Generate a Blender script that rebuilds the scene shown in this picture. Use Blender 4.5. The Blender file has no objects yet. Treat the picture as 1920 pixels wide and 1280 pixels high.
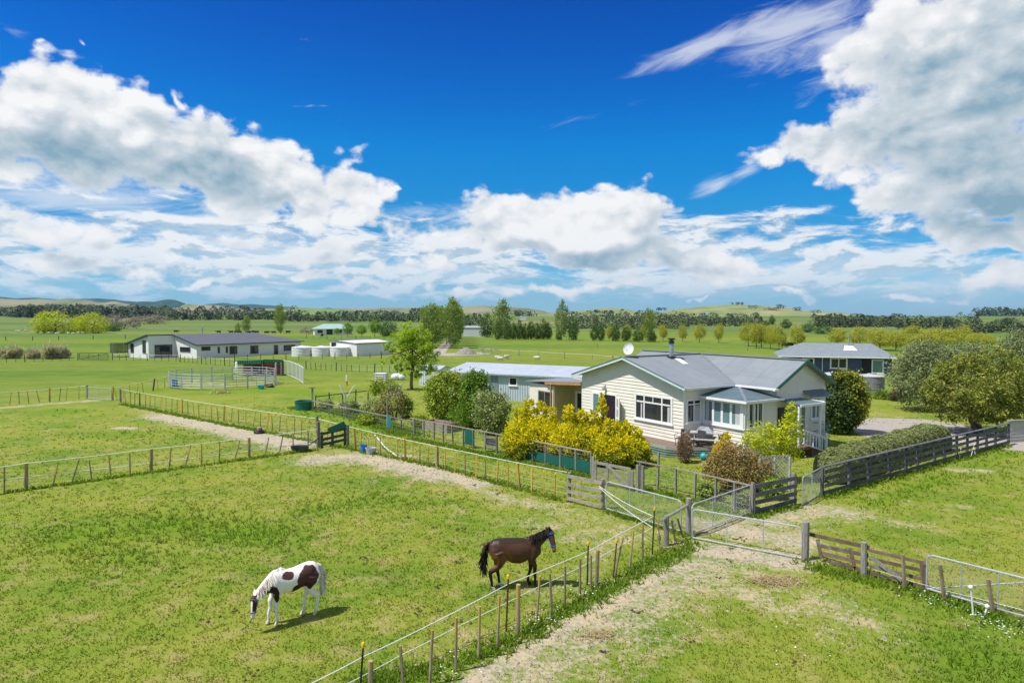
import bpy, bmesh, math, random
import numpy as np
from mathutils import Vector, Matrix, Euler
R = math.radians
scene = bpy.context.scene
COL = scene.collection

# ------------------------------------------------------------------ camera
H, F, HOR = 8.0, 1280.0, 592.0           # camera height (m), focal length and horizon row of a 1920x1280 frame
PITCH = math.atan((640 - HOR) / F)
cam_data = bpy.data.cameras.new("camera")
cam = bpy.data.objects.new("camera", cam_data)
COL.objects.link(cam)
cam.location = (0, 0, H)
cam.rotation_euler = (math.pi / 2 - PITCH, 0, 0)
cam_data.sensor_width = 36.0
cam_data.lens = 36.0 * F / 1920.0
cam_data.clip_start = 0.5
cam_data.clip_end = 60000
scene.camera = cam

# ------------------------------------------------------------------ light and exposure
SUN_DIR = Vector((-0.92 * 0.5, -0.36 * 0.5, 0.866)).normalized()      # towards the sun
sun_data = bpy.data.lights.new("sun", 'SUN')
sun_data.energy = 4.7
sun_data.angle = R(0.55)
sun_data.color = (1.0, 0.955, 0.88)
sun = bpy.data.objects.new("sun", sun_data)
COL.objects.link(sun)
sun.rotation_euler = SUN_DIR.to_track_quat('Z', 'Y').to_euler()
vs = scene.view_settings
vs.view_transform = 'Standard'
vs.look = 'None'
vs.exposure = 0.25
vs.gamma = 1.0
vs.use_curve_mapping = False
scene.cycles.max_bounces = 6
scene.cycles.transparent_max_bounces = 8
scene.cycles.use_denoising = True

_c, _s = math.cos(PITCH), math.sin(PITCH)
def ray(px, py):
    x = (px - 960) / F
    z = -(py - 640) / F
    return Vector((x, _c + _s * z, -_s + _c * z))

def zg(x, y):                                # the plain: flat near by, swelling gently far off
    r = math.hypot(x, y)
    t = min(max((r - 320) / 1300, 0), 1)
    return 7.4 * t * t * (3 - 2 * t)

def P(px, py, z=0.0):                        # point of the level ground (or of height z) behind a photo point
    r = ray(px, py)
    t = (z - H) / r.z
    return Vector((0, 0, H)) + r * t

def G(px, py):                               # the same on the swelling terrain
    r = ray(px, py)
    if r.z > -0.0005: r.z = -0.0005
    t = -H / r.z
    if t > 300:
        lo, hi = 250.0, 3000.0
        for _ in range(40):
            m = (lo + hi) / 2
            p = r * m
            if H + p.z > zg(p.x, p.y): lo = m
            else: hi = m
        t = lo
    p = Vector((0, 0, H)) + r * t
    return p
def DD(px, py, y):                           # point at depth y
    r = ray(px, py)
    return Vector((0, 0, H)) + r * (y / r.y)
def azel(px, py):
    r = ray(px, py).normalized()
    return math.atan2(r.x, r.y), math.asin(r.z)

# ------------------------------------------------------------------ world: Nishita sky with clouds by direction
world = bpy.data.worlds.new("World")
scene.world = world
world.use_nodes = True
wt = world.node_tree
wt.nodes.clear()

class NT:                                    # small node-tree writer
    def __init__(s, t): s.t = t
    def n(s, typ, **kw):
        o = s.t.nodes.new(typ)
        for k, v in kw.items(): setattr(o, k, v)
        return o
    def put(s, sock, v):
        if isinstance(v, bpy.types.NodeSocket): s.t.links.new(v, sock)
        else: sock.default_value = v
    def math(s, op, a, b=0.0, c=0.0, clamp=False):
        o = s.n('ShaderNodeMath', operation=op, use_clamp=clamp)
        s.put(o.inputs[0], a); s.put(o.inputs[1], b); s.put(o.inputs[2], c)
        return o.outputs[0]
    def vmath(s, op, a, b=(0, 0, 0)):
        o = s.n('ShaderNodeVectorMath', operation=op)
        s.put(o.inputs[0], a)
        if op == 'SCALE': s.put(o.inputs['Scale'], b)
        else: s.put(o.inputs[1], b)
        return o.outputs['Value'] if op in ('LENGTH', 'DOT_PRODUCT') else o.outputs[0]
    def sstep(s, v, a, b, lo=0.0, hi=1.0):
        o = s.n('ShaderNodeMapRange', interpolation_type='SMOOTHSTEP')
        s.put(o.inputs[0], v); s.put(o.inputs[1], a); s.put(o.inputs[2], b); s.put(o.inputs[3], lo); s.put(o.inputs[4], hi)
        return o.outputs[0]
    def lin(s, v, a, b, lo=0.0, hi=1.0):
        o = s.n('ShaderNodeMapRange')
        s.put(o.inputs[0], v); s.put(o.inputs[1], a); s.put(o.inputs[2], b); s.put(o.inputs[3], lo); s.put(o.inputs[4], hi)
        return o.outputs[0]
    def noise(s, vec, scale, detail=4, rough=0.5, dist=0.0, lac=2.0, dim='3D'):
        o = s.n('ShaderNodeTexNoise', noise_dimensions=dim)
        s.put(o.inputs['Vector'], vec)
        o.inputs['Scale'].default_value = scale; o.inputs['Detail'].default_value = detail
        o.inputs['Roughness'].default_value = rough; o.inputs['Distortion'].default_value = dist
        o.inputs['Lacunarity'].default_value = lac
        return o.outputs['Fac']
    def mix(s, f, a, b, blend='MIX'):
        o = s.n('ShaderNodeMix', data_type='RGBA', blend_type=blend)
        s.put(o.inputs[0], f)
        for k, v in ((6, a), (7, b)):
            if isinstance(v, (tuple, list)) and len(v) == 3: v = (*v, 1)
            s.put(o.inputs[k], v)
        return o.outputs[2]
    def xyz(s, x, y, z=0.0):
        o = s.n('ShaderNodeCombineXYZ')
        s.put(o.inputs[0], x); s.put(o.inputs[1], y); s.put(o.inputs[2], z)
        return o.outputs[0]

# cloud masses: (centre column, centre row, half width, half height, tilt in degrees, weight)
CUMULUS = [
    (-60, 215, 270, 125, -6, 1.25), (120, 235, 260, 108, -10, 1.25), (330, 285, 290, 105, -18, 1.25), (520, 340, 240, 82, -20, 1.15), (650, 350, 110, 50, -15, .8),
    (-100, 300, 300, 60, 0, .8), (580, 398, 130, 36, -6, .8), (690, 405, 60, 40, 0, .7),
    (80, 440, 130, 36, -4, .7), (200, 448, 90, 30, 0, .65), (305, 455, 45, 26, 0, .55), (20, 415, 90, 30, 0, .6),
    (180, 497, 210, 26, -3, .55), (470, 462, 90, 30, -4, .5), (590, 480, 130, 40, -3, .62), (690, 500, 60, 30, 0, .55), (-40, 500, 120, 24, 0, .5),
    (960, 420, 130, 66, -4, 1.15), (1080, 415, 180, 78, 5, 1.35), (1185, 420, 105, 88, 0, 1.3), (1140, 465, 150, 48, 0, 1.2), (900, 440, 90, 50, 0, .7), (830, 450, 110, 34, 0, .5),
    (1330, 505, 120, 34, -5, .7), (1420, 520, 90, 22, -5, .6), (1260, 490, 70, 26, 0, .6), (1010, 545, 70, 20, 0, .5),
    (1800, 120, 290, 190, 0, 1.15), (1700, 250, 220, 120, -10, 1.1), (1530, 255, 130, 52, 0, .95), (1440, 285, 70, 38, 15, .6), (1840, 330, 250, 120, -14, 1.1), (1690, 385, 120, 48, -6, .8),
    (1830, 430, 150, 50, -20, .85), (1920, 60, 200, 200, 0, 1.1), (1980, 300, 200, 200, 0, 1.1), (1600, 110, 90, 70, 0, .55), (1900, 520, 90, 28, -8, .7), (1560, 320, 70, 22, 10, .45),
    (60, 540, 60, 8, 0, .35), (330, 520, 120, 14, 0, .45), (560, 525, 130, 18, 0, .5), (820, 505, 110, 22, 0, .55), (900, 540, 80, 10, 0, .45), (1120, 535, 110, 14, 0, .42), (1330, 545, 90, 10, 0, .34), (1480, 545, 90, 10, 0, .32), (1700, 552, 110, 10, 0, .30), (760, 440, 90, 26, 0, .55), (740, 545, 90, 9, 0, .4),
    (85, 100, 22, 10, -30, .32), (165, 95, 26, 9, -30, .34), (748, 357, 24, 9, 0, .5), (655, 300, 34, 20, 20, .42), (330, 160, 40, 16, -40, .5),
]
SHADE = [   # thick undersides of the cloud masses
    (130, 300, 270, 55, -8, 1.2), (360, 332, 230, 50, -10, 1.15), (480, 372, 120, 30, -10, .8), (640, 335, 60, 20, -10, .4), (60, 185, 90, 16, -5, .35),
    (1185, 484, 140, 36, 0, 2.4), (1080, 480, 160, 30, -3, 1.7), (1010, 490, 100, 20, 0, .6),
    (1790, 250, 230, 130, -10, 1.1), (1870, 400, 180, 80, -14, 1.6), (1900, 150, 170, 120, 0, .95), (1720, 130, 130, 70, 0, .6), (1800, 360, 180, 40, -8, .6), (1900, 545, 100, 18, -5, .9),
    (620, 510, 110, 18, 0, .5), (150, 460, 160, 14, 0, .45), (1360, 528, 130, 14, 0, .5),
]
WISPS = [   # thin streaks
    (1330, 85, 200, 24, 14, .9), (1480, 60, 200, 70, 8, .9), (1570, 70, 150, 110, 0, .95), (1345, 345, 70, 20, 18, .8), (1400, 320, 70, 16, 22, .8),
    (1120, 225, 150, 24, 5, .28), (180, 380, 360, 66, -2, 1.0), (450, 470, 420, 90, -4, .95), (900, 400, 240, 40, 0, .8), (760, 500, 300, 60, 0, .85), (1300, 530, 400, 50, 0, .8), (1560, 510, 320, 46, -3, 1.05), (1740, 545, 300, 46, 0, 1.0), (20, 55, 40, 14, -20, .3),
    (1500, 20, 160, 50, 0, .5),
]
def blob_group(name, blobs, soft=0.12):
    g = bpy.data.node_groups.new(name, 'ShaderNodeTree')
    g.interface.new_socket('Vector', in_out='INPUT', socket_type='NodeSocketVector')
    g.interface.new_socket('Value', in_out='OUTPUT', socket_type='NodeSocketFloat')
    t = NT(g)
    gi = t.n('NodeGroupInput'); go = t.n('NodeGroupOutput')
    acc = None
    for (cx, cy, rx, ry, rot, w) in blobs:
        a, e = azel(cx, cy)
        k = math.cos(a)                       # columns off the axis cover a smaller angle
        c, s = math.cos(R(rot)), math.sin(R(rot))
        ra, re = rx / F * k * k * 1.05, ry / F * k * 1.05
        src = gi.outputs[0]                   # (azimuth, elevation, 1)
        if acc is not None:                   # keeps the evaluation in order (shader stack)
            src = t.vmath('ADD', src, t.vmath('SCALE', (1, 1, 0), t.math('MULTIPLY', acc, 1e-7)))
        u = t.vmath('DOT_PRODUCT', src, (c / ra, s / ra, -(a * c + e * s) / ra))
        v = t.vmath('DOT_PRODUCT', src, (-s / re, c / re, (a * s - e * c) / re))
        d = t.math('MULTIPLY_ADD', v, v, t.math('MULTIPLY', u, u))
        d = t.math('SQRT', d)
        v = t.math('MULTIPLY_ADD', d, -w, w)
        acc = v if acc is None else t.math('SMOOTH_MAX', acc, v, soft)
    t.put(go.inputs[0], acc)
    return g
g_cu = blob_group('cumulus_masses', CUMULUS, .15)
g_sh = blob_group('cloud_undersides', SHADE, .25)
g_wi = blob_group('cloud_wisps', WISPS, .1)

t = NT(wt)
tc = t.n('ShaderNodeTexCoord')
sep = t.n('ShaderNodeSeparateXYZ'); t.put(sep.inputs[0], tc.outputs['Generated'])
az = t.math('ARCTAN2', sep.outputs[0], sep.outputs[1])
el = t.math('ARCSINE', sep.outputs[2])
pos = t.xyz(az, el, 1.0)
wn_ = t.n('ShaderNodeTexNoise', noise_dimensions='2D'); t.put(wn_.inputs['Vector'], pos); wn_.inputs['Scale'].default_value = 9; wn_.inputs['Detail'].default_value = 5
wofs = t.vmath('MULTIPLY', t.vmath('SUBTRACT', wn_.outputs['Color'], (.5, .5, .5)), (.085, .085, 0))
cu = t.n('ShaderNodeGroup'); cu.node_tree = g_cu; t.put(cu.inputs[0], t.vmath('ADD', pos, wofs))
S = cu.outputs[0]
def puffs(off, det):                          # billows: fractal noise plus rounded cells
    ps = t.vmath('MULTIPLY', t.vmath('ADD', pos, (*off, 0)), (1, 1.5, 1))
    fb = t.noise(ps, 13, det, .62, .15, dim='2D')
    vo = t.n('ShaderNodeTexVoronoi', feature='F1', voronoi_dimensions='2D'); t.put(vo.inputs['Vector'], t.vmath('ADD', ps, t.vmath('SCALE', wofs, .35)))
    vo.inputs['Scale'].default_value = 22; vo.inputs['Detail'].default_value = 1.0; vo.inputs['Roughness'].default_value = .5
    return t.math('ADD', t.math('MULTIPLY_ADD', fb, 1.05, -.60), t.math('MULTIPLY_ADD', vo.outputs['Distance'], -.36, .16))
N0 = puffs((0, 0), 8); N1 = puffs((-.008, .016), 5); N2 = puffs((-.022, .05), 4)
D0 = t.math('ADD', S, N0)
alpha = t.sstep(D0, -.01, .30)
sn_ = t.n('ShaderNodeTexNoise', noise_dimensions='2D'); t.put(sn_.inputs['Vector'], pos); sn_.inputs['Scale'].default_value = 7; sn_.inputs['Detail'].default_value = 3
sh = t.n('ShaderNodeGroup'); sh.node_tree = g_sh
t.put(sh.inputs[0], t.vmath('ADD', pos, t.vmath('MULTIPLY', t.vmath('SUBTRACT', sn_.outputs['Color'], (.5, .5, .5)), (.09, .09, 0))))
under = t.sstep(sh.outputs[0], -.45, 1.0)
rel = t.math('ADD', t.math('MULTIPLY', t.math('SUBTRACT', N1, N0), .8), t.math('MULTIPLY', t.math('SUBTRACT', N2, N0), .4))
soft = t.noise(t.vmath('MULTIPLY', pos, (1, 2.2, 1)), 6, 4, .5, dim='2D')
dark = t.math('ADD', t.math('ADD', rel, t.math('MULTIPLY', under, .80)), t.math('MULTIPLY_ADD', soft, 1.0, -.36))
dark = t.math('MULTIPLY', dark, t.sstep(D0, .02, .5, .35, 1.0))
SKYK = 0.1
CW = 8.1
def c10(r, g, b): return (r * CW, g * CW, b * CW)
ccol = t.mix(t.lin(dark, -.02, .42), c10(1.0, 1.0, 1.0), c10(.73, .78, .82))
ccol = t.mix(t.lin(dark, .36, 1.15), ccol, c10(.27, .43, .54))

sky = t.n('ShaderNodeTexSky', sky_type='NISHITA')
sky.sun_disc = False
sky.sun_elevation = math.asin(SUN_DIR.z)
sky.sun_rotation = math.atan2(SUN_DIR.x, SUN_DIR.y)
sky.air_density = 1.0; sky.dust_density = 0.3; sky.ozone_density = 2.2; sky.altitude = 50
# polarised, saturated blue of the photograph, paler towards the horizon
hs = t.n('ShaderNodeHueSaturation'); t.put(hs.inputs['Color'], sky.outputs[0])
hs.inputs['Hue'].default_value = .497; hs.inputs['Saturation'].default_value = 1.32; hs.inputs['Value'].default_value = .95
skc = t.mix(1.0, hs.outputs[0], t.mix(t.sstep(el, .02, .42), (.86, 1.0, 1.05), (.24, .72, 1.42)), 'MULTIPLY')
tint = t.n('ShaderNodeValToRGB'); t.put(tint.inputs[0], t.math('MULTIPLY', el, 2.0))
for p_, c_ in ((.0, (.50, .78, 1.25)), (.05, (.36, .74, 1.15)), (.22, (.24, .68, .93)), (.26, (.13, .70, .91)), (.48, (.02, .90, .95)), (.84, (.01, .58, .74))):
    e_ = tint.color_ramp.elements[0] if p_ == 0 else tint.color_ramp.elements.new(p_)
    e_.position = p_; e_.color = (*c_, 1)
tint.color_ramp.elements.remove(tint.color_ramp.elements[-1])
skc = t.mix(1.0, skc, tint.outputs[0], 'MULTIPLY')
# thin high wisps
wi = t.n('ShaderNodeGroup'); wi.node_tree = g_wi
t.put(wi.inputs[0], pos)
strk = t.n('ShaderNodeMapping', vector_type='TEXTURE'); t.put(strk.inputs['Vector'], pos); strk.inputs['Rotation'].default_value = (0, 0, R(9)); strk.inputs['Scale'].default_value = (.30, .055, 1)
wn = t.noise(strk.outputs[0], 2.2, 7, .66, .5, dim='2D')
wa = t.math('MULTIPLY', t.sstep(t.math('ADD', wi.outputs[0], t.math('MULTIPLY_ADD', wn, 1.6, -.92)), .0, .85), .64)
# low stratocumulus streets towards the horizon
low = t.noise(t.vmath('MULTIPLY', pos, (1.0, 3.6, 1)), 9.5, 8, .62, .25, dim='2D')
low2 = t.noise(t.vmath('ADD', t.vmath('MULTIPLY', pos, (1.0, 3.6, 1)), (-.008, .032, 0)), 9.5, 6, .62, .25, dim='2D')
band = t.math('MULTIPLY', t.sstep(el, .004, .04), t.sstep(el, .10, .20, 1.0, 0.0))
band = t.math('MULTIPLY', band, t.sstep(az, .05, .55, 1.0, .9))
la = t.math('MULTIPLY', t.sstep(t.math('ADD', low, t.math('MULTIPLY_ADD', band, .40, -.31)), .42, .62), .92)
lcol = t.mix(t.sstep(t.math('SUBTRACT', low2, low), -.05, .09), c10(.98, .99, 1.0), c10(.52, .66, .76))
skc = t.mix(wa, skc, c10(.90, .94, .98))
skc = t.mix(la, skc, lcol)
skc = t.mix(t.math('MULTIPLY', t.sstep(el, .0, .10, .60, 0.0), 1.0), skc, c10(.42, .68, .84))
skc = t.mix(alpha, skc, ccol)
# unseen broken cloud added overhead and behind the camera, as whiter fill light
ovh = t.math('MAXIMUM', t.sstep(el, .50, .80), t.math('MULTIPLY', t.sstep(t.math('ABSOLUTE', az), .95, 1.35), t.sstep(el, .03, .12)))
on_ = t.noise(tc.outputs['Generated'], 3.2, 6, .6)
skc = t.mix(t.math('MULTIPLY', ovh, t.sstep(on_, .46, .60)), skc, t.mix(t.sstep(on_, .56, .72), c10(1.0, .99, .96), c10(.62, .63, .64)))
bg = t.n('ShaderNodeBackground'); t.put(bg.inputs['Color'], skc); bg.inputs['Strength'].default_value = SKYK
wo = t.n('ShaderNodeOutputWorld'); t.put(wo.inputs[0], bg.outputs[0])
world.cycles.sampling_method = 'MANUAL'
world.cycles.sample_map_resolution = 512

# ------------------------------------------------------------------ helpers: meshes, things, materials
rng = random.Random(7)
class MB:
    """collects faces of one mesh"""
    def __init__(s): s.v = []; s.f = []
    def add(s, vs, fs):
        o = len(s.v); s.v += [tuple(p) for p in vs]; s.f += [tuple(i + o for i in q) for q in fs]; return s
    def quad(s, a, b, c, d): return s.add([a, b, c, d], [(0, 1, 2, 3)])
    def poly(s, pts): return s.add(pts, [tuple(range(len(pts)))])
    def box(s, x0, x1, y0, y1, z0, z1):
        return s.add([(x0, y0, z0), (x1, y0, z0), (x1, y1, z0), (x0, y1, z0), (x0, y0, z1), (x1, y0, z1), (x1, y1, z1), (x0, y1, z1)],
                     [(0, 3, 2, 1), (4, 5, 6, 7), (0, 1, 5, 4), (1, 2, 6, 5), (2, 3, 7, 6), (3, 0, 4, 7)])
    def beam(s, p, q, w, h, up=(0, 0, 1)):
        p, q, up = Vector(p), Vector(q), Vector(up)
        d = (q - p).normalized()
        a = d.cross(up)
        a = a.normalized() if a.length > 1e-6 else Vector((1, 0, 0))
        b = a.cross(d).normalized()
        a *= w / 2; b *= h / 2
        vs = [p - a - b, p + a - b, p + a + b, p - a + b, q - a - b, q + a - b, q + a + b, q - a + b]
        return s.add(vs, [(3, 2, 1, 0), (4, 5, 6, 7), (0, 1, 5, 4), (1, 2, 6, 5), (2, 3, 7, 6), (3, 0, 4, 7)])
    def tube(s, pts, r, n=6, cap=True):
        pts = [Vector(p) for p in pts]
        rs = r if isinstance(r, (list, tuple)) else [r] * len(pts)
        o = len(s.v); prev = None
        for i, p in enumerate(pts):
            d = (pts[min(i + 1, len(pts) - 1)] - pts[max(i - 1, 0)]).normalized()
            if prev is None:
                a = d.cross(Vector((0, 0, 1)))
                if a.length < .05: a = d.cross(Vector((0, 1, 0)))
            else: a = prev - d * prev.dot(d)
            a.normalize(); prev = a; b = d.cross(a)
            for k in range(n):
                t = 2 * math.pi * k / n
                s.v.append(tuple(p + (a * math.cos(t) + b * math.sin(t)) * rs[i]))
        for i in range(len(pts) - 1):
            for k in range(n):
                k2 = (k + 1) % n
                s.f.append((o + i * n + k, o + i * n + k2, o + (i + 1) * n + k2, o + (i + 1) * n + k))
        if cap:
            s.f.append(tuple(o + k for k in reversed(range(n))))
            s.f.append(tuple(o + (len(pts) - 1) * n + k for k in range(n)))
        return s
    def loft(s, secs, n=14):
        """secs: (centre, half vectors a, b)"""
        o = len(s.v)
        for c, a, b in secs:
            c, a, b = Vector(c), Vector(a), Vector(b)
            for k in range(n):
                t = 2 * math.pi * k / n
                s.v.append(tuple(c + a * math.cos(t) + b * math.sin(t)))
        m = len(secs)
        for i in range(m - 1):
            for k in range(n):
                k2 = (k + 1) % n
                s.f.append((o + i * n + k, o + i * n + k2, o + (i + 1) * n + k2, o + (i + 1) * n + k))
        s.f.append(tuple(o + k for k in reversed(range(n)))); s.f.append(tuple(o + (m - 1) * n + k for k in range(n)))
        return s
    def lathe(s, prof, n=20, c=(0, 0, 0)):
        o = len(s.v); c = Vector(c)
        for r, z in prof:
            for k in range(n):
                t = 2 * math.pi * k / n
                s.v.append((c.x + r * math.cos(t), c.y + r * math.sin(t), c.z + z))
        for i in range(len(prof) - 1):
            for k in range(n):
                k2 = (k + 1) % n
                s.f.append((o + i * n + k, o + i * n + k2, o + (i + 1) * n + k2, o + (i + 1) * n + k))
        s.f.append(tuple(o + k for k in reversed(range(n)))); s.f.append(tuple(o + (len(prof) - 1) * n + k for k in range(n)))
        return s
    def prism(s, pts, ext):
        ext = Vector(ext); n = len(pts); pts = [Vector(p) for p in pts]
        vs = pts + [p + ext for p in pts]
        return s.add(vs, [tuple(reversed(range(n))), tuple(range(n, 2 * n))] + [(i, (i + 1) % n, n + (i + 1) % n, n + i) for i in range(n)])
    def ball(s, c, r, n=10, m=6):
        r = r if isinstance(r, (tuple, list)) else (r, r, r)
        prof = [(math.sin(math.pi * i / m), -math.cos(math.pi * i / m)) for i in range(m + 1)]
        prof[0] = (.02, -1); prof[-1] = (.02, 1)
        o = len(s.v); s.lathe(prof, n)
        for i in range(o, len(s.v)):
            x, y, z = s.v[i]; s.v[i] = (c[0] + x * r[0], c[1] + y * r[1], c[2] + z * r[2])
        return s
    def mesh(s, name, mat, smooth=False):
        me = bpy.data.meshes.new(name)
        me.from_pydata(s.v, [], s.f)
        if mat is not None: me.materials.append(mat)
        if smooth: me.polygons.foreach_set('use_smooth', [True] * len(me.polygons))
        me.update(); return me
    def build(s, name, mat, parent=None, smooth=False, loc=None, label=None):
        return link(name, s.mesh(name, mat, smooth), parent, loc, label=label)

def link(name, me, parent=None, loc=None, rot=None, sc=None, label=None):
    o = bpy.data.objects.new(name, me); COL.objects.link(o)
    if parent is not None: o.parent = parent
    if loc is not None: o.location = loc
    if rot is not None: o.rotation_euler = rot
    if sc is not None: o.scale = sc if isinstance(sc, (tuple, list)) else (sc, sc, sc)
    if label: o['label'] = label
    return o
def tag(o, label, cat, group=None, kind=None):
    o['label'] = label; o['category'] = cat
    if group: o['group'] = group
    if kind: o['kind'] = kind
    return o
def thing(name, label, cat, loc=(0, 0, 0), rz=0.0, group=None):
    o = bpy.data.objects.new(name, None); COL.objects.link(o)
    o.location = loc; o.rotation_euler = (0, 0, rz); o.empty_display_size = .2
    return tag(o, label, cat, group)
def copy_tree(root, loc, rz, label=None, group=None, sc=None):
    r = root.copy(); COL.objects.link(r); r.location = loc; r.rotation_euler = (0, 0, rz)
    if label: r['label'] = label
    if group: r['group'] = group
    if sc: r.scale = sc if isinstance(sc, (tuple, list)) else (sc, sc, sc)
    for ch in list(root.children):
        c = ch.copy(); COL.objects.link(c); c.parent = r
        for g in ch.children:
            d = g.copy(); COL.objects.link(d); d.parent = c
    return r
def struct(o, label=None):
    o['kind'] = 'structure'
    if label: o['label'] = label
    return o

def newmat(name):
    m = bpy.data.materials.new(name); m.use_nodes = True
    m.node_tree.nodes.clear()
    t = NT(m.node_tree)
    b = t.n('ShaderNodeBsdfPrincipled'); o = t.n('ShaderNodeOutputMaterial')
    t.put(o.inputs[0], b.outputs[0])
    return m, t, b, o
def mk(name, c1, c2=None, scale=6.0, rough=.7, spec=.3, metal=0.0, bump=0.0, bscale=None, stretch=(1, 1, 1), rnd=0.0, c3=None, detail=5):
    """noise-mottled surface: c1/c2 mottled, c3 sparse stains, rnd varies from object to object"""
    m, t, b, o = newmat(name)
    tc = t.n('ShaderNodeTexCoord')
    v = t.vmath('MULTIPLY', tc.outputs['Object'], stretch)
    if rnd:
        oi = t.n('ShaderNodeObjectInfo')
        v = t.vmath('ADD', v, t.xyz(t.math('MULTIPLY', oi.outputs['Random'], 37), 0, t.math('MULTIPLY', oi.outputs['Random'], 91)))
    n = t.noise(v, scale, detail, .6)
    col = t.mix(t.sstep(n, .32, .68), c1, c2 if c2 else tuple(x * .82 for x in c1))
    if c3: col = t.mix(t.sstep(t.noise(v, scale * .45, 4, .6), .56, .70), col, c3)
    if rnd:
        col = t.mix(1.0, col, t.mix(oi.outputs['Random'], (1 - rnd,) * 3, (1 + rnd,) * 3), 'MULTIPLY')
    t.put(b.inputs['Base Color'], col)
    b.inputs['Roughness'].default_value = rough; b.inputs['Specular IOR Level'].default_value = spec; b.inputs['Metallic'].default_value = metal
    if bump:
        bp = t.n('ShaderNodeBump'); bp.inputs['Strength'].default_value = 1.0; bp.inputs['Distance'].default_value = bump
        t.put(bp.inputs['Height'], t.noise(v, bscale or scale * 3, 4, .6)); t.put(b.inputs['Normal'], bp.outputs[0])
    return m
def mk_corrugated(name, c1, c2, axis, period, depth, rough=.45, spec=.4, sheet=None, sheet_col=None):
    """ribbed metal sheet: ribs run across the given object axis"""
    m, t, b, o = newmat(name)
    tc = t.n('ShaderNodeTexCoord'); sp = t.n('ShaderNodeSeparateXYZ'); t.put(sp.inputs[0], tc.outputs['Object'])
    a = sp.outputs[axis]
    h = t.math('SINE', t.math('MULTIPLY', a, 2 * math.pi / period))
    n = t.noise(tc.outputs['Object'], 1.3, 5, .65)
    col = t.mix(t.sstep(n, .3, .7), c1, c2)
    if sheet:                                  # sheets weather a little differently from one another
        cell = t.math('FLOOR', t.math('DIVIDE', a, sheet))
        wn = t.n('ShaderNodeTexWhiteNoise', noise_dimensions='1D'); t.put(wn.inputs['W'], cell)
        col = t.mix(t.math('MULTIPLY', wn.outputs['Value'], .5), col, sheet_col)
    t.put(b.inputs['Base Color'], col)
    b.inputs['Roughness'].default_value = rough; b.inputs['Specular IOR Level'].default_value = spec
    st = t.sstep(t.noise(t.vmath('MULTIPLY', tc.outputs['Object'], (1.2, 1.2, 1.2)), 2.2, 7, .7), .56, .74)
    col = t.mix(t.math('MULTIPLY', st, .35), col, tuple(x * .62 for x in c1))
    if sheet:                                  # side laps between sheets
        fr = t.math('FRACT', t.math('DIVIDE', a, sheet))
        col = t.mix(t.math('MULTIPLY', t.math('LESS_THAN', fr, .022), .55), col, tuple(x * .5 for x in c1))
        b2 = sp.outputs[1 - axis]
        col = t.mix(t.math('MULTIPLY', t.math('LESS_THAN', t.math('FRACT', t.math('DIVIDE', t.math('ADD', b2, .6), 2.6)), .012), .45), col, tuple(x * .5 for x in c1))
    t.put(b.inputs['Base Color'], col)
    bp = t.n('ShaderNodeBump'); bp.inputs['Distance'].default_value = depth; t.put(bp.inputs['Height'], h); t.put(b.inputs['Normal'], bp.outputs[0])
    return m
def mk_leaf(name, lo, hi, transl=.3, rough=.55, spec=.25, third=None, third_w=.12):
    """foliage: every leaf has its own tone between lo and hi (attribute 'tone')"""
    m, t, b, o = newmat(name)
    at = t.n('ShaderNodeAttribute', attribute_name='tone')
    col = t.mix(at.outputs['Fac'], lo, hi)
    if third:
        wn = t.n('ShaderNodeTexWhiteNoise', noise_dimensions='1D'); t.put(wn.inputs['W'], t.math('MULTIPLY', at.outputs['Fac'], 913.7))
        col = t.mix(t.sstep(wn.outputs['Value'], 1 - third_w - .02, 1 - third_w), col, third)
    t.put(b.inputs['Base Color'], col)
    b.inputs['Roughness'].default_value = rough; b.inputs['Specular IOR Level'].default_value = spec
    tr = t.n('ShaderNodeBsdfTranslucent'); t.put(tr.inputs[0], col)
    mx = t.n('ShaderNodeMixShader'); mx.inputs[0].default_value = transl
    t.put(mx.inputs[1], b.outputs[0]); t.put(mx.inputs[2], tr.outputs[0]); t.put(o.inputs[0], mx.outputs[0])
    return m

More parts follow.
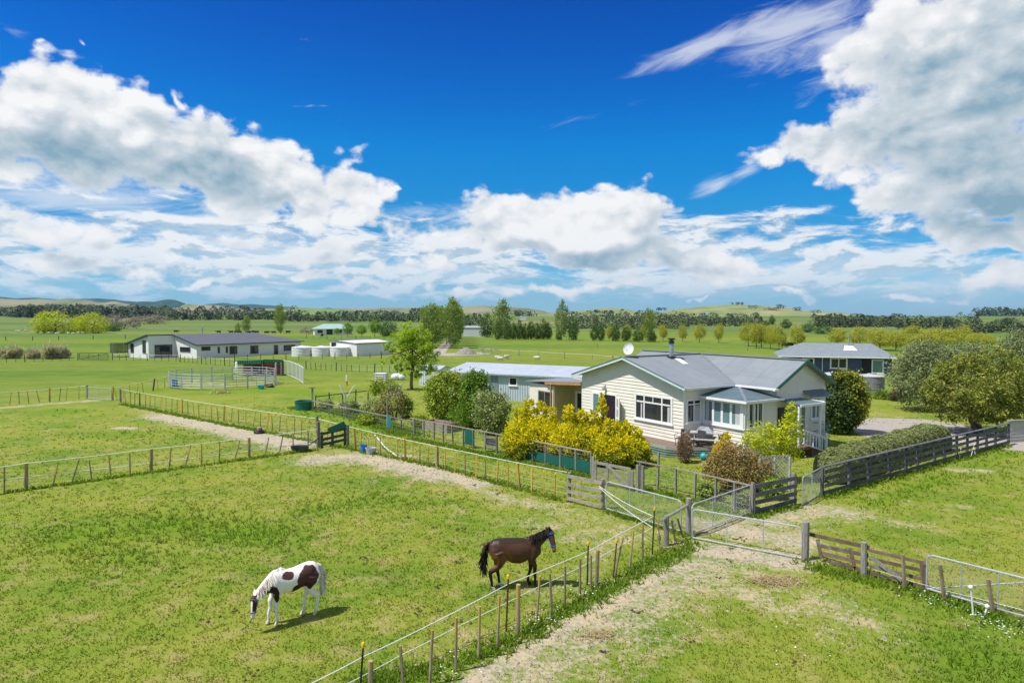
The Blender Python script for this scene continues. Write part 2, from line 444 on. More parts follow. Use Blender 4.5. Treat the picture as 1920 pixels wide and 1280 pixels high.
# ------------------------------------------------------------------ ground: one sheet to the horizon
DIRT = [  # worn and bare ground, along photo points: points, half width (m), strength
    ([(235, 757), (300, 778), (400, 800)], 1.0, .55), ([(300, 780), (400, 800), (470, 816), (560, 836)], 1.5, .95), ([(500, 820), (560, 832)], 2.0, .9),
    ([(215, 802), (250, 803)], .55, .95), ([(0, 765), (90, 757), (200, 749)], .9, .75),
    ([(600, 862), (660, 856), (720, 864)], 1.7, .85), ([(700, 862), (780, 880), (830, 893)], 1.3, .95), ([(820, 890), (900, 908)], .8, .95), ([(880, 912), (960, 938), (1030, 950)], .55, .7),
    ([(950, 935), (1080, 965), (1150, 985)], 1.0, .50), ([(1040, 960), (1180, 1010)], .8, .5), ([(1110, 1040), (1170, 1010)], .6, .55),
    ([(1310, 1030), (1400, 1040), (1480, 1052)], .9, .95), ([(1330, 985), (1400, 1000), (1490, 1015)], 1.1, .85), ([(1400, 985), (1500, 955), (1580, 960)], 1.3, .75), ([(1490, 985), (1600, 965), (1720, 985)], .9, .5),
    ([(1310, 1050), (1240, 1080), (1130, 1140), (1010, 1205), (870, 1290)], .45, .85), ([(1340, 1055), (1210, 1120), (1060, 1210), (930, 1300)], 1.5, .68), ([(1400, 1070), (1300, 1120), (1150, 1220), (1050, 1290)], 1.3, .50), ([(1480, 1100), (1600, 1150)], 1.0, .5), ([(1560, 1190), (1680, 1200)], .8, .42), ([(1000, 980), (1120, 1010), (1200, 1000)], 1.3, .5), ([(700, 900), (830, 930), (980, 990)], 1.5, .3), ([(1560, 900), (1660, 880)], .6, .3),
    ([(1290, 1075), (1400, 1110), (1470, 1140)], .9, .6), ([(1420, 1080), (1470, 1090)], .45, .8), ([(1470, 1130), (1560, 1160), (1640, 1175)], .8, .55), ([(1520, 1120), (1600, 1140)], .5, .55),
    ([(1120, 1190), (1000, 1250), (930, 1290)], .9, .45), ([(1785, 880), (1850, 883)], .6, .7), ([(1785, 948), (1815, 953)], .35, .7), ([(1650, 930), (1760, 960)], .8, .35),
    ([(900, 1060), (980, 1110)], .8, .3), ([(1020, 1120), (1120, 1060)], .8, .4), ([(560, 1000), (640, 960)], 1.0, .2), ([(640, 1190), (720, 1170)], .6, .25), ([(760, 1250), (900, 1180)], .7, .35),
    ([(340, 716), (420, 722), (500, 716)], 3.4, .55), ([(1590, 770), (1700, 783), (1780, 790)], 1.2, .45),
]
LUSH = [  # deeper, darker growth
    ([(150, 1010), (330, 985), (480, 1000)], 1.6, .8), ([(150, 1030), (280, 1050)], 1.0, .6), ([(560, 960), (700, 935), (860, 940)], 1.0, .6), ([(100, 770), (150, 772)], 1.2, .9), ([(160, 820), (260, 815), (360, 805)], 1.3, .7), ([(230, 735), (330, 728), (560, 735), (640, 745)], 2.6, .8),
    ([(560, 770), (650, 790), (760, 815)], 1.6, .85), ([(690, 1275), (830, 1255), (1000, 1185), (1180, 1085), (1300, 1020)], .42, 1.0), ([(1510, 1060), (1700, 1105), (1950, 1185)], .45, 1.0), ([(1830, 1250), (1910, 1270)], 1.3, .7),
    ([(1640, 950), (1750, 900), (1900, 850)], .7, .7), ([(1830, 890), (1920, 900)], 1.4, .5), ([(330, 960), (180, 985)], 1.0, .6), ([(0, 690), (300, 700)], 1.5, .4),
]
def near_polyline(x, y, pts):
    best = np.full(x.shape, 1e9)
    for a, b in zip(pts[:-1], pts[1:]):
        dx, dy = b.x - a.x, b.y - a.y
        t = np.clip(((x - a.x) * dx + (y - a.y) * dy) / (dx * dx + dy * dy + 1e-9), 0, 1)
        best = np.minimum(best, np.hypot(x - a.x - t * dx, y - a.y - t * dy))
    return best
def field(table, x, y):
    acc = np.zeros(x.shape)
    for pts, hw, w in table:
        d = near_polyline(x, y, [P(*p) for p in pts])
        acc = np.maximum(acc, w * np.clip(1.15 - d / hw * .58, 0, 1))
    return acc
_zg = np.vectorize(zg)
def build_ground():
    front = np.radians(np.arange(-52, 52.01, .36)); back = np.radians(np.arange(57, 303.1, 6.0))
    ang = np.concatenate([front, back])
    rad = [0.01, 3.0, 6.0]; r = 8.0
    while r < 20000: rad.append(r); r *= 1.0125 if r < 130 else 1.04
    rad = np.array(rad)
    rr, aa = np.meshgrid(rad, ang, indexing='ij')
    x, y = rr * np.sin(aa), rr * np.cos(aa)
    z = _zg(x, y)
    nr, na = rr.shape
    vs = np.stack([x, y, z], -1).reshape(-1, 3)
    i = np.arange(nr - 1)[:, None] * na; j = np.arange(na)[None]; j2 = (j + 1) % na
    fs = np.stack([i + j, i + na + j, i + na + j2, i + j2], -1).reshape(-1, 4)[:, ::-1]
    me = bpy.data.meshes.new('ground')
    me.vertices.add(len(vs)); me.vertices.foreach_set('co', vs.ravel().astype(np.float32))
    me.loops.add(fs.size); me.loops.foreach_set('vertex_index', fs.ravel().astype(np.int32))
    me.polygons.add(len(fs)); me.polygons.foreach_set('loop_start', np.arange(0, fs.size, 4).astype(np.int32))
    me.update(calc_edges=True); me.validate()
    me.polygons.foreach_set('use_smooth', [True] * len(me.polygons))
    near = rr.ravel() < 140
    d = np.zeros(len(vs)); l = np.zeros(len(vs)); p = np.zeros(len(vs))
    xn, yn = vs[near, 0], vs[near, 1]
    d[near] = field(DIRT, xn, yn); l[near] = field(LUSH, xn, yn)
    # ploughed slope and track soil far off
    for (a, b, hw) in (((965, 604), (1035, 605), 45), ((1480, 606), (1500, 606), 20)):
        A, B = G(*a), G(*b)
        p = np.maximum(p, np.clip(1.2 - near_polyline(vs[:, 0], vs[:, 1], [A, B]) / hw, 0, 1))
    for n, a in (('dirt', d), ('lush', l), ('plough', p)):
        at = me.attributes.new(n, 'FLOAT', 'POINT'); at.data.foreach_set('value', a.astype(np.float32))
    return me
def grass_nodes(t):
    """pasture colour from the place on the ground; shared by the ground sheet and the grass blades"""
    ge = t.n('ShaderNodeNewGeometry'); pos = t.vmath('MULTIPLY', ge.outputs['Position'], (1, 1, 0))
    n0 = t.noise(pos, .035, 4, .55); n1 = t.noise(pos, .22, 6, .62); n2 = t.noise(pos, 1.1, 6, .65); n3 = t.noise(pos, 6.5, 5, .65)
    c = t.mix(t.sstep(t.math('ADD', n1, t.math('MULTIPLY', n2, .35)), .50, .86), (.142, .222, .022), (.255, .276, .044))
    c = t.mix(t.math('MULTIPLY', t.sstep(n2, .49, .69), .72), c, (.345, .295, .125))
    c = t.mix(t.math('MULTIPLY', t.sstep(t.math('ADD', n1, t.math('MULTIPLY', n3, .3)), .62, .42), .50), c, (.080, .165, .016))
    c = t.mix(t.math('MULTIPLY', t.sstep(n0, .40, .62), .4), c, (.215, .27, .026))
    return pos, n1, n2, n3, c
def mk_ground():
    m, t, b, o = newmat('pasture')
    pos, n1, n2, n3, c = grass_nodes(t)
    A = lambda k: t.n('ShaderNodeAttribute', attribute_name=k).outputs['Fac']
    lu = t.sstep(t.math('ADD', A('lush'), t.math('MULTIPLY_ADD', n2, 1.4, -.8)), .25, .75)
    c = t.mix(t.math('MULTIPLY', lu, .8), c, t.mix(n3, (.10, .19, .010), (.16, .27, .014)))
    ld = t.n('ShaderNodeVectorMath', operation='LENGTH'); t.put(ld.inputs[0], pos); dist = ld.outputs['Value']
    # farther paddocks: sown strips, cooler green
    far = t.noise(t.vmath('MULTIPLY', pos, (.003, .012, 0)), 1.0, 5, .55)
    fc = t.mix(t.sstep(far, .38, .62), (.110, .195, .026), (.195, .24, .036))
    fc = t.mix(t.math('MULTIPLY', t.sstep(t.noise(t.vmath('MULTIPLY', pos, (.02, .12, 0)), 1.0, 6, .7), .50, .75), .35), fc, (.27, .26, .085))
    fc = t.mix(t.sstep(dist, 260, 420), fc, t.mix(t.sstep(far, .4, .6), (.105, .170, .042), (.165, .21, .062)))
    fc = t.mix(1.0, fc, t.mix(t.sstep(t.math('ADD', t.math('MULTIPLY', t.noise(t.vmath('MULTIPLY', pos, (.25, .45, 0)), 1.0, 7, .7), .6), t.math('MULTIPLY', n1, .4)), .36, .66), (.80, .84, .8), (1.17, 1.12, 1.1)), 'MULTIPLY')
    c = t.mix(t.sstep(dist, 62, 120), c, fc)
    c = t.mix(t.math('MULTIPLY', A('plough'), .85), c, (.34, .22, .14))
    dm = t.math('ADD', A('dirt'), t.math('ADD', t.math('MULTIPLY_ADD', n3, 1.5, -.75), t.math('MULTIPLY_ADD', n2, 1.3, -.65)))
    dirt = t.mix(t.sstep(n3, .35, .65), (.385, .325, .235), (.475, .42, .33))
    dirt = t.mix(t.sstep(n2, .45, .65), dirt, (.49, .405, .255))
    c = t.mix(t.math('MULTIPLY', t.sstep(dm, .34, .98), t.math('GREATER_THAN', A('dirt'), .02)), c, dirt)
    t.put(b.inputs['Base Color'], c)
    b.inputs['Roughness'].default_value = .95; b.inputs['Specular IOR Level'].default_value = .08
    bp = t.n('ShaderNodeBump'); bp.inputs['Distance'].default_value = .10; bp.inputs['Strength'].default_value = .9
    h = t.math('ADD', t.math('MULTIPLY', t.noise(pos, 9, 4, .7), .8), t.math('MULTIPLY', n2, 1.2))
    t.put(bp.inputs['Height'], h); t.put(b.inputs['Normal'], bp.outputs[0])
    return m
ground_me = build_ground()
ground_me.materials.append(mk_ground())
struct(link('ground', ground_me), 'green pasture with worn tan patches')

# ------------------------------------------------------------------ hills round the plain
def mk_hill(name, lo, hi, tan, tan_lo, tan_hi, scale, forest=None, forest_amt=.6):
    m, t, b, o = newmat(name)
    ge = t.n('ShaderNodeNewGeometry'); pos = ge.outputs['Position']
    n = t.noise(t.vmath('MULTIPLY', pos, (1, .5, 2)), scale, 6, .6)
    n2 = t.noise(t.vmath('MULTIPLY', pos, (1, .5, 3)), scale * 2.7, 5, .6)
    c = t.mix(t.sstep(n2, .35, .65), lo, hi)
    c = t.mix(t.sstep(n, tan_lo, tan_hi), c, tan)
    if forest: c = t.mix(t.sstep(n2, forest_amt, forest_amt + .04), c, forest)
    t.put(b.inputs['Base Color'], c); b.inputs['Roughness'].default_value = .95; b.inputs['Specular IOR Level'].default_value = .05
    return m
def hill(label, pts, D, depth, mat, seed, rough=.10):
    r_ = random.Random(seed); MBh = MB()
    cols = []
    for (x0, y0), (x1, y1) in zip(pts[:-1], pts[1:]):
        k = max(2, int((x1 - x0) / 5))
        for i in range(k): u = i / k; cols.append((x0 + (x1 - x0) * u, y0 + (y1 - y0) * (u * u * (3 - 2 * u))))
    cols.append(pts[-1])
    rows = [(-1.0, 0), (-.8, .10), (-.6, .30), (-.4, .55), (-.22, .78), (-.08, .95), (0, 1.0), (.12, .96), (.4, .6), (.9, .0)]
    nz = {}
    ph = [(r_.uniform(0, 6.3), r_.uniform(.01, .05), r_.uniform(0, 6.3), r_.uniform(1.5, 4)) for _ in range(6)]
    for ci, (px, py) in enumerate(cols):
        rr = ray(px, py); az = math.atan2(rr.x, rr.y); hd = math.hypot(rr.x, rr.y)
        top = H + rr.z / hd * D
        base = 6.2
        for (s, h) in rows:
            d = D + s * depth
            z = base + (max(top, base + .5) - base) * h - (4 if h == 0 else 0)
            if 0 < h < 1:
                wob = sum(math.sin(p + f * px * 1.4 + q + g * s * 2) for p, f, q, g in ph) / 6
                z += (top - base) * rough * wob * 1.6 * h * (1 - h) * 2
                d += depth * .10 * wob
            MBh.v.append((d * math.sin(az), d * math.cos(az), z))
    nr = len(rows)
    for i in range(len(cols) - 1):
        for k in range(nr - 1):
            MBh.f.append((i * nr + k, (i + 1) * nr + k, (i + 1) * nr + k + 1, i * nr + k + 1))
    o = MBh.build('hill', mat, None, smooth=True)
    return struct(o, label)
M_hill_tan = mk_hill('dry_hill', (.12, .15, .045), (.20, .19, .07), (.29, .25, .12), .46, .66, .0021, (.05, .075, .04), .70)
M_hill_green = mk_hill('green_hill', (.16, .20, .065), (.26, .285, .105), (.37, .31, .18), .52, .70, .005, (.05, .08, .035), .74)
M_hill_mid = mk_hill('sown_hill', (.13, .205, .05), (.20, .255, .07), (.29, .26, .13), .58, .75, .006)
M_hill_pine = mk_hill('forested_hill', (.025, .052, .028), (.04, .075, .035), (.07, .10, .05), .6, .8, .004)
hill('dark forested range behind the dry hills', [(-260, 560), (-100, 557), (0, 556.5), (30, 559), (60, 558), (110, 561), (165, 560), (180, 559), (210, 561), (235, 564), (262, 566), (290, 568), (360, 573), (400, 569.5), (415, 567.5), (450, 571), (470, 570), (500, 572), (540, 575), (580, 580), (600, 579), (615, 577), (640, 581), (700, 584)], 11500, 1500, M_hill_pine, 1)
hill('dark cone shaped hill', [(225, 572), (240, 567), (268, 565), (290, 565.5), (302, 563), (315, 561), (328, 562), (342, 567), (356, 572), (366, 577)], 8200, 800, M_hill_pine, 3, .04)
hill('dry tan hills along the left skyline', [(-300, 560), (-100, 562), (0, 560), (25, 561), (40, 562), (75, 560.5), (100, 562), (130, 559.5), (160, 562), (190, 567), (215, 565), (240, 570), (280, 578), (330, 577), (352, 569), (370, 571), (400, 572), (430, 575), (470, 579), (520, 578), (600, 579), (640, 578.5), (690, 578), (730, 576.5), (760, 577.5), (772, 576), (800, 579), (850, 576), (880, 574.5), (905, 573), (928, 574), (960, 576), (985, 577.5), (1010, 581), (1030, 586), (1060, 590)], 7000, 1300, M_hill_tan, 2)
hill('dark blue range low on the right skyline', [(1760, 603), (1800, 602), (1840, 600), (1870, 599), (1900, 600.5), (1940, 601), (2050, 600), (2200, 599)], 11000, 900, M_hill_pine, 5)
hill('green rise behind the left shelter belts', [(470, 588), (495, 581), (530, 577), (560, 576.5), (600, 578), (660, 581), (740, 585), (800, 583), (860, 586), (900, 587), (960, 588), (1010, 589)], 3600, 900, M_hill_mid, 6, .05)
hill('long green hill behind the right paddocks', [(990, 590), (1060, 586), (1100, 581), (1140, 577.5), (1165, 579), (1200, 584), (1240, 585), (1260, 580), (1290, 577), (1325, 574), (1345, 572.5), (1380, 571), (1410, 572), (1440, 574), (1480, 577.5), (1510, 583), (1545, 584), (1575, 586), (1600, 590), (1640, 594), (1690, 596), (1720, 598), (1760, 597.5), (1790, 599), (1830, 602), (1900, 604), (2050, 602), (2200, 600)], 3000, 1150, M_hill_green, 7, .14)

# ------------------------------------------------------------------ buildings
class Frame:
    """local axes of a building: u along one wall, v along the other"""
    def __init__(s, C, deg):
        s.C = Vector((C[0], C[1], 0)); s.a = R(deg)
        s.u = Vector((math.cos(s.a), math.sin(s.a), 0)); s.v = Vector((-math.sin(s.a), math.cos(s.a), 0))
    def l(s, px, py, ax, val):
        r = ray(px, py); o = Vector((0, 0, H)) - s.C
        ro = Vector((r.dot(s.u), r.dot(s.v), r.z)); oo = Vector((o.dot(s.u), o.dot(s.v), o.z))
        return oo + ro * ((val - oo[ax]) / ro[ax])
    def w(s, x, y, z=0.0): return s.C + s.u * x + s.v * y + Vector((0, 0, z))

M_white = mk('white_paint', (.80, .80, .78), (.74, .74, .72), 3, .5, .4)
M_cream = mk('cream_weatherboard', (.76, .73, .625), (.71, .68, .58), 1.2, .6, .3, c3=(.67, .635, .53))
M_glass = mk('window_glass', (.020, .024, .030), (.035, .04, .045), .8, .04, .6)
M_glass_blue = mk('curtained_glass', (.10, .19, .21), (.16, .26, .28), 2.5, .05, .6, stretch=(9, 9, .3))
M_curtain = mk('curtain_cloth', (.55, .56, .52), (.42, .44, .42), 14, .8, .2, stretch=(5, 5, .2))
M_roof = mk_corrugated('corrugated_roof', (.235, .265, .28), (.275, .305, .318), 0, .076, .008, .5, .35, 1.55, (.215, .235, .24))
M_roof_wing = mk_corrugated('corrugated_roof_wing', (.225, .255, .27), (.265, .295, .308), 1, .076, .008, .5, .35, 1.55, (.20, .222, .23))
M_roof_teal = mk_corrugated('painted_porch_roof', (.115, .175, .20), (.15, .215, .235), 1, .076, .015, .45, .4)
M_barge = mk('pale_green_trim', (.56, .68, .66), (.50, .62, .60), 3, .5, .4)
M_ridge = mk('ridge_flashing', (.17, .20, .225), (.21, .24, .26), 3, .45, .4)
M_greentrim = mk('dark_green_trim', (.05, .15, .12), (.06, .18, .14), 3, .5, .4)
M_soffit = mk('soffit_paint', (.62, .64, .62), None, 2, .7)
M_deck = mk('deck_boards', (.23, .17, .14), (.17, .125, .105), 3, .8, .2, stretch=(1, 9, 1), bump=.01)
M_grey_wood = mk('weathered_wood', (.30, .285, .25), (.19, .18, .155), 7, .85, .15, stretch=(3, 3, .6), bump=.01, rnd=.18, c3=(.25, .215, .11))
M_old_rail = mk('old_rail_wood', (.34, .31, .25), (.22, .195, .15), 5, .85, .15, bump=.008, rnd=.15, c3=(.33, .26, .12))
M_dark_rail = mk('dark_stained_rail', (.135, .14, .145), (.085, .09, .095), 4, .8, .2, bump=.008, rnd=.2, c3=(.20, .20, .19))
M_steel = mk('galvanised_steel', (.52, .55, .57), (.42, .45, .47), 8, .38, .5, metal=.35, rnd=.08)
M_wire = mk('fence_wire', (.42, .43, .43), (.34, .35, .35), 20, .5, .4, metal=.3)
M_rope = mk('white_rope', (.78, .79, .78), (.60, .61, .60), 40, .7, .3)
M_flue = mk('flue_metal', (.36, .42, .44), (.28, .33, .35), 5, .4, .5, metal=.4)
M_black = mk('black_plastic', (.018, .019, .021), (.03, .03, .033), 6, .45, .4)
M_blue = mk('blue_plastic', (.02, .20, .60), (.02, .16, .5), 6, .4, .4)
M_teal = mk('teal_plastic', (.02, .40, .46), (.02, .33, .40), 6, .35, .5)
M_shade = mk('green_shade_cloth', (.010, .095, .07), (.016, .125, .095), 9, .8, .2, stretch=(1, 1, 4))
M_concrete = mk('pale_concrete', (.52, .50, .46), (.42, .40, .37), 3, .85, .2)

def frame_map(ax, val, sg):
    return (lambda a, o, z: (val + sg * o, a, z)) if ax == 0 else (lambda a, o, z: (a, val + sg * o, z))
def bar(mb, fm, a0, a1, o0, o1, z0, z1):
    p, q = fm(a0, o0, z0), fm(a1, o1, z1)
    mb.box(min(p[0], q[0]), max(p[0], q[0]), min(p[1], q[1]), max(p[1], q[1]), min(p[2], q[2]), max(p[2], q[2]))
def window(parent, ax, val, sg, a0, a1, z0, z1, cols=(1,), lights=0.0, mat=None, glass=None, fw=.08, out=.075, sill=True, name='window', label=None, curtain=None, split=None):
    """framed window proud of a wall: frame mesh with its pane as a sub-part"""
    a0, a1 = min(a0, a1), max(a0, a1); z0, z1 = min(z0, z1), max(z0, z1)
    fm = frame_map(ax, val, sg); mb = MB(); g = MB()
    bar(mb, fm, a0 - fw * .4, a0 + fw, -.02, out, z0, z1); bar(mb, fm, a1 - fw, a1 + fw * .4, -.02, out, z0, z1)
    bar(mb, fm, a0 + fw, a1 - fw, -.02, out, z1 - fw, z1); bar(mb, fm, a0 + fw, a1 - fw, -.02, out, z0, z0 + fw)
    if sill: bar(mb, fm, a0 - fw, a1 + fw, -.02, out + .05, z0 - .06, z0 - .002)
    tot = sum(cols); x = a0 + fw; wid = a1 - a0 - 2 * fw
    for i, c in enumerate(cols):
        x2 = x + wid * c / tot
        if i: bar(mb, fm, x - fw * .45, x + fw * .45, -.02, out - .003, z0 + fw, z1 - fw)
        if lights:
            zl = z1 - (z1 - z0) * lights
            bar(mb, fm, x + fw * .45, x2 - fw * .45, -.02, out - .006, zl - fw * .4, zl + fw * .4)
            if split and i in split:
                xm = (x + x2) / 2; bar(mb, fm, xm - .025, xm + .025, -.02, out - .008, zl + fw * .4, z1 - fw)
        x = x2
    bar(g, fm, a0 + fw * .5, a1 - fw * .5, -.05, .041, z0 + fw * .5, z1 - fw * .5)
    w = mb.build(name, mat or M_white, parent, label=label)
    g.build('pane', glass or M_glass, w)
    if curtain:
        for (f0, f1) in curtain:
            cm = MB()
            ca, cb = a0 + (a1 - a0) * f0, a0 + (a1 - a0) * f1
            bar(cm, fm, ca, cb, .042, .045, z0 + fw, z1 - fw - (z1 - z0) * (lights if lights else 0))
            cm.build('curtain', M_curtain, w)
    return w
def boards(mb, ax, val, sg, z0, z1, ext, pitch=.205, lap=.036):
    """lapped weatherboards; ext(z) gives the two ends of the wall at height z"""
    fm = frame_map(ax, val, sg); z = z0
    while z < z1 - .01:
        zt = min(z + pitch, z1)
        a, b = ext(z); c, d = ext(zt)
        if b - a > .05:
            if d - c < .0: c = d = (c + d) / 2
            mb.quad(fm(a, lap, z), fm(b, lap, z), fm(d, .004, zt), fm(c, .004, zt))
            mb.quad(fm(a, .0, z), fm(b, .0, z), fm(b, lap, z), fm(a, lap, z))
        z = zt

# ---- the villa
VF = Frame(P(1281, 851), math.degrees(math.atan2(.535, .845)))
villa = thing('villa', 'cream weatherboard villa with grey iron roof behind the yellow conifers', 'house', VF.C, VF.a)
RZ, EZ = 5.40, 3.93
def zr_main(y): return RZ - .283 * abs(y - 4.7)
def zr_wing(x): return RZ - .53 * abs(x - 6.55)
mb = MB()
def gable_ext(z):
    d = max(0, (zr_main(0) - .03 - z)); k = max(0.0, (z - (zr_main(0) - .10)) / .283)
    return (0 + k, 9.42 - k)
boards(mb, 0, 0, -1, .20, 5.25, gable_ext)
boards(mb, 1, 0, -1, .20, 3.93, lambda z: (0, 4.35))
boards(mb, 1, 9.42, 1, .2, 3.9, lambda z: (0, 4.35))
def wing_ext(z):
    k = max(0.0, (z - (zr_wing(4.3) - .10)) / .53)
    return (4.3 + k, 8.95 - k)
boards(mb, 1, -3.0, -1, .20, 5.30, wing_ext)
boards(mb, 0, 8.95, 1, .20, 3.95, lambda z: (-3.0, 10.0))
boards(mb, 1, 10.0, 1, .20, 5.3, wing_ext)
boards(mb, 0, 4.3, -1, 3.2, 3.93, lambda z: (-3.0, 0))
# sunroom walls
boards(mb, 0, 1.55, -1, .20, 3.3, lambda z: (-3.05, 0)); boards(mb, 1, -3.05, -1, .20, 3.3, lambda z: (1.55, 4.3))
mb.build('wall', M_cream, villa)
mb = MB()                                          # corner boards
for (x, y) in ((-.03, -.03), (-.03, 9.35), (1.52, -3.08), (8.9, -3.03)):
    mb = MB(); mb.box(x, x + .1, y, y + .1, .2, 3.7 if x < 1 or x > 8 else 3.22); mb.build('corner_board', M_white, villa)
# roofs
mb = MB(); D_ = (0, 0, -.07)
mb.prism([(-.5, -.5, EZ), (3.78, -.5, EZ), (6.55, 4.7, RZ), (-.5, 4.7, RZ)], D_)
mb.prism([(-.5, 4.701, RZ), (6.55, 4.701, RZ), (3.78, 9.9, EZ), (-.5, 9.9, EZ)], D_)
roof = mb.build('roof', M_roof, villa)
mb = MB()
mb.prism([(3.781, -.5, EZ), (3.781, -3.45, EZ), (6.55, -3.45, RZ), (6.55, 4.7, RZ)], D_)
mb.prism([(9.32, -3.45, EZ), (9.32, 10.4, EZ), (6.551, 10.4, RZ), (6.551, -3.45, RZ)], D_)
mb.prism([(3.781, 9.9, EZ), (6.55, 4.702, RZ), (6.55, 10.4, RZ), (3.781, 10.4, EZ)], D_)
wing_roof = mb.build('roof', M_roof_wing, villa)
mb = MB()
mb.beam((-.52, 4.7, RZ + .03), (6.5, 4.7, RZ + .03), .26, .05); mb.build('ridge_cap', M_ridge, roof)
mb = MB(); mb.beam((6.55, -3.47, RZ + .03), (6.55, 10.4, RZ + .03), .26, .05)
mb.beam((3.8, -.48, EZ + .015), (6.5, 4.62, RZ + .012), .17, .02); mb.build('ridge_cap', M_ridge, wing_roof)
mb = MB()
for s_ in (-1, 1): mb.beam((-.53, 4.7 + s_ * 5.28, zr_main(4.7 + 5.28) - .06), (-.53, 4.7, RZ - .06), .05, .20)
mb.build('bargeboard', M_barge, villa)
mb = MB()
for s_ in (-1, 1): mb.beam((-.545, 4.7 + s_ * 5.24, zr_main(4.7 + 5.24) + .045), (-.545, 4.7, RZ + .045), .10, .035)
mb.build('barge_capping', M_ridge, villa)
mb = MB()
for s_ in (-1, 1): mb.beam((6.55 + s_ * 2.82, -3.47, zr_wing(6.55 + 2.82) - .05), (6.55, -3.47, RZ - .05), .05, .19)
mb.build('bargeboard', M_greentrim, villa)
mb = MB()
mb.box(-.5, 3.72, -.60, -.48, EZ - .15, EZ - .03); mb.box(3.66, 3.78, -3.45, -.62, EZ - .15, EZ - .03); mb.box(3.40, 3.78, -3.60, -3.452, EZ - .15, EZ - .05)
mb.build('gutter', M_white, villa)
mb = MB()
mb.quad((-.5, -.5, EZ - .16), (3.8, -.5, EZ - .16), (3.8, 0, EZ - .16), (-.5, 0, EZ - .16)); mb.quad((3.8, -3.4, EZ - .16), (4.3, -3.4, EZ - .16), (4.3, 0, EZ - .16), (3.8, 0, EZ - .16))
mb.build('soffit', M_soffit, villa)
# windows and doors of the gable front
window(villa, 0, 0, -1, .86, 4.03, 1.58, 3.18, (.8, 1.7, .8), .30, fw=.11, split=(1,), label='wide three part window on the sunny gable', curtain=((.06, .12), (.80, .84)))
window(villa, 0, 0, -1, 7.45, 8.25, .75, 2.86, (1,), .0, fw=.12, glass=M_glass_blue, sill=False, label='narrow white sidelight beside the open door')
mb = MB(); fm = frame_map(0, 0, -1)
bar(mb, fm, 5.75, 5.87, 0, .07, .6, 2.9); bar(mb, fm, 7.32, 7.44, 0, .07, .6, 2.9); bar(mb, fm, 5.87, 7.32, 0, .07, 2.8, 2.9)
dr = mb.build('door_frame', M_white, villa)
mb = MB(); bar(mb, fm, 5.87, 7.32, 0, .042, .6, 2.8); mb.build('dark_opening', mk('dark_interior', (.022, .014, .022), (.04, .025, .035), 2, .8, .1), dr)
mb = MB()
mb.beam((-.06, 5.80, .66), (-.06, 5.80, 2.74), .06, .1, (0, 1, 0)); mb.beam((-.45, 5.08, .66), (-.45, 5.08, 2.74), .06, .1, (0, 1, 0))
for z in (.75, 1.4, 2.05, 2.7): mb.beam((-.08, 5.76, z), (-.43, 5.12, z), .05, .11)
leaf = mb.build('door', M_white, villa, label='white glazed door leaf standing open')
mb = MB(); mb.beam((-.09, 5.75, 1.7), (-.42, 5.14, 1.7), .012, 1.9); mb.build('pane', mk('bright_pane', (.50, .53, .48), (.40, .44, .40), 3, .2, .5), leaf)
mb = MB(); mb.lathe([(.10, 0), (.13, .05), (.12, .22), (.03, .30)], 8, (-.2, 6.9, 3.12)); mb.box(-.2, 0, 6.88, 6.92, 3.36, 3.42); mb.build('wall_lantern', M_concrete, villa)
# side window, sunroom, porch door
window(villa, 1, 0, -1, .20, 1.38, 1.78, 3.15, (1, 1), .22, fw=.09, curtain=((.55, .92),))
window(villa, 0, 1.55, -1, -2.95, -.08, 1.74, 3.22, (1, 1.02, 1.02, 1), fw=.17, out=.08, label='four light white window of the sunroom', glass=M_glass_blue, curtain=((.06, .18), (.84, .92)))
window(villa, 1, -3.05, -1, 1.75, 3.05, 1.74, 3.20, (1.1, .7, .9), fw=.11, out=.08, curtain=((.3, .42),))
mb = MB(); fm = frame_map(1, -3.05, -1)
bar(mb, fm, 4.42, 5.30, .0, .045, .62, 2.72); mb.build('door', M_black, villa, label='dark front door in the shade of the porch')
mb = MB(); E3 = 3.34
mb.prism([(1.22, .02, E3), (1.22, -3.38, E3), (4.0, -.6, 3.80), (4.0, .02, 3.80)], (0, 0, -.05))
mb.prism([(1.221, -3.381, E3), (4.4, -3.381, E3), (4.4, -.6, 3.80), (4.001, -.6, 3.80)], (0, 0, -.05))
sr = mb.build('sunroom_roof', M_roof_teal, villa)
mb = MB(); mb.beam((1.22, -3.38, E3 + .012), (4.0, -.6, 3.812), .15, .03); mb.build('ridge_cap', M_ridge, sr)
mb = MB(); mb.box(1.13, 1.22, -3.47, .0, E3 - .14, E3 - .01); mb.box(1.22, 4.45, -3.47, -3.385, E3 - .14, E3 - .01); mb.build('gutter', M_white, sr)
mb = MB(); mb.prism([(4.45, -3.03, 3.17), (6.62, -3.03, 3.17), (6.62, -4.5, 3.04), (4.45, -4.5, 3.04)], (0, 0, -.05)); pr = mb.build('porch_roof', M_roof_teal, villa)
mb = MB(); mb.box(4.40, 6.68, -4.57, -4.505, 2.92, 3.05); mb.box(6.625, 6.69, -4.50, -3.05, 2.96, 3.12); mb.build('fascia', M_white, pr)
for (x, y, z0) in ((4.55, -4.33, .6), (6.5, -4.33, .0)):
    mb = MB(); mb.box(x - .055, x + .055, y - .055, y + .055, z0, 2.96); mb.build('porch_post', M_white, villa)
mb = MB(); mb.box(6.0, 6.5, -3.35, -3.05, .6, 2.95); mb.build('porch_screen', M_white, villa)
window(villa, 1, -3.36, -1, 6.02, 6.48, 1.1, 2.8, (1,), fw=.06, sill=False, glass=M_glass_blue)
mb = MB(); mb.box(4.4, 5.7, -4.4, -3.08, .45, .6)
for i in range(4): mb.box(5.7 + i * .3, 6.0 + i * .3, -4.4, -3.1, .0, .48 - i * .12)
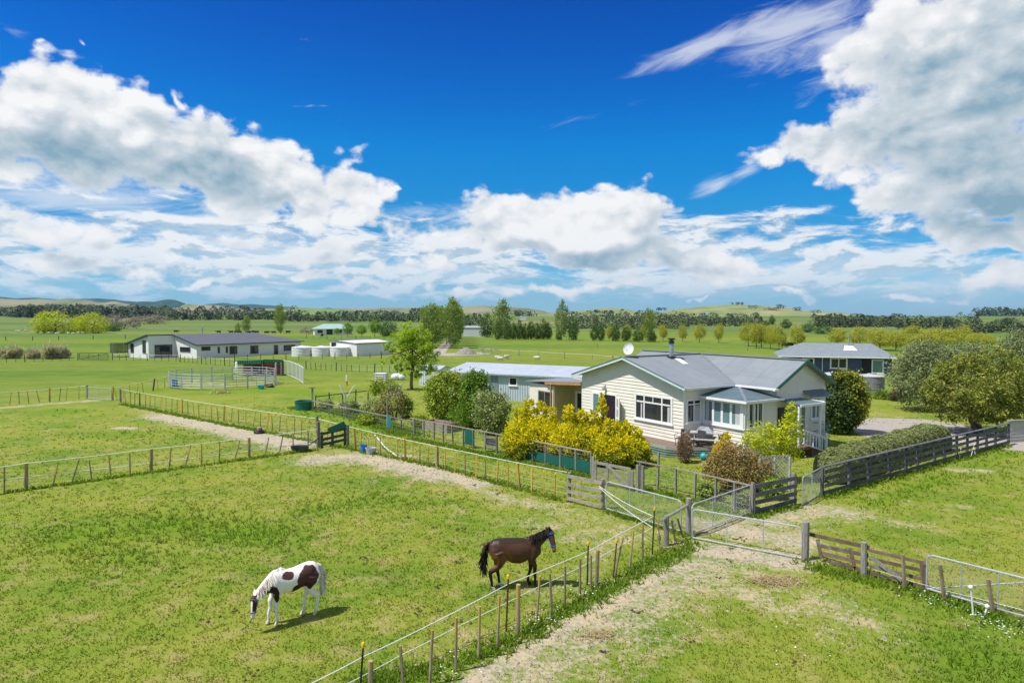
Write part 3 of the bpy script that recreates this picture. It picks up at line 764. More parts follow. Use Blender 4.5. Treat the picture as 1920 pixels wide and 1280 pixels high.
mb.build('porch_steps', mk('step_paint', (.17, .10, .10), (.13, .08, .08), 4, .7), villa)
mb = MB()
for y in (-4.46,):
    mb.beam((4.75, y, 1.62), (6.9, y, .95), .06, .08); mb.beam((4.75, y, .85), (6.9, y, .18), .06, .07)
    for i in range(8): x = 4.85 + i * .285; z = .85 - (x - 4.75) * .31; mb.beam((x, y, z), (x, y, z + .78), .045, .045, (0, 1, 0))
    mb.beam((6.95, y, 0), (6.95, y, 1.15), .1, .1, (0, 1, 0)); mb.ball((6.95, y, 1.2), .07, 8, 5)
mb.build('stair_railing', M_white, villa)
window(villa, 1, -3.0, -1, 7.55, 8.5, 1.78, 3.1, (1, 1), fw=.10, glass=M_glass_blue)
mb = MB(); mb.prism([(6.75, -3.02, 3.58), (8.75, -3.02, 3.58), (8.75, -3.72, 3.26), (6.75, -3.72, 3.26)], (0, 0, -.04)); mb.build('window_awning', M_roof_teal, villa)
# chimney flue, clear roof sheet, deck
mb = MB(); mb.tube([(3.25, 4.2, 5.2), (3.25, 4.2, 6.2)], .145, 14); fl = mb.build('chimney_flue', M_flue, villa, smooth=False)
mb = MB(); mb.tube([(3.25, 4.2, 6.2), (3.25, 4.2, 6.38)], .19, 12); mb.tube([(3.25, 4.2, 6.44), (3.25, 4.2, 6.55)], .24, 12); mb.tube([(3.25, 4.2, 6.38), (3.25, 4.2, 6.44)], .10, 10); mb.build('cowl', M_black, fl)
mb = MB(); mb.box(3.02, 3.48, 4.0, 4.4, 5.15, 5.36); mb.build('flashing', M_black, fl)
mb = MB(); mb.prism([(3.30, 3.98, zr_main(3.98) + .03), (3.78, 3.98, zr_main(3.98) + .03), (3.52, 2.95, zr_main(2.95) + .03), (3.05, 2.95, zr_main(2.95) + .03)], (0, 0, -.012)); mb.build('clear_roof_sheet', M_white, roof)
mb = MB(); mb.prism([(-1.45, 6.5, .60), (-1.45, -.1, .60), (-1.1, -.55, .60), (1.45, -2.25, .60), (1.50, .0, .60), (-.03, -.04, .60), (-.03, 6.5, .60)], (0, 0, -.13)); dk = mb.build('deck', M_deck, villa)
mb = MB()
pts = [(-1.48, 6.5), (-1.48, -.12), (-1.13, -.60), (1.45, -2.31)]
for a, b in zip(pts[:-1], pts[1:]): mb.beam((*a, .52), (*b, .52), .03, .18)
mb.build('fascia', mk('deck_fascia', (.33, .36, .32), (.27, .30, .27), 3, .7), dk)
mb = MB()
for a, b in zip(pts[:-1], pts[1:]):
    for z in (.34, .20, .07): mb.beam((*a, z), (*b, z), .02, .085)
mb.build('skirt_slats', mk('skirt_paint', (.20, .30, .26), (.16, .25, .22), 3, .7), dk)
# lean-to at the far end
M_yellowbd = mk('yellow_weatherboard', (.58, .47, .25), (.52, .41, .21), 1.2, .65, .25)
mb = MB(); boards(mb, 0, 2.2, -1, .15, 3.3, lambda z: (9.42, 13.3)); boards(mb, 1, 13.3, -1, .15, 3.0, lambda z: (.4, 2.2)); lt = mb.build('lean_to', M_yellowbd, villa)
mb = MB(); mb.box(.4, 3.6, 13.32, 16.6, .05, 2.78); mb.build('store_room', M_cream, lt)
window(lt, 0, .4, -1, 13.6, 15.3, .9, 2.3, (1, 1), fw=.08, mat=M_grey_wood, name='window')
window(lt, 0, 2.2, -1, 9.75, 10.8, 1.5, 2.85, (1,), fw=.12, name='window')
window(lt, 0, 2.2, -1, 11.6, 12.9, .3, 2.35, (1,), fw=.14, sill=False, name='door')
mb = MB(); mb.prism([(.15, 9.5, 3.34), (.15, 16.8, 2.86), (4.2, 16.8, 2.90), (4.2, 9.5, 3.38)], (0, 0, .05)); mb.build('lean_to_roof', M_roof, lt)
mb = MB(); mb.beam((.2, 9.5, 3.24), (.2, 14.2, 2.93), .09, .18); mb.beam((.2, 13.45, .1), (.2, 13.45, 2.95), .1, .1, (0, 1, 0)); mb.build('verandah_beam', mk('orange_timber', (.48, .25, .10), (.40, .20, .08), 4, .7), lt)
# dish on the ridge
o = thing('satellite_dish', 'white satellite dish on the near end of the villa ridge', 'satellite dish', VF.w(.0, 4.72, RZ + .02), VF.a)
mb = MB(); c0 = Vector((0, 0, .48)); ax = Vector((-.86, -.48, .28)).normalized(); e1 = ax.cross(Vector((0, 0, 1))).normalized(); e2 = e1.cross(ax)
mb.loft([(c0 - ax * .055, e1 * .02, e2 * .02), (c0 - ax * .05, e1 * .14, e2 * .15), (c0 - ax * .02, e1 * .27, e2 * .29), (c0 + ax * .03, e1 * .35, e2 * .38), (c0 + ax * .035, e1 * .345, e2 * .375), (c0 - ax * .01, e1 * .27, e2 * .29), (c0 - ax * .035, e1 * .14, e2 * .15), (c0 - ax * .04, e1 * .02, e2 * .02)], 20)
mb.build('reflector', mk('dish_paint', (.70, .72, .74), (.62, .64, .67), 4, .45), o, smooth=False)
mb = MB(); mb.tube([(.03, 0, -.05), (.03, 0, .3), c0 - ax * .05], .025, 6); mb.build('mast', M_steel, o)
mb = MB(); tip = c0 + ax * .36 - e2 * .16; mb.tube([c0 - e2 * .34, tip], .012, 5); mb.beam(tip, tip - ax * .10, .06, .05); mb.build('feed_arm', M_flue, o)

# ---- long pale shed behind the villa
SF = Frame(P(955, 751), -29)
shed = thing('farm_shed', 'long pale blue iron shed with a low silver roof behind the villa', 'shed', SF.C, SF.a)
M_shedwall = mk_corrugated('pale_shed_iron', (.42, .49, .54), (.47, .54, .59), 0, .26, .03, .5, .35)
M_shedroof = mk_corrugated('silver_shed_roof', (.46, .50, .54), (.54, .58, .62), 0, .2, .02, .35, .5, 1.0, (.42, .46, .50))
x0, x1 = -6.9, 11.0
mb = MB(); mb.box(x0, x1, 0, 7.5, 0, 2.5); mb.prism([(x0, 0, 2.5), (x0, 3.75, 3.12), (x0, 7.5, 2.5)], (x1 - x0, 0, 0)); mb.build('wall', M_shedwall, shed)
mb = MB(); mb.prism([(x0 - .25, -.3, 2.52), (x1 + .2, -.3, 2.52), (x1 + .2, 3.75, 3.2), (x0 - .25, 3.75, 3.2)], (0, 0, -.05)); mb.prism([(x0 - .25, 3.751, 3.2), (x1 + .2, 3.751, 3.2), (x1 + .2, 7.8, 2.52), (x0 - .25, 7.8, 2.52)], (0, 0, -.05)); mb.build('roof', M_shedroof, shed)
mb = MB(); mb.box(x0 - .2, x1, -.38, -.30, 2.38, 2.5); mb.build('gutter', mk('shed_gutter', (.30, .38, .41), None, 3, .5), shed)
a, b = SF.l(955, 707, 1, 0), SF.l(970, 723, 1, 0); window(shed, 1, 0, -1, a.x, b.x, b.z, a.z, (1,), fw=.07)
a, b = SF.l(920, 705, 1, 0), SF.l(934, 742, 1, 0); mb = MB(); mb.box(a.x, b.x, -.05, -.005, .05, a.z); dd = mb.build('door', mk('grey_door', (.20, .25, .27), (.16, .20, .22), 3, .6), shed)

# ---- small tin shed under the lime tree
a = P(786, 722); f_ = Frame(a, -29)
o = thing('tin_shed', 'small white tin shed half hidden by the lime green tree', 'shed', f_.C, f_.a)
mb = MB(); mb.box(0, 2.9, 0, 2.2, 0, 1.95); mb.prism([(0, 0, 1.95), (0, 1.1, 2.25), (0, 2.2, 1.95)], (2.9, 0, 0)); mb.build('wall', mk_corrugated('white_tin', (.56, .63, .66), (.64, .70, .72), 0, .25, .03), o)
mb = MB(); mb.prism([(-.1, -.12, 1.95), (3.0, -.12, 1.95), (3.0, 1.1, 2.31), (-.1, 1.1, 2.31)], (0, 0, -.04)); mb.prism([(-.1, 1.101, 2.31), (3.0, 1.101, 2.31), (3.0, 2.32, 1.95), (-.1, 2.32, 1.95)], (0, 0, -.04)); mb.build('roof', M_shedroof, o)

# ---- modern white house on the left
MF = Frame(P(369, 672), 55)
mh = thing('farm_house', 'modern white farmhouse with wide dark grey roof on the left', 'house', MF.C, MF.a)
M_mwhite = mk('white_cladding', (.76, .755, .74), (.72, .715, .70), .8, .6, .3)
M_mroof = mk_corrugated('dark_long_run_roof', (.105, .115, .125), (.125, .135, .145), 1, .5, .02, .55, .3)
M_mfascia = mk('dark_fascia', (.045, .055, .075), None, 3, .5)
Y1, Y2, PX, LX, MZ, ME = 7.66, 15.3, -5.05, 23.6, 4.42, 2.72
mb = MB()
mb.box(0, LX, 0, Y2, -.9, ME - .02); mb.prism([(0, 0, ME - .02), (0, Y1, MZ - .1), (0, Y2, ME - .02)], (LX - 6, 0, 0))
mb.box(PX, 0, Y1, Y2 - .02, -.9, ME - .02); mb.prism([(PX, Y1, ME - .02), (PX, Y1, MZ - .1), (PX, Y2 - .02, ME - .02)], (-PX, 0, 0))
mb.build('wall', M_mwhite, mh)
mb = MB(); k = (MZ - ME) / Y1; ov = .55
mb.prism([(-.45, -ov, ME - k * ov), (LX + .5, -ov, ME - k * ov), (LX - 6.5, Y1, MZ), (-.45, Y1, MZ)], (0, 0, -.16))
mb.prism([(PX - .45, Y1 + .001, MZ), (LX - 6.5, Y1 + .001, MZ), (LX + .5, Y2 + ov, ME - k * ov), (PX - .45, Y2 + ov, ME - k * ov)], (0, 0, -.16))
mb.prism([(LX + .501, -ov, ME - k * ov), (LX + .501, Y2 + ov, ME - k * ov), (LX - 6.5, Y1, MZ)], (0, 0, -.16))
mr = mb.build('roof', M_mroof, mh)
mb = MB(); mb.beam((-.47, -ov, ME - k * ov - .06), (-.47, Y1, MZ - .06), .05, .24); mb.beam((PX - .47, Y2 + ov, ME - k * ov - .06), (PX - .47, Y1, MZ - .06), .05, .24); mb.box(-.4, LX + .5, -ov - .06, -ov - .002, ME - k * ov - .17, ME - k * ov); mb.beam((PX - .45, Y1 - .02, MZ - .08), (-.45, Y1 - .02, MZ - .08), .05, .20); mb.build('fascia', M_mfascia, mr)
M_mfr = mk('dark_window_frame', (.05, .055, .065), None, 3, .5)
def pxwin(par, fr, ax, val, sg, p, q, cols=(1,), mat=None, fw=.07, **k):
    a, b = fr.l(*p, ax, val), fr.l(*q, ax, val); j = 1 if ax == 0 else 0
    return window(par, ax, val, sg, a[j], b[j], b.z, a.z, cols, mat=mat, fw=fw, **k)
pxwin(mh, MF, 0, PX, -1, (245, 644), (251, 660), mat=M_mfr); pxwin(mh, MF, 0, PX, -1, (267.5, 638), (273.5, 661), mat=M_mfr)
pxwin(mh, MF, 1, Y1, -1, (290, 646.5), (322.5, 668), (1, 1, 1), mat=M_mfr, sill=False, label='wide sliding glass doors in the recess')
pxwin(mh, MF, 0, 0, -1, (338, 650), (357, 659), (1, 1, 1), mat=M_mfr); pxwin(mh, MF, 1, 0, -1, (378, 650), (394, 656), mat=M_mfr)
pxwin(mh, MF, 1, 0, -1, (407, 649.5), (413, 662.5), mat=M_white); pxwin(mh, MF, 1, 0, -1, (422, 649), (428, 662), mat=M_white); pxwin(mh, MF, 1, 0, -1, (430.5, 649), (444.5, 662.5), (1, 1), mat=M_mfr); pxwin(mh, MF, 1, 0, -1, (469.5, 648), (484, 661.5), (1, 1), mat=M_mfr)
pxwin(mh, MF, 1, 0, -1, (514, 647), (521, 668), mat=M_mfr, sill=False, name='door'); pxwin(mh, MF, 1, 0, -1, (532, 647), (553, 656), (1, 1), mat=M_mfr)
a = MF.l(379, 627, 1, Y1 + 1.0); mb = MB(); mb.tube([(a.x, Y1 + 1.0, 4.0), (a.x, Y1 + 1.0, 5.3)], .16, 10); mb.tube([(a.x, Y1 + 1, 5.3), (a.x, Y1 + 1, 5.6)], .26, 10); mb.build('flue', M_steel, mh)

# ---- white shed and three tanks beside it
WF = Frame(P(669, 668), 55)
o = thing('farm_shed', 'white shed with dark roof beside the three white water tanks', 'shed', WF.C, WF.a)
mb = MB(); mb.box(0, 9.5, 0, 8.0, -.3, 2.55); mb.prism([(0, 0, 2.55), (0, 4, 3.0), (0, 8, 2.9)], (9.5, 0, 0)); mb.build('wall', M_mwhite, o)
mb = MB(); mb.prism([(-.15, -.3, 2.56), (9.7, -.3, 2.56), (9.7, 8.2, 3.12), (-.15, 8.2, 3.12)], (0, 0, -.12)); mb.build('roof', M_mroof, o)
pxwin(o, WF, 0, 0, -1, (622, 642), (630, 650), mat=M_mfr, name='door')
M_tank = mk('white_tank', (.72, .72, .69), (.62, .62, .59), 2, .55, .3)
def tank(label, px, base, wpx, hm, mat, group=None, lid=None):
    c = P(px, base); r = wpx / F * c.y / 2; c.y += r
    o = thing('water_tank', label, 'water tank', (c.x, c.y, 0), 0, group)
    mb = MB(); mb.lathe([(r * .97, -.4), (r, .04), (r * 1.0, hm * .3), (r * 1.02, hm * .32), (r, hm * .34), (r, hm * .66), (r * 1.02, hm * .68), (r, hm * .70), (r, hm)], 28); mb.build('shell', mat, o, smooth=False)
    mb = MB(); mb.lathe([(r * 1.03, hm), (r * .98, hm + .06), (r * .5, hm + r * .10), (r * .16, hm + r * .15), (r * .16, hm + r * .15 + .06)], 28); mb.build('lid', lid or mat, o)
    mb = MB(); mb.tube([(r + .1, -.2, .0), (r + .1, -.2, hm + .15), (r * .5, -.2, hm + .25)], .06, 6); mb.build('inlet_pipe', M_white, o)
    return o
tank('leftmost of the three white tanks by the white shed', 561, 668.5, 39, 1.75, M_tank, 'white water tanks')
tank('middle of the three white tanks by the white shed', 598, 668.5, 37, 1.75, M_tank, 'white water tanks')
tank('rightmost of the three white tanks, against the white shed', 632, 668.5, 37, 1.75, M_tank, 'white water tanks')
M_gtank = mk('grey_tank', (.22, .23, .24), (.19, .20, .21), 2, .6, .3); M_gtlid = mk('pale_tank_lid', (.46, .48, .47), (.40, .42, .41), 2, .6, .3)
tank('grey tank with ribbed sides under the dark house', 1643, 741, 50, 1.85, M_gtank, 'grey water tanks', M_gtlid)
tank('grey tank behind the evergreen at the villa corner', 1576, 735, 56, 1.75, M_gtank, 'grey water tanks', M_gtlid)
o = thing('tank_fence', 'short rust red board fence between the two grey tanks', 'fence', (*P(1612, 735)[:2], 0))
mb = MB()
for i in range(7): mb.box(-.35 + i * .11, -.25 + i * .11, 0, .03, 0, 1.9 + .02 * (i % 3))
mb.build('board_panel', mk('rust_boards', (.33, .13, .05), (.26, .10, .04), 6, .8), o); mb = MB(); mb.box(-.4, .5, .035, .09, 1.5, 1.6); mb.build('rail', M_grey_wood, o); mb = MB(); mb.box(-.4, .5, .035, .09, .4, .5); mb.build('rail', M_grey_wood, o)

# ---- dark blue house behind the villa
BF = Frame((39.5, 97.0), -17)
o = thing('house', 'dark blue weatherboard house with pale grey roof behind the villa', 'house', BF.C, BF.a)
M_dblue = mk('dark_blue_boards', (.065, .080, .135), (.085, .10, .16), 1.5, .6, .3)
mb = MB(); boards(mb, 1, 0, -1, 0, 2.3, lambda z: (-.4, 13.0), .2); boards(mb, 0, 13.0, 1, 0, 2.3, lambda z: (0, 8.0), .2); boards(mb, 0, -.4, -1, 0, 2.3, lambda z: (0, 8.0), .2); mb.box(-.38, 12.98, .02, 7.9, 0, 2.28); mb.build('wall', M_dblue, o)
mb = MB(); e = 2.36
mb.prism([(-1.6, -.7, e), (13.5, -.7, e), (11.2, 4, 4.05), (1.9, 4, 4.05)], (0, 0, -.08)); mb.prism([(-1.6, -.7, e), (1.9, 4, 4.05), (-1.6, 8.7, e)], (0, 0, -.08)); mb.prism([(13.5, -.7, e), (13.5, 8.7, e), (11.2, 4, 4.05)], (0, 0, -.08)); mb.prism([(-1.6, 8.7, e), (1.9, 4, 4.05), (11.2, 4, 4.05), (13.5, 8.7, e)], (0, 0, -.08))
br = mb.build('roof', mk_corrugated('blue_grey_roof', (.19, .225, .24), (.225, .26, .27), 0, .3, .006, .5, .35), o)
mb = MB(); mb.box(-1.6, 13.5, -.78, -.705, e - .16, e - .02); mb.build('gutter', M_white, br)
pxwin(o, BF, 1, 0, -1, (1557, 671), (1588, 691), (1, 1), fw=.13); pxwin(o, BF, 1, 0, -1, (1505, 671), (1526, 688), (1,), fw=.13); pxwin(o, BF, 1, 0, -1, (1635, 674), (1656, 700), (1,), fw=.12, glass=M_glass_blue, sill=False, name='sliding_door')
a, b = BF.l(1616, 673, 1, 0), BF.l(1634, 703, 1, 0); mb = MB(); mb.box(a.x, b.x, -.05, -.002, b.z, a.z); mb.build('doorway', mk('dark_doorway', (.02, .02, .022), (.03, .03, .03), 3, .7), o)
a = BF.l(1542, 674, 1, -.05); mb = MB(); mb.tube([(a.x, -.75, e - .1), (a.x, -.08, e - .4), (a.x, -.08, 0)], .05, 6); mb.build('downpipe', M_white, o)
a = BF.l(1591, 648, 1, 3.0); mb = MB(); mb.tube([(a.x, 3, 3.5), (a.x, 3, 5.0)], .10, 10); mb.tube([(a.x, 3, 5.0), (a.x, 3, 5.2)], .16, 10); cf = mb.build('flue', M_flue, o)
mb = MB(); kz = (4.05 - e) / 4.7; zz = lambda y: e + kz * (y + .7) + .02; mb.prism([(a.x - .9, 1.4, zz(1.4)), (a.x + .9, 1.4, zz(1.4)), (a.x + .5, 3.1, zz(3.1)), (a.x - .5, 3.1, zz(3.1))], (0, 0, .02)); mb.build('flashing', M_white, cf)

# ---- far buildings
c = G(590, 628); f_ = Frame(c, 20)
o = thing('house', 'far low white house with pale green hipped roof', 'house', (c.x, c.y, c.z), f_.a)
mb = MB(); mb.box(0, 15, 0, 9, -.5, 2.6); mb.build('wall', M_mwhite, o)
mb = MB(); mb.prism([(-.6, -.6, 2.55), (15.6, -.6, 2.55), (11, 4.5, 4.6), (4, 4.5, 4.6)], (0, 0, -.1)); mb.prism([(-.6, -.6, 2.55), (4, 4.5, 4.6), (-.6, 9.6, 2.55)], (0, 0, -.1)); mb.prism([(15.6, -.6, 2.55), (15.6, 9.6, 2.55), (11, 4.5, 4.6)], (0, 0, -.1)); mb.prism([(4, 4.5, 4.6), (11, 4.5, 4.6), (15.6, 9.6, 2.55), (-.6, 9.6, 2.55)], (0, 0, -.1))
mb.build('roof', mk_corrugated('pale_green_roof', (.30, .44, .38), (.34, .48, .42), 0, .4, .02), o)
window(o, 1, 0, -1, 1.2, 3.2, .9, 2.1, (1, 1), fw=.15, mat=M_mfr); window(o, 1, 0, -1, 9, 11, .9, 2.1, (1, 1), fw=.15, mat=M_mfr); window(o, 1, 0, -1, 4.8, 7.2, .1, 2.3, (1,), fw=.12, mat=M_mfr, sill=False, name='door')
c = G(868, 631); f_ = Frame(c, 62)
o = thing('farm_shed', 'plain white shed standing alone beyond the poplar drive', 'shed', (c.x, c.y, c.z), f_.a - R(62) - R(6))
mb = MB(); mb.box(0, 8.2, 0, 7, -.4, 3.5); mb.prism([(0, 0, 3.5), (0, 3.5, 3.9), (0, 7, 3.5)], (8.2, 0, 0)); mb.build('wall', mk_corrugated('pale_iron', (.58, .63, .66), (.64, .68, .70), 0, .3, .02), o)
mb = MB(); mb.prism([(-.2, -.2, 3.52), (8.4, -.2, 3.52), (8.4, 3.5, 4.0), (-.2, 3.5, 4.0)], (0, 0, -.06)); mb.prism([(-.2, 3.501, 4.0), (8.4, 3.501, 4.0), (8.4, 7.2, 3.52), (-.2, 7.2, 3.52)], (0, 0, -.06)); mb.build('roof', M_shedroof, o)
mb = MB(); mb.box(8.202, 8.24, 2, 5, -.3, 3.0); mb.build('door', M_white, o)
for (px, py, wpx, lab) in ((981, 597, 12, 'tiny white farm building on the tan slope below the hills'), (1322, 591, 14, 'tiny white house among dark trees on the green hill')):
    c = DD(px, py, 880 if px < 1000 else 1900); w_ = wpx / F * c.y
    o = thing('farm_building', lab, 'building', c)
    mb = MB(); mb.box(-w_ / 2, w_ / 2, 0, w_ * .5, -6, w_ * .22); mb.build('wall', M_mwhite, o); mb = MB(); mb.prism([(-w_ * .53, -.3, w_ * .21), (-w_ * .53, w_ * .25, w_ * .34), (-w_ * .53, w_ * .55, w_ * .21)], (w_ * 1.06, 0, 0)); mb.build('roof', M_roof, o)

# ------------------------------------------------------------------ fences and gates
def mk_post(name, low, high, lichen, zc, rnd=.2):
    m, t, b, o = newmat(name)
    tc = t.n('ShaderNodeTexCoord'); sp = t.n('ShaderNodeSeparateXYZ'); t.put(sp.inputs[0], tc.outputs['Object'])
    oi = t.n('ShaderNodeObjectInfo')
    v = t.vmath('ADD', tc.outputs['Object'], t.xyz(t.math('MULTIPLY', oi.outputs['Random'], 53), 0, 0))
    n = t.noise(t.vmath('MULTIPLY', v, (1, 1, .35)), 9, 5, .65)
    c = t.mix(t.sstep(n, .35, .65), low, high)
    li = t.math('ADD', sp.outputs[2], t.math('MULTIPLY_ADD', oi.outputs['Random'], .9, -.45))
    li = t.math('ADD', li, t.math('MULTIPLY_ADD', n, .8, -.4))
    c = t.mix(t.math('MULTIPLY', t.sstep(li, zc - .25, zc + .35), .85), c, lichen)
    c = t.mix(1.0, c, t.mix(oi.outputs['Random'], (1 - rnd,) * 3, (1 + rnd,) * 3), 'MULTIPLY')
    t.put(b.inputs['Base Color'], c); b.inputs['Roughness'].default_value = .85; b.inputs['Specular IOR Level'].default_value = .15
    return m
M_batten = mk_post('lichened_batten', (.36, .26, .12), (.26, .19, .085), (.56, .36, .05), .25)
M_stake = mk_post('grey_stake', (.33, .27, .185), (.22, .17, .11), (.40, .28, .07), .95)
M_darkpost = mk('dark_fence_post', (.10, .09, .075), (.065, .06, .05), 8, .85, .15, rnd=.25)
M_rust = mk('rusty_steel', (.13, .045, .03), (.08, .03, .022), 12, .7, .3)
M_cap = mk('yellow_cap', (.80, .52, .01), (.72, .45, .01), 8, .45, .4)
M_greygreen = mk('dark_green_rails', (.035, .055, .04), (.05, .075, .055), 5, .7, .2)
_pm = {}
def post_mesh(kind, h, r, mat):
    k = (kind, round(h, 2), round(r, 3), mat.name)
    if k not in _pm:
        mb = MB()
        if kind == 'round': mb.lathe([(r, -.3), (r, h - .02), (r * .86, h)], 8)
        elif kind == 'split': mb.add([(-r, -r * .8, -.3), (r, -r * .7, -.3), (r * .8, r * .8, -.3), (-r * .9, r * .7, -.3), (-r * .9, -r * .7, h), (r * .85, -r * .7, h - .04), (r * .8, r * .7, h - .02), (-r * .8, r * .7, h + .02)], [(3, 2, 1, 0), (4, 5, 6, 7), (0, 1, 5, 4), (1, 2, 6, 5), (2, 3, 7, 6), (3, 0, 4, 7)])
        else: mb.box(-r, r, -r * .7, r * .7, -.3, h)
        _pm[k] = mb.mesh('post', mat)
    return _pm[k]
def stand(parent, p, kind, h, r, mat, name='post', lean=.03, rz=None):
    o = link(name, post_mesh(kind, h, r, mat), parent, Vector(p) - parent.location, (rng.gauss(0, lean), rng.gauss(0, lean), rng.uniform(0, 6) if rz is None else rz))
    return o
def pole(parent, base, top, r, mat, name='post', n=6):
    mb = MB(); base, top = Vector(base) - parent.location, Vector(top) - parent.location
    d = (top - base).normalized(); mb.tube([base - d * .25, base, top], [r, r, r * .93], n)
    return mb.build(name, mat, parent)
def wire(parent, pts, r, mat, name='wire', sag=0.0):
    out = []
    pts = [Vector(p) - parent.location for p in pts]
    for a, b in zip(pts[:-1], pts[1:]):
        k = 4 if sag else 1
        for i in range(k): u = i / k; out.append(a.lerp(b, u) - Vector((0, 0, sag * 4 * u * (1 - u))))
    out.append(pts[-1]); mb = MB(); mb.tube(out, r, 4, cap=False); return mb.build(name, mat, parent)
def plane_hit(px, py, A, B):
    r = ray(px, py); n = Vector((-(B - A).y, (B - A).x, 0)); o = Vector((0, 0, H))
    return o + r * ((A - o).dot(n) / r.dot(n))
def col_of(p):
    return 960 + F * p.x / (_c * p.y - _s * (p.z - H))
def on_line(A, B, px):
    lo, hi = -.6, 1.6; up = col_of(A.lerp(B, hi)) > col_of(A.lerp(B, lo))
    for _ in range(40):
        m = (lo + hi) / 2
        if (col_of(A.lerp(B, m)) < px) == up: lo = m
        else: hi = m
    return A.lerp(B, lo)
Z = lambda p, z: Vector((p.x, p.y, z))

# -- fence across the left paddocks: thick posts, yellow battens, two white ropes
A, B = P(-60, 934), P(597, 838)
f1 = thing('rope_fence', 'batten fence with two white ropes crossing the left paddock to the dark gate', 'fence', A)
for px, kd, top in ((8, 'b', (8, 875)), (49, 'P', (49, 868)), (99, 'b', (109, 866)), (134, 'b', (148, 862)), (172, 'b', (167, 862)), (208, 'b', (204, 854)), (244, 'b', (243, 849)), (283, 'P', (284, 841)), (317, 'b', (321, 839)), (347, 'b', (358, 834)), (378, 'b', (378, 832)), (411, 'b', (412, 828)), (440, 'b', (450, 825)), (467, 'P', (467, 820)), (497, 'b', (504, 820)), (524, 'b', (531, 814)), (550, 'b', (549, 811)), (578, 'b', (577, 806)), (-30, 'P', (-30, 880))):
    b = on_line(A, B, px); t_ = plane_hit(*top, A, B)
    pole(f1, b, t_, .085 if kd == 'P' else .036, M_stake if kd == 'P' or px % 3 else M_batten, 'post' if kd == 'P' else 'batten', 8 if kd == 'P' else 5)
pole(f1, B, Z(B, 1.55), .12, M_grey_wood, 'post', 8)
wire(f1, [plane_hit(*q, A, B) for q in ((-60, 882), (49, 868), (284, 841), (467, 820), (597, 804))], .016, M_rope, 'rope', .03)
wire(f1, [plane_hit(*q, A, B) for q in ((-60, 905), (49, 893), (284, 867), (467, 845), (597, 824))], .013, M_rope, 'rope', .03)
for z in (.35, .6): wire(f1, [Z(A, z), Z(B, z)], .006, M_wire)

# -- long yellow batten fence from the far pipe gate to the grey corner
A, B, C_ = P(226, 753.5), P(597, 822), P(1063, 938)
f2 = thing('batten_fence', 'long fence of yellow lichened battens under one white top rope', 'fence', A)
xs = [235, 244, 253, 262, 273, 281, 290, 300, 311, 322, 332, 341, 353, 364, 373, 385, 397, 409, 420, 433, 447, 461, 474, 488, 500, 511, 524, 538, 552, 565, 578]
for i, px in enumerate(xs):
    thick = i in (3, 11, 18, 24)
    stand(f2, on_line(A, B, px), 'split', 1.22 if thick else 1.08, .07 if thick else .034, M_batten, 'post' if thick else 'batten', .075)
xs = [613, 629, 645, 667, 677, 689, 703, 713, 730, 745, 760, 774, 787, 803, 820, 835, 853, 872, 892, 911, 932, 953, 974, 997, 1020, 1040]
for i, px in enumerate(xs):
    thick = i in (3, 10, 14, 18, 22); grey = i in (7, 14)
    stand(f2, on_line(B, C_, px), 'split', 1.2 if thick else 1.08, .07 if thick else .034, M_stake if grey else M_batten, 'post' if thick else 'batten', .06)
stand(f2, B, 'round', 1.5, .1, M_grey_wood); stand(f2, P(652, 836), 'round', 1.35, .1, M_grey_wood); stand(f2, A, 'round', 1.3, .1, M_grey_wood)
wire(f2, [Z(A, 1.2), Z(A.lerp(B, .3), 1.16), Z(A.lerp(B, .62), 1.18), Z(B, 1.3), Z(B.lerp(C_, .35), 1.16), Z(B.lerp(C_, .7), 1.18), Z(C_, 1.24)], .013, M_rope, 'rope', .02)
for z in (.3, .55, .8): wire(f2, [Z(A, z), Z(B, z), Z(C_, z)], .006, M_wire)

# -- fence along the far edge of the left paddock
A, B = P(-80, 767), P(163, 747)
f3 = thing('batten_fence', 'thin batten fence at the left edge running to the far pipe gate', 'fence', A)
for i, (px, tx, ty) in enumerate(((-40, -38, 738), (-12, -10, 737), (18, 21, 735), (36, 35, 734), (54, 51, 733), (74, 68, 731), (93, 93, 727), (111, 114, 727), (124, 126, 725), (148, 148, 724))):
    b = on_line(A, B, px); pole(f3, b, plane_hit(tx, ty, A, B), .08 if i == 6 else .036, M_stake if i % 2 else M_batten, 'post' if i == 6 else 'batten', 6)
stand(f3, B, 'round', 1.3, .09, M_grey_wood)
wire(f3, [Z(A, 1.2), Z(B, 1.25)], .015, M_rope, 'rope', .06)
for z in (.35, .75): wire(f3, [Z(A, z), Z(B, z)], .006, M_wire)
A, B = P(211, 750), P(322, 724)
f3b = thing('batten_fence', 'thin batten fence from the far pipe gate to the round pen', 'fence', A)
for i, px in enumerate((211, 219, 231, 244, 256, 269, 287, 296, 309, 318)): stand(f3b, on_line(A, B, px), 'split', 1.3 if i in (0, 6) else 1.15, .075 if i in (0, 6) else .036, M_darkpost if i == 6 else M_batten, 'post' if i in (0, 6) else 'batten', .07)
wire(f3b, [Z(A, 1.2), Z(B, 1.25)], .014, M_rope, 'rope', .05); wire(f3b, [Z(A, .5), Z(B, .5)], .006, M_wire)

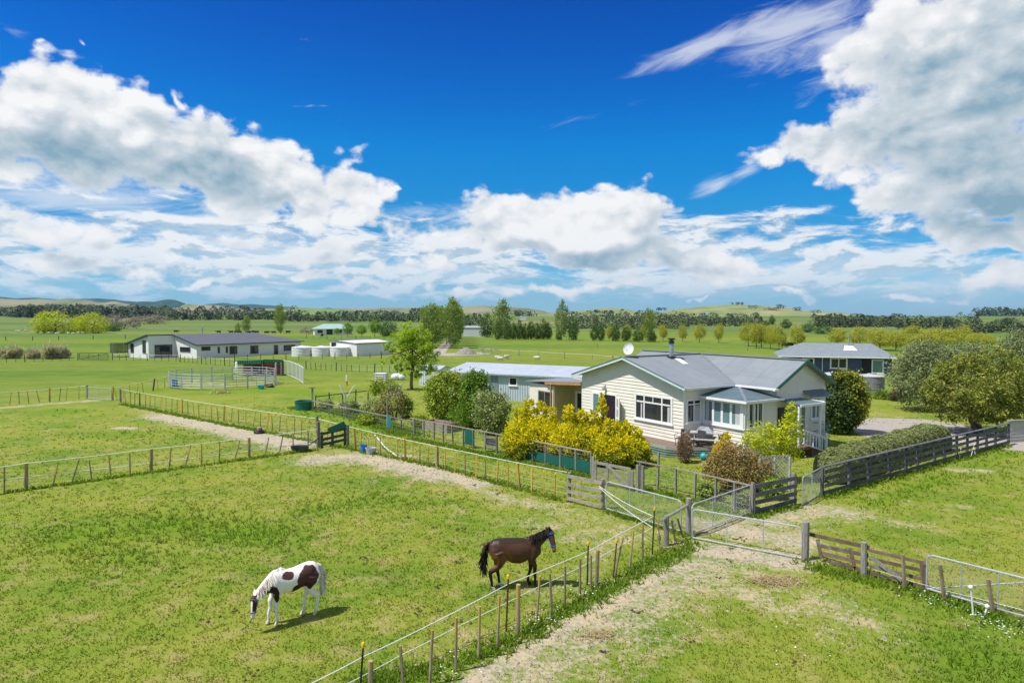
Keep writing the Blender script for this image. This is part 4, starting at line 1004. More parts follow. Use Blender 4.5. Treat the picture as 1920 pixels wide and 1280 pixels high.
# -- dark boundary fences farther back
def plain_fence(label, pts, spacing, h, mat, thick_every=5, r=.045, wires=(.3, .6, .9), top=None, name='wire_fence', wr=.008):
    pts = [Vector(p) for p in pts]
    f = thing(name, label, 'fence', pts[0]); n_ = 0
    for a, b in zip(pts[:-1], pts[1:]):
        k = max(1, round((b - a).length / spacing))
        for i in range(k):
            p = a.lerp(b, i / k); tk = n_ % thick_every == 0; n_ += 1
            stand(f, p, 'round' if tk else 'split', h * (1.08 if tk else .92), r * (1.6 if tk else .8), mat, 'post' if tk else 'batten', .05)
    stand(f, pts[-1], 'round', h * 1.1, r * 1.6, mat)
    for z in wires: wire(f, [p + Vector((0, 0, z)) for p in pts], wr, M_wire)
    if top: wire(f, [p + Vector((0, 0, top)) for p in pts], .018, M_rope, 'rope', .05)
    return f
plain_fence('dark batten fence by the pampas tussocks left of the dark pipe gate', [P(-60, 682), P(146, 675.5)], 1.25, 1.25, M_darkpost, 6)
plain_fence('dark batten fence along the front of the white farmhouse', [P(211, 675), P(330, 677.5), P(440, 687)], 1.5, 1.2, M_darkpost, 5, top=1.1)
plain_fence('dark batten fence behind the round pen and green roofed shelter', [P(574, 692), P(660, 697), P(745, 699)], 1.1, 1.15, M_darkpost, 6)
plain_fence('post and wire fence along the drive to the white shed', [P(440, 676), P(560, 674.5), P(715, 672)], 2.0, 1.2, M_darkpost, 4, r=.05)
plain_fence('far line of thin posts across the pasture on the left', [G(-40, 639), G(110, 637.5), G(235, 634.5)], 8.5, 1.3, M_darkpost, 1, r=.075, wires=(.9,))
plain_fence('pale wire fence crossing the sheep paddock behind the long shed', [P(905, 662), P(1010, 669), P(1110, 675), P(1290, 691)], 6.5, 1.15, M_stake, 2, r=.06, wires=(.5,), top=1.0)
plain_fence('pale wire fence in front of the golden willows', [P(1120, 651), P(1330, 655), P(1480, 660)], 9, 1.2, M_stake, 2, r=.06, wires=(.9,))
plain_fence('short boundary fence between the tanks and the green house', [G(575, 634), G(640, 637), G(720, 636)], 5, 1.2, M_darkpost, 3, r=.06, wires=(.9,))

# -- pipe gates
def gate(label, A, B, z0, z1, verticals, net=True, rails=(), mat=None, r=.028, brace=False, name='pipe_gate', lift=(0, 0)):
    L = (B - A).length
    g = thing(name, label, 'gate', A, math.atan2(B.y - A.y, B.x - A.x))
    mb = MB(); c = .14; za, zb = z0 + lift[0], z1 + lift[0]; zc, zd = z0 + lift[1], z1 + lift[1]
    mb.tube([(0, 0, za), (0, 0, zb - c), (c * .3, 0, zb - c * .3), (c, 0, zb), (L - c, 0, zd), (L - c * .3, 0, zd - c * .3), (L, 0, zd - c), (L, 0, zc), (0, 0, za)], r, 6)
    mb.build('gate_frame', mat or M_steel, g)
    for i in range(1, verticals + 1):
        u = i / (verticals + 1); x = L * u; mb = MB(); mb.tube([(x, 0, za + (zc - za) * u), (x, 0, zb + (zd - zb) * u)], r * .7, 5); mb.build('upright', mat or M_steel, g)
    for z in rails:
        mb = MB(); mb.tube([(0, 0, z), (L, 0, z)], r * .75, 5); mb.build('rail', mat or M_steel, g)
    if brace: mb = MB(); mb.tube([(0.02, 0.02, z0), (L - .02, .02, z1)], r * .7, 5); mb.build('brace', mat or M_steel, g)
    if net:                                       # chain-link netting: one mesh of thin strands
        mb = MB(); hh = z1 - z0; s = .13
        k = int((L + hh) / s)
        for i in range(-int(hh / s), int(L / s) + 1):
            for sg in (1, -1):
                xa, xb = i * s, i * s + hh
                ta = max(0.0, -xa / hh); tb = min(1.0, (L - xa) / hh)
                if tb - ta < .02: continue
                pa, pb = xa + hh * ta, xa + hh * tb
                u0, u1 = (ta, tb) if sg == 1 else (1 - ta, 1 - tb)
                mb.tube([(pa, 0, z0 + hh * u0 + lift[0] * (1 - pa / L) + lift[1] * pa / L), (pb, 0, z0 + hh * u1 + lift[0] * (1 - pb / L) + lift[1] * pb / L)], .0035, 3, cap=False)
        mb.build('netting', M_wire, g)
    return g
gate('netted pipe gate closed between grey rail panel and corner post', P(1137, 957), P(1277, 1000), .10, 1.22, 2)
gate('netted pipe gate swung open towards the dark rail panel', P(1297, 1006), P(1406, 963), .08, 1.18, 2)
gate('long pipe gate without netting, nearest of the corner gates', P(1298, 1010), P(1503, 1049), .06, 1.08, 2, net=False)
gate('small netted gate ajar at the end of the dark rail fence', P(1504, 948), P(1539, 927), .05, 1.22, 1)
gate('netted pipe gate lying along the fence at the right edge', P(1737, 1110), P(1945, 1170), .12, 1.12, 2, brace=True)
gate('far pipe gate with netting between the left paddocks', P(163, 748), P(209, 751), .1, 1.15, 1)
gate('dark green barred gate with diagonal brace beside the tussocks', P(149, 675), P(203, 675.5), .15, 1.3, 2, net=False, rails=(.38, .6, .82, 1.04), mat=M_greygreen, r=.05, brace=True)

# -- corner posts and rail panels
def panel(label, A, B, rails, posts, pr=.08, ph=1.3, mat=M_old_rail, pmat=M_grey_wood, rh=.14, diag=None, name='rail_fence', cat='fence', kind='round', lift=(0, 0), jit=.02, out=.0, thick=.035):
    L = (B - A).length; f = thing(name, label, cat, A, math.atan2(B.y - A.y, B.x - A.x))
    for u in posts:
        link('post', post_mesh(kind, ph + lift[0] * (1 - u) + lift[1] * u, pr, pmat), f, (L * u, 0, 0), (rng.gauss(0, .012), rng.gauss(0, .012), rng.uniform(0, 6) if kind == 'round' else 0))
    for z in rails:
        mb = MB(); mb.beam((-.03, -pr - .02 - out, z + lift[0] * z / ph + rng.gauss(0, jit)), (L + .03, -pr - .02 - out, z + lift[1] * z / ph + rng.gauss(0, jit)), thick, rh); mb.build('rail', mat, f)
    if diag: mb = MB(); mb.beam((L * diag[0], -pr - .06, diag[1]), (L * diag[2], -pr - .06, diag[3]), .03, rh); mb.build('brace', mat, f)
    return f
panel('short panel of four weathered grey rails left of the netted gate', P(1067, 940), P(1130, 955), (.18, .48, .80, 1.10), (0, 1), .085, 1.28)
panel('dark grey four rail panel against the red leaved shrub', P(1410, 966), P(1488, 946), (.22, .52, .84, 1.18), (0, 1), .10, 1.35, mat=M_dark_rail, kind='split', rh=.17)
o = thing('corner_post', 'stout corner post with a slanting stay rail where three gates meet', 'post', P(1291, 1002))
a = P(1291, 1002); b = P(1249, 1022)
pole(o, a, Z(a, 1.35), .115, M_grey_wood, 'post', 10); pole(o, b, Z(b, 1.05), .10, M_grey_wood, 'post', 10); pole(o, Z(b, .98), Z(a, 1.12), .05, M_grey_wood, 'stay_rail', 6)
pole(o, P(1266, 1014), plane_hit(1259, 975, a, b), .04, M_stake, 'batten', 5); pole(o, P(1280, 1006), plane_hit(1270, 971, a, b), .04, M_stake, 'batten', 5)
o = thing('gate_post', 'round grey post holding the end of the long pipe gate', 'post', P(1510, 1049)); stand(o, P(1510, 1049), 'round', 1.28, .115, M_grey_wood, lean=.01)
# hurdle right of the long gate
A, B = P(1520, 1046), P(1627, 1080)
h1 = thing('wooden_hurdle', 'dark brown slatted hurdle leaning beside the gate post', 'fence', A)
M_brownrail = mk('brown_rail', (.20, .145, .10), (.14, .10, .07), 5, .85, .15, bump=.008, rnd=.2, c3=(.25, .22, .17))
for (p, q) in (((1518, 1001), (1630, 1026)), ((1540, 1023), (1628, 1041)), ((1543, 1037), (1628, 1057)), ((1555, 1052), (1630, 1073))):
    mb = MB(); mb.beam(plane_hit(*p, A, B) - A, plane_hit(*q, A, B) - A, .035, .12); mb.build('rail', M_brownrail, h1)
for (p, q) in (((1541, 1046), (1533, 1010)), ((1602, 1060), (1594, 1026))):
    mb = MB(); mb.beam(plane_hit(*p, A, B) - A + Vector((-.02, -.04, 0)), plane_hit(*q, A, B) - A + Vector((-.02, -.04, 0)), .11, .05, (0, 1, 0)); mb.build('upright', M_brownrail, h1)
A, B = P(1626, 1082), P(1740, 1108)
h2 = thing('wooden_gate', 'brown slatted gate with diagonal brace wired behind the yellow stake', 'gate', A)
for (p, q) in (((1630, 1031), (1738, 1056)), ((1630, 1046), (1738, 1071)), ((1630, 1060), (1738, 1087)), ((1632, 1073), (1738, 1102))):
    mb = MB(); mb.beam(plane_hit(*p, A, B) - A, plane_hit(*q, A, B) - A, .03, .10); mb.build('rail', M_brownrail, h2)
mb = MB(); mb.beam(plane_hit(1630, 1042, A, B) - A + Vector((0, -.05, 0)), plane_hit(1690, 1086, A, B) - A + Vector((0, -.05, 0)), .03, .12); mb.build('brace', M_grey_wood, h2)
mb = MB(); mb.beam(plane_hit(1736, 1105, A, B) - A, plane_hit(1729, 1050, A, B) - A, .16, .06, (0, 1, 0)); mb.build('upright', M_brownrail, h2)
fr_ = thing('stake_fence', 'row of grey and yellow stakes along the right foreground track', 'fence', P(1620, 1079))
a = P(1620, 1079); pole(fr_, a, DD(1620, 1016, a.y), .10, M_grey_wood, 'post', 9)
for (b, tp) in (((1696, 1104), (1693, 1039)), ((1771, 1126), (1763, 1058)), ((1862, 1149), (1853, 1085)), ((1925, 1166), (1922, 1098))):
    p = P(*b); pole(fr_, p, DD(*tp, p.y), .055, M_stake, 'post', 5)
wire(fr_, [Z(P(1620, 1079), .3), Z(P(1696, 1104), .3), Z(P(1771, 1126), .3), Z(P(1862, 1149), .3), Z(P(1925, 1166), .3)], .006, M_wire)
for i, (b, tp) in enumerate((((1825, 1153), (1820, 1100)), ((1845, 1157), (1851, 1136)))):
    p = P(*b); o = thing('tread_in_post', ('white plastic tread-in post standing upright by the right edge gate', 'short white tread-in post leaning in the daisies at right')[i], 'fence post', p)
    pole(o, p, DD(*tp, p.y), .022, M_white, 'shaft', 5); q = DD(*tp, p.y) - p; mb = MB(); mb.ball(q, .06, 7, 5); mb.build('insulator', M_white, o); mb = MB(); mb.beam((-.08, 0, .02), (.08, 0, .02), .03, .03); mb.build('foot', M_white, o)

# -- foreground stake fence: stakes, steel stakes with yellow caps, two ropes
A, B = P(640, 1312), P(1249, 1022)
f5 = thing('stake_fence', 'foreground fence of grey stakes and yellow capped rods with white ropes', 'fence', A)
for b, tp, kd in (((695, 1306), (695, 1238), 'T'), ((757, 1292), (750, 1210), 's'), ((806, 1283), (811, 1180), 's'), ((855, 1258), (856, 1157), 's'), ((898, 1235), (900, 1136), 's'), ((933, 1212), (937, 1116), 's'), ((971, 1190), (972, 1095), 'T'), ((1006, 1166), (1012, 1080), 's'), ((1035, 1150), (1031, 1075), 's'), ((1059, 1134), (1060, 1061), 's'), ((1088, 1117), (1088, 1047), 's'), ((1108, 1105), (1108, 1040), 's'), ((1118, 1099), (1121, 1031), 'T'), ((1152, 1081), (1168, 1006), 's'), ((1180, 1067), (1188, 993), 's'), ((1205, 1049), (1205, 985), 's'), ((1237, 1032), (1234, 971), 's')):
    p = P(*b); pole(f5, p, DD(*tp, p.y), .062 if kd == 'T' else .036, M_stake, 'post' if kd == 'T' else 'stake', 9 if kd == 'T' else 5)
for b, tp, m_ in (((675, 1298), (681, 1212), M_black), ((949, 1183), (953, 1084), M_rust), ((1101, 1096), (1103, 1021), M_black), ((1150, 1083), (1156, 1017), M_rust), ((1223, 1039), (1227, 956), M_black)):
    p = P(*b); q = DD(*tp, p.y); s_ = pole(f5, p, q, .024, m_, 'steel_rod', 6)
    mb = MB(); l = q - f5.location; mb.lathe([(.035, 0), (.04, .03), (.04, .08), (.028, .11)], 8, l - Vector((0, 0, .01))); mb.build('cap', M_cap, s_)
wire(f5, [plane_hit(*q, A, B) for q in ((560, 1292), (584, 1280), (679, 1231), (800, 1173), (953, 1094), (1102, 1033), (1156, 1003), (1225, 967))], .013, M_rope, 'rope', .01)
wire(f5, [plane_hit(*q, A, B) for q in ((620, 1296), (653, 1280), (750, 1228), (853, 1176), (1000, 1104), (1103, 1055), (1223, 988))], .010, M_rope, 'rope', .01)
# insulators hanging from the last stakes
p = plane_hit(1235, 998, A, B) - A; mb = MB(); mb.ball(p + Vector((0, -.05, .02)), .06, 8, 5); mb.build('insulator', M_white, f5); mb = MB(); mb.beam(p + Vector((0, -.05, -.08)), p + Vector((.02, -.05, -.26)), .10, .05, (0, 1, 0)); mb.build('switch', M_darkpost, f5)
# two ropes slung from the old panel towards the stakes
o = thing('rope', 'pair of pale ropes slung from the grey rail panel to the foreground stakes', 'rope', P(1130, 955))
for q0, q1, d in (((1123, 926), (1222, 966), 0), ((1123, 924), (1223, 988), .06)): wire(o, [Z(P(1130, 955), 1.0 - d) + Vector((-.15, -.1, 0)), plane_hit(*q1, A, B)], .012, M_rope, 'strand', .08)

# -- dark rail fence on the right
A, B = P(1541, 931), P(1890, 833)
f7 = thing('rail_fence', 'long dark stained rail fence in front of the clipped hedge', 'fence', A, math.atan2(B.y - A.y, B.x - A.x))
L7 = (B - A).length
f7pts = [1541, 1592, 1628, 1667, 1698, 1720, 1752, 1770, 1793, 1813, 1832, 1849, 1866, 1890]
for px in f7pts: link('post', post_mesh('split', 1.32, .075, M_dark_rail), f7, ((on_line(A, B, px) - A).length, 0, 0), (rng.gauss(0, .01), 0, 0))
for z in (.20, .50, .82, 1.12):
    us = [0, .34, .62, 1.0]
    for a, b in zip(us[:-1], us[1:]):
        mb = MB(); mb.beam((L7 * a, -.10, z + rng.gauss(0, .012)), (L7 * b - .01, -.10, z + rng.gauss(0, .012)), .035, .15); mb.build('rail', M_dark_rail, f7)
mb = MB(); mb.beam((0, -.02, 1.34), (L7, -.02, 1.34), .19, .04); mb.build('cap_rail', M_dark_rail, f7)
A2 = P(1893, 830); o = thing('board_wall', 'pale board wall at the end of the dark rail fence', 'wall', A2, R(15))
mb = MB(); boards(mb, 1, 0, -1, 0, 1.35, lambda z: (0, 3.2), .2); mb.box(0, 3.2, .005, .12, 0, 1.35); mb.build('boards', mk('pale_boards', (.47, .45, .40), (.40, .38, .33), 3, .8), o); mb = MB(); mb.box(-.05, 3.3, -.08, .2, 1.352, 1.42); mb.build('coping', M_grey_wood, o)

# -- garden fence with pale posts and a top rail
GP = [P(770, 815), P(977, 860), P(1108, 890), P(1267, 926), P(1408, 964)]
f9 = thing('garden_fence', 'pale post and top rail fence with wire netting round the villa garden', 'fence', GP[0])
for px in (777, 795, 814, 831, 849, 869, 888, 910, 932, 955, 977, 999, 1023, 1051, 1080, 1109, 1200, 1233, 1267, 1303, 1342, 1377):
    k = 0
    while k < 3 and col_of(GP[k + 1]) < px: k += 1
    p = on_line(GP[k], GP[k + 1], px)
    stand(f9, p, 'square', 1.75 if px == 1233 else 1.13, .05, M_grey_wood, 'post', .015, rz=.6)
for a, b, z in ((GP[0], GP[1], 1.15), (GP[1], GP[2], 1.15), (on_line(GP[2], GP[3], 1195), GP[3], 1.15), (GP[3], GP[4], 1.17)):
    mb = MB(); mb.beam(Z(a, z) - GP[0], Z(b, z) - GP[0], .10, .05); mb.build('top_rail', M_old_rail, f9)
for k in range(4):
    if k == 2: a, b = on_line(GP[2], GP[3], 1195), GP[3]
    else: a, b = GP[k], GP[k + 1]
    mb = MB(); n_ = int((b - a).length / .22)
    for z in (.15, .35, .55, .75, .95): mb.tube([Z(a, z) - GP[0], Z(b, z) - GP[0]], .004, 3, cap=False)
    for i in range(n_): q = a.lerp(b, i / n_) - GP[0]; mb.tube([q, q + Vector((0, 0, 1.1))], .003, 3, cap=False)
    mb.build('netting', M_wire, f9)
def cloth(px0, px1, k, z0, z1, label):
    a, b = on_line(GP[k], GP[k + 1], px0), on_line(GP[k], GP[k + 1], px1)
    mb = MB(); n_ = 10; r0 = len(mb.v)
    for i in range(n_ + 1):
        p = a.lerp(b, i / n_) - a; w_ = .03 * math.sin(i * 2.1)
        for z in (z0, (z0 + z1) / 2 + w_, z1 + w_ * .6): mb.v.append((p.x + .03, p.y - .07 + w_, z))
    for i in range(n_):
        for j in range(2): mb.f.append((i * 3 + j, i * 3 + 3 + j, i * 3 + 4 + j, i * 3 + 1 + j))
    o = mb.build('shade_cloth', M_shade, None, loc=a); sol = o.modifiers.new('thickness', 'SOLIDIFY'); sol.thickness = .004
    return tag(o, label, 'shade cloth', 'green shade cloths on the garden fence')
cloth(871, 888, 0, .2, 1.08, 'green shade cloth square between two posts below the white flowered shrub')
cloth(975, 1050, 1, .1, .62, 'long green shade cloth under the left half of the yellow conifers')
cloth(1051, 1108, 1, .1, .68, 'green shade cloth under the right half of the yellow conifers')
a = on_line(GP[0], GP[1], 910); o = thing('pet_hatch', 'small pale framed hatch set in the garden fence', 'hatch', a, R(-38))
mb = MB(); 
for z in (.35, .85): mb.beam((0, -.05, z), (.95, -.05, z), .05, .09)
for x in (.04, .91): mb.beam((x, -.05, .3), (x, -.05, .9), .09, .05, (0, 1, 0))
mb.build('hatch_frame', M_old_rail, o); mb = MB(); mb.box(.09, .86, -.045, -.035, .4, .8); mb.build('mesh_pane', mk('dark_mesh', (.07, .08, .07), None, 30, .7), o)
# wooden garden gate
A, B = P(1116, 905), P(1190, 921)
g = thing('wooden_gate', 'grey four rail wooden gate with diagonal brace in front of the yellow conifers', 'gate', A, math.atan2(B.y - A.y, B.x - A.x)); Lg = (B - A).length
for z in (.18, .45, .72, 1.0): mb = MB(); mb.beam((0, -.03, z), (Lg - .2, -.03, z), .03, .13); mb.build('rail', M_grey_wood, g)
for x, h in ((.05, 1.05), (.75, 1.1)): mb = MB(); mb.beam((x, -.06, .1), (x, -.06, h), .14, .035, (0, 1, 0)); mb.build('upright', M_grey_wood, g)
mb = MB(); mb.beam((.75, -.075, 1.0), (Lg - .25, -.075, .15), .03, .13); mb.build('brace', M_grey_wood, g)
mb = MB(); mb.box(Lg - .32, Lg - .02, -.10, -.05, .12, .92); mb.build('latch_board', M_grey_wood, g)
for x in (-.12, Lg + .15, Lg + .42): link('post', post_mesh('square', 1.25, .07, M_grey_wood), g, (x, 0, 0), (0, rng.gauss(0, .02), 0))
# -- dark green slatted gate and stays in the left paddock corner
A, B = P(601, 842), P(650, 838)
g = thing('wooden_gate', 'very dark green slatted gate propped at the end of the rope fence', 'gate', A, math.atan2(B.y - A.y, B.x - A.x)); Lg = (B - A).length
for z in (.25, .55, .9): mb = MB(); mb.beam((0, 0, z), (Lg, 0, z + .25), .03, .16); mb.build('rail', M_greygreen, g)
for x, z0, z1 in ((.08, .05, 1.05), (Lg * .45, .2, 1.2), (Lg - .1, .15, 1.42)): mb = MB(); mb.beam((x, -.04, z0), (x, -.04, z1), .16, .04, (0, 1, 0)); mb.build('upright', M_greygreen, g)
mb = MB(); mb.beam((Lg - 1.1, -.06, 1.08), (Lg - .1, -.06, 1.45), .04, .35); mb.build('corner_board', mk('green_board', (.02, .13, .08), None, 3, .6), g)

# -- round pen of steel panels and loose panels
pc = P(419, 721.5); RP = 5.75
pen = thing('round_pen', 'round pen of galvanised steel panels on the left meadow', 'pen', pc)
NP = 15
for i in range(NP):
    t0, t1 = 2 * math.pi * i / NP + .11, 2 * math.pi * (i + 1) / NP + .11
    a = Vector((RP * math.cos(t0), RP * math.sin(t0), 0)); b = Vector((RP * math.cos(t1), RP * math.sin(t1), 0)); d = (b - a).normalized()
    a2, b2 = a + d * .05, b - d * .05; mb = MB()
    for z in (.22, .50, .78, 1.06, 1.34, 1.68): mb.tube([Z(a2, z), Z(b2, z)], .034, 6)
    for q in (a2, b2): mb.tube([Z(q, 0), Z(q, 1.75)], .045, 6)
    m_ = (a + b) / 2; mb.tube([Z(m_, .2), Z(m_, 1.7)], .026, 5)
    mb.build('panel', M_steel, pen)
mb = MB(); a = Vector((RP * math.cos(.2), RP * math.sin(.2), 0))
mb.tube([Z(a, 0), Z(a, 2.45), Z(a + Vector((-.25, 1.0, 0)), 2.45), Z(a + Vector((-.25, 1.0, 0)), 0)], .05, 6); mb.build('gate_arch', M_steel, pen)
pts = [(527, 702), (540, 704), (548, 707), (556, 711), (563, 715), (569, 720)]
labs = ['first', 'second', 'third', 'fourth', 'fifth']
for i in range(5):
    a, b = P(*pts[i]), P(*pts[i + 1]); a = a.lerp(b, .06); dv = b - a; Lp = dv.length * .92
    o = thing('steel_hurdle', labs[i] + ' white barred steel hurdle from the round pen, in the curve right of it', 'hurdle', a, math.atan2(dv.y, dv.x), 'white barred hurdles beside the round pen')
    mb = MB(); mb.tube([(0, 0, 0), (0, 0, 1.85), (.1, 0, 1.97), (Lp - .1, 0, 1.97), (Lp, 0, 1.85), (Lp, 0, 0)], .034, 6); mb.build('hurdle_frame', M_white, o)
    mb = MB(); k = max(2, int(Lp / .42))
    for j in range(1, k): mb.tube([(Lp * j / k, 0, .1), (Lp * j / k, 0, 1.96)], .019, 5)
    mb.tube([(0, 0, .1), (Lp, 0, .1)], .03, 5); mb.build('bars', M_white, o)

# ------------------------------------------------------------------ vegetation
def quads_mesh(name, P4, tone, mat, extra=None):
    n = len(P4)
    me = bpy.data.meshes.new(name)
    me.vertices.add(n * 4); me.vertices.foreach_set('co', P4.reshape(-1).astype(np.float32))
    me.loops.add(n * 4); me.loops.foreach_set('vertex_index', np.arange(n * 4, dtype=np.int32))
    me.polygons.add(n); me.polygons.foreach_set('loop_start', np.arange(0, n * 4, 4, dtype=np.int32))
    me.update(calc_edges=True)
    at = me.attributes.new('tone', 'FLOAT', 'FACE'); at.data.foreach_set('value', np.clip(tone, 0, 1).astype(np.float32))
    for k, v in (extra or {}).items():
        at = me.attributes.new(k, 'FLOAT', 'FACE'); at.data.foreach_set('value', v.astype(np.float32))
    me.materials.append(mat)
    return me
def unit(a): return a / (np.linalg.norm(a, axis=-1, keepdims=True) + 1e-9)
def leaf_quads(rs, p, out, size, aspect, flat=.6, up=.3, spray=0.0, nz=.7):
    """diamond leaves at points p facing roughly 'out'"""
    n = len(p)
    nn = unit(out * flat + rs.normal(size=(n, 3)) * nz + np.array([0, 0, up]))
    tdir = unit(rs.normal(size=(n, 3)) * (1 - spray) + (out * 1.0 + np.array([0, 0, .45])) * spray * 1.6)
    b = unit(np.cross(nn, tdir)); tt = unit(np.cross(b, nn)) if spray < .5 else tdir
    L = (size * rs.uniform(.65, 1.35, n))[:, None]; W = L / aspect
    return np.stack([p - tt * L * .5, p + b * W * .5 - tt * L * .05, p + tt * L * .5, p - b * W * .5 - tt * L * .05], 1)
def crown_points(rs, blobs, ncl, per, cr, fill=.35, sq=1.0):
    bl = np.array(blobs, float)
    w = (bl[:, 3] * bl[:, 4] + bl[:, 4] * bl[:, 5] + bl[:, 3] * bl[:, 5]); w /= w.sum()
    k = rs.choice(len(bl), ncl, p=w)
    d = unit(rs.normal(size=(ncl, 3)))
    if sq != 1.0: d = np.sign(d) * np.abs(d) ** sq; d = d / np.max(np.abs(d), axis=1, keepdims=True) * .92
    f = 1 - fill * rs.random(ncl) ** 1.6
    c = bl[k, :3] + d * bl[k, 3:6] * f[:, None]
    # drop clusters buried deep in another blob
    keep = np.ones(ncl, bool)
    for b in bl:
        e = (c - b[:3]) / b[3:6]; keep &= (e ** 2).sum(1) > .30
    c, d, k = c[keep], d[keep], k[keep]
    sc = bl[k, 3:6].min(1)
    tc = rs.normal(0, .30, len(c))
    p = np.repeat(c, per, 0) + rs.normal(size=(len(c) * per, 3)) * np.repeat(sc * cr, per)[:, None]
    o = np.repeat(unit(d * np.array([1, 1, 1.0])), per, 0)
    tone = .5 + np.repeat(tc, per) + rs.normal(0, .17, len(p))
    return p, o, tone
def crown(name, seed, blobs, ncl, per, size, mat, cr=.2, fill=.35, aspect=1.7, flat=.6, up=.3, spray=0.0, sq=1.0, zmin=None):
    rs = np.random.RandomState(seed)
    p, o, tone = crown_points(rs, blobs, ncl, per, cr, fill, sq)
    if zmin is not None: m = p[:, 2] > zmin; p, o, tone = p[m], o[m], tone[m]
    return quads_mesh(name, leaf_quads(rs, p, o, size, aspect, flat, up, spray), tone, mat)
def trunk_mesh(name, mat, h, r, blobs=(), seed=0, lean=(0, 0), multi=1, fork=.35):
    r_ = random.Random(seed); mb = MB()
    for m_ in range(multi):
        ox, oy = (0, 0) if multi == 1 else (r_.uniform(-1, 1) * r * 2, r_.uniform(-1, 1) * r * 2)
        top = Vector((lean[0] + ox * 4, lean[1] + oy * 4, h)); pts = []
        for i in range(7):
            u = i / 6; q = Vector((ox, oy, -.25)).lerp(top, u); q += Vector((r_.gauss(0, r * .5), r_.gauss(0, r * .5), 0)) * (1 if i else 0); pts.append(q)
        mb.tube(pts, [r * (1.25 - .95 * i / 6) for i in range(7)], 7)
    for b in blobs:
        s = Vector((0, 0, h * r_.uniform(fork, .85))) + Vector((lean[0], lean[1], 0)) * .5; e = Vector(b[:3]) + Vector((r_.gauss(0, .2) * b[3], r_.gauss(0, .2) * b[4], .2 * b[5]))
        mid = s.lerp(e, .5) + Vector((r_.gauss(0, .1), r_.gauss(0, .1), .12)) * (e - s).length * .5
        mb.tube([s, mid, e], [r * .5, r * .34, r * .12], 5)
    return mb.mesh(name, mat)
M_bark = mk('grey_brown_bark', (.16, .13, .10), (.10, .08, .06), 9, .9, .1, stretch=(1, 1, .3), bump=.02)
M_palebark = mk('pale_bark', (.36, .33, .28), (.24, .21, .18), 9, .9, .1, stretch=(1, 1, .3))
def plant(name, label, cat, base, crown_me, trunk_me=None, rz=0.0, sc=None, group=None, part='crown'):
    t_ = thing(name, label, cat, base, rz, group)
    if sc: t_.scale = sc if isinstance(sc, (tuple, list)) else (sc, sc, sc)
    link(part, crown_me, t_)
    if trunk_me: link('trunk', trunk_me, t_)
    return t_

# ---- golden conifers in front of the villa
M_gold = mk_leaf('golden_conifer', (0.78, 0.65, 0.011), (0.94, 0.86, 0.015), 0.42, third=(0.3, 0.38, 0.02), third_w=0.2)
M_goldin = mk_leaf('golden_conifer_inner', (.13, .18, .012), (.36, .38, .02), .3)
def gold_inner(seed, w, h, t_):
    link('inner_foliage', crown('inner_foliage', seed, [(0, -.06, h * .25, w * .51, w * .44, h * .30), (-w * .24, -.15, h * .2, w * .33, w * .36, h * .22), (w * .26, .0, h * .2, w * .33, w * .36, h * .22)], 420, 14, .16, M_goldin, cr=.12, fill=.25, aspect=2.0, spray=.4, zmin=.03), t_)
def gold(seed, w, h, spires):
    r_ = random.Random(seed)
    bl = [(0, 0, h * .36, w * .50, w * .42, h * .37), (-w * .22, -.1, h * .30, w * .32, w * .34, h * .30), (w * .24, .1, h * .32, w * .32, w * .34, h * .32)]
    for (x, y, z, rr, hh) in spires: bl.append((x, y, z, rr, rr, hh))
    return crown('crown', seed, bl, 1500, 19, .135, M_gold, cr=.095, fill=.36, aspect=2.0, flat=.5, up=.4, spray=.5, zmin=.03)
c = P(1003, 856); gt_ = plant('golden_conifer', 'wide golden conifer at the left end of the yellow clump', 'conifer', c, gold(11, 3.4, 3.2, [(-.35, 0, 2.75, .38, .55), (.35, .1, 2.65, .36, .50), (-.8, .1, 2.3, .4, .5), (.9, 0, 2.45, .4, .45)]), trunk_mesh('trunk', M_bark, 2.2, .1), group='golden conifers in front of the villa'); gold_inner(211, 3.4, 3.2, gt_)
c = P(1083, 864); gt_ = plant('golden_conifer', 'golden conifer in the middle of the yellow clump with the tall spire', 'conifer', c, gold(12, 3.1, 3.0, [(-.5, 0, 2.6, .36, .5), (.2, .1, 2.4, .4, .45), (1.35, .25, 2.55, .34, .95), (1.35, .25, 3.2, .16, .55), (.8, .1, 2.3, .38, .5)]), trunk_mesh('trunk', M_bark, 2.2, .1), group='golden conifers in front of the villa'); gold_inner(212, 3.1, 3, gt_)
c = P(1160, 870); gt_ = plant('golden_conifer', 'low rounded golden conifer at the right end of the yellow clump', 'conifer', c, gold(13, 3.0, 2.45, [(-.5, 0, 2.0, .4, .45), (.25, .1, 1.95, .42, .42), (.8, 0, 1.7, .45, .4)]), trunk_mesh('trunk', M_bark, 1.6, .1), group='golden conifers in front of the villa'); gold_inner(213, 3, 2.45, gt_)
M_gold2 = mk_leaf('young_golden_conifer', (0.72, 0.55, 0.012), (0.93, 0.74, 0.012), 0.42, third=(0.260, 0.260, 0.026), third_w=.15)
c = P(1357, 872); plant('golden_conifer', 'small golden conifer against the edge of the deck', 'conifer', c, crown('crown', 14, [(0, 0, .75, .42, .42, .75), (.15, 0, 1.25, .25, .25, .5), (-.2, 0, .5, .4, .4, .5)], 160, 14, .15, M_gold2, cr=.16, aspect=2.2, spray=.7, zmin=.03), trunk_mesh('trunk', M_bark, 1.0, .04))
M_brown = mk_leaf('browned_conifer', (0.300, 0.188, 0.128), (0.450, 0.300, 0.195), .15, third=(0.180, 0.180, 0.075), third_w=.15)
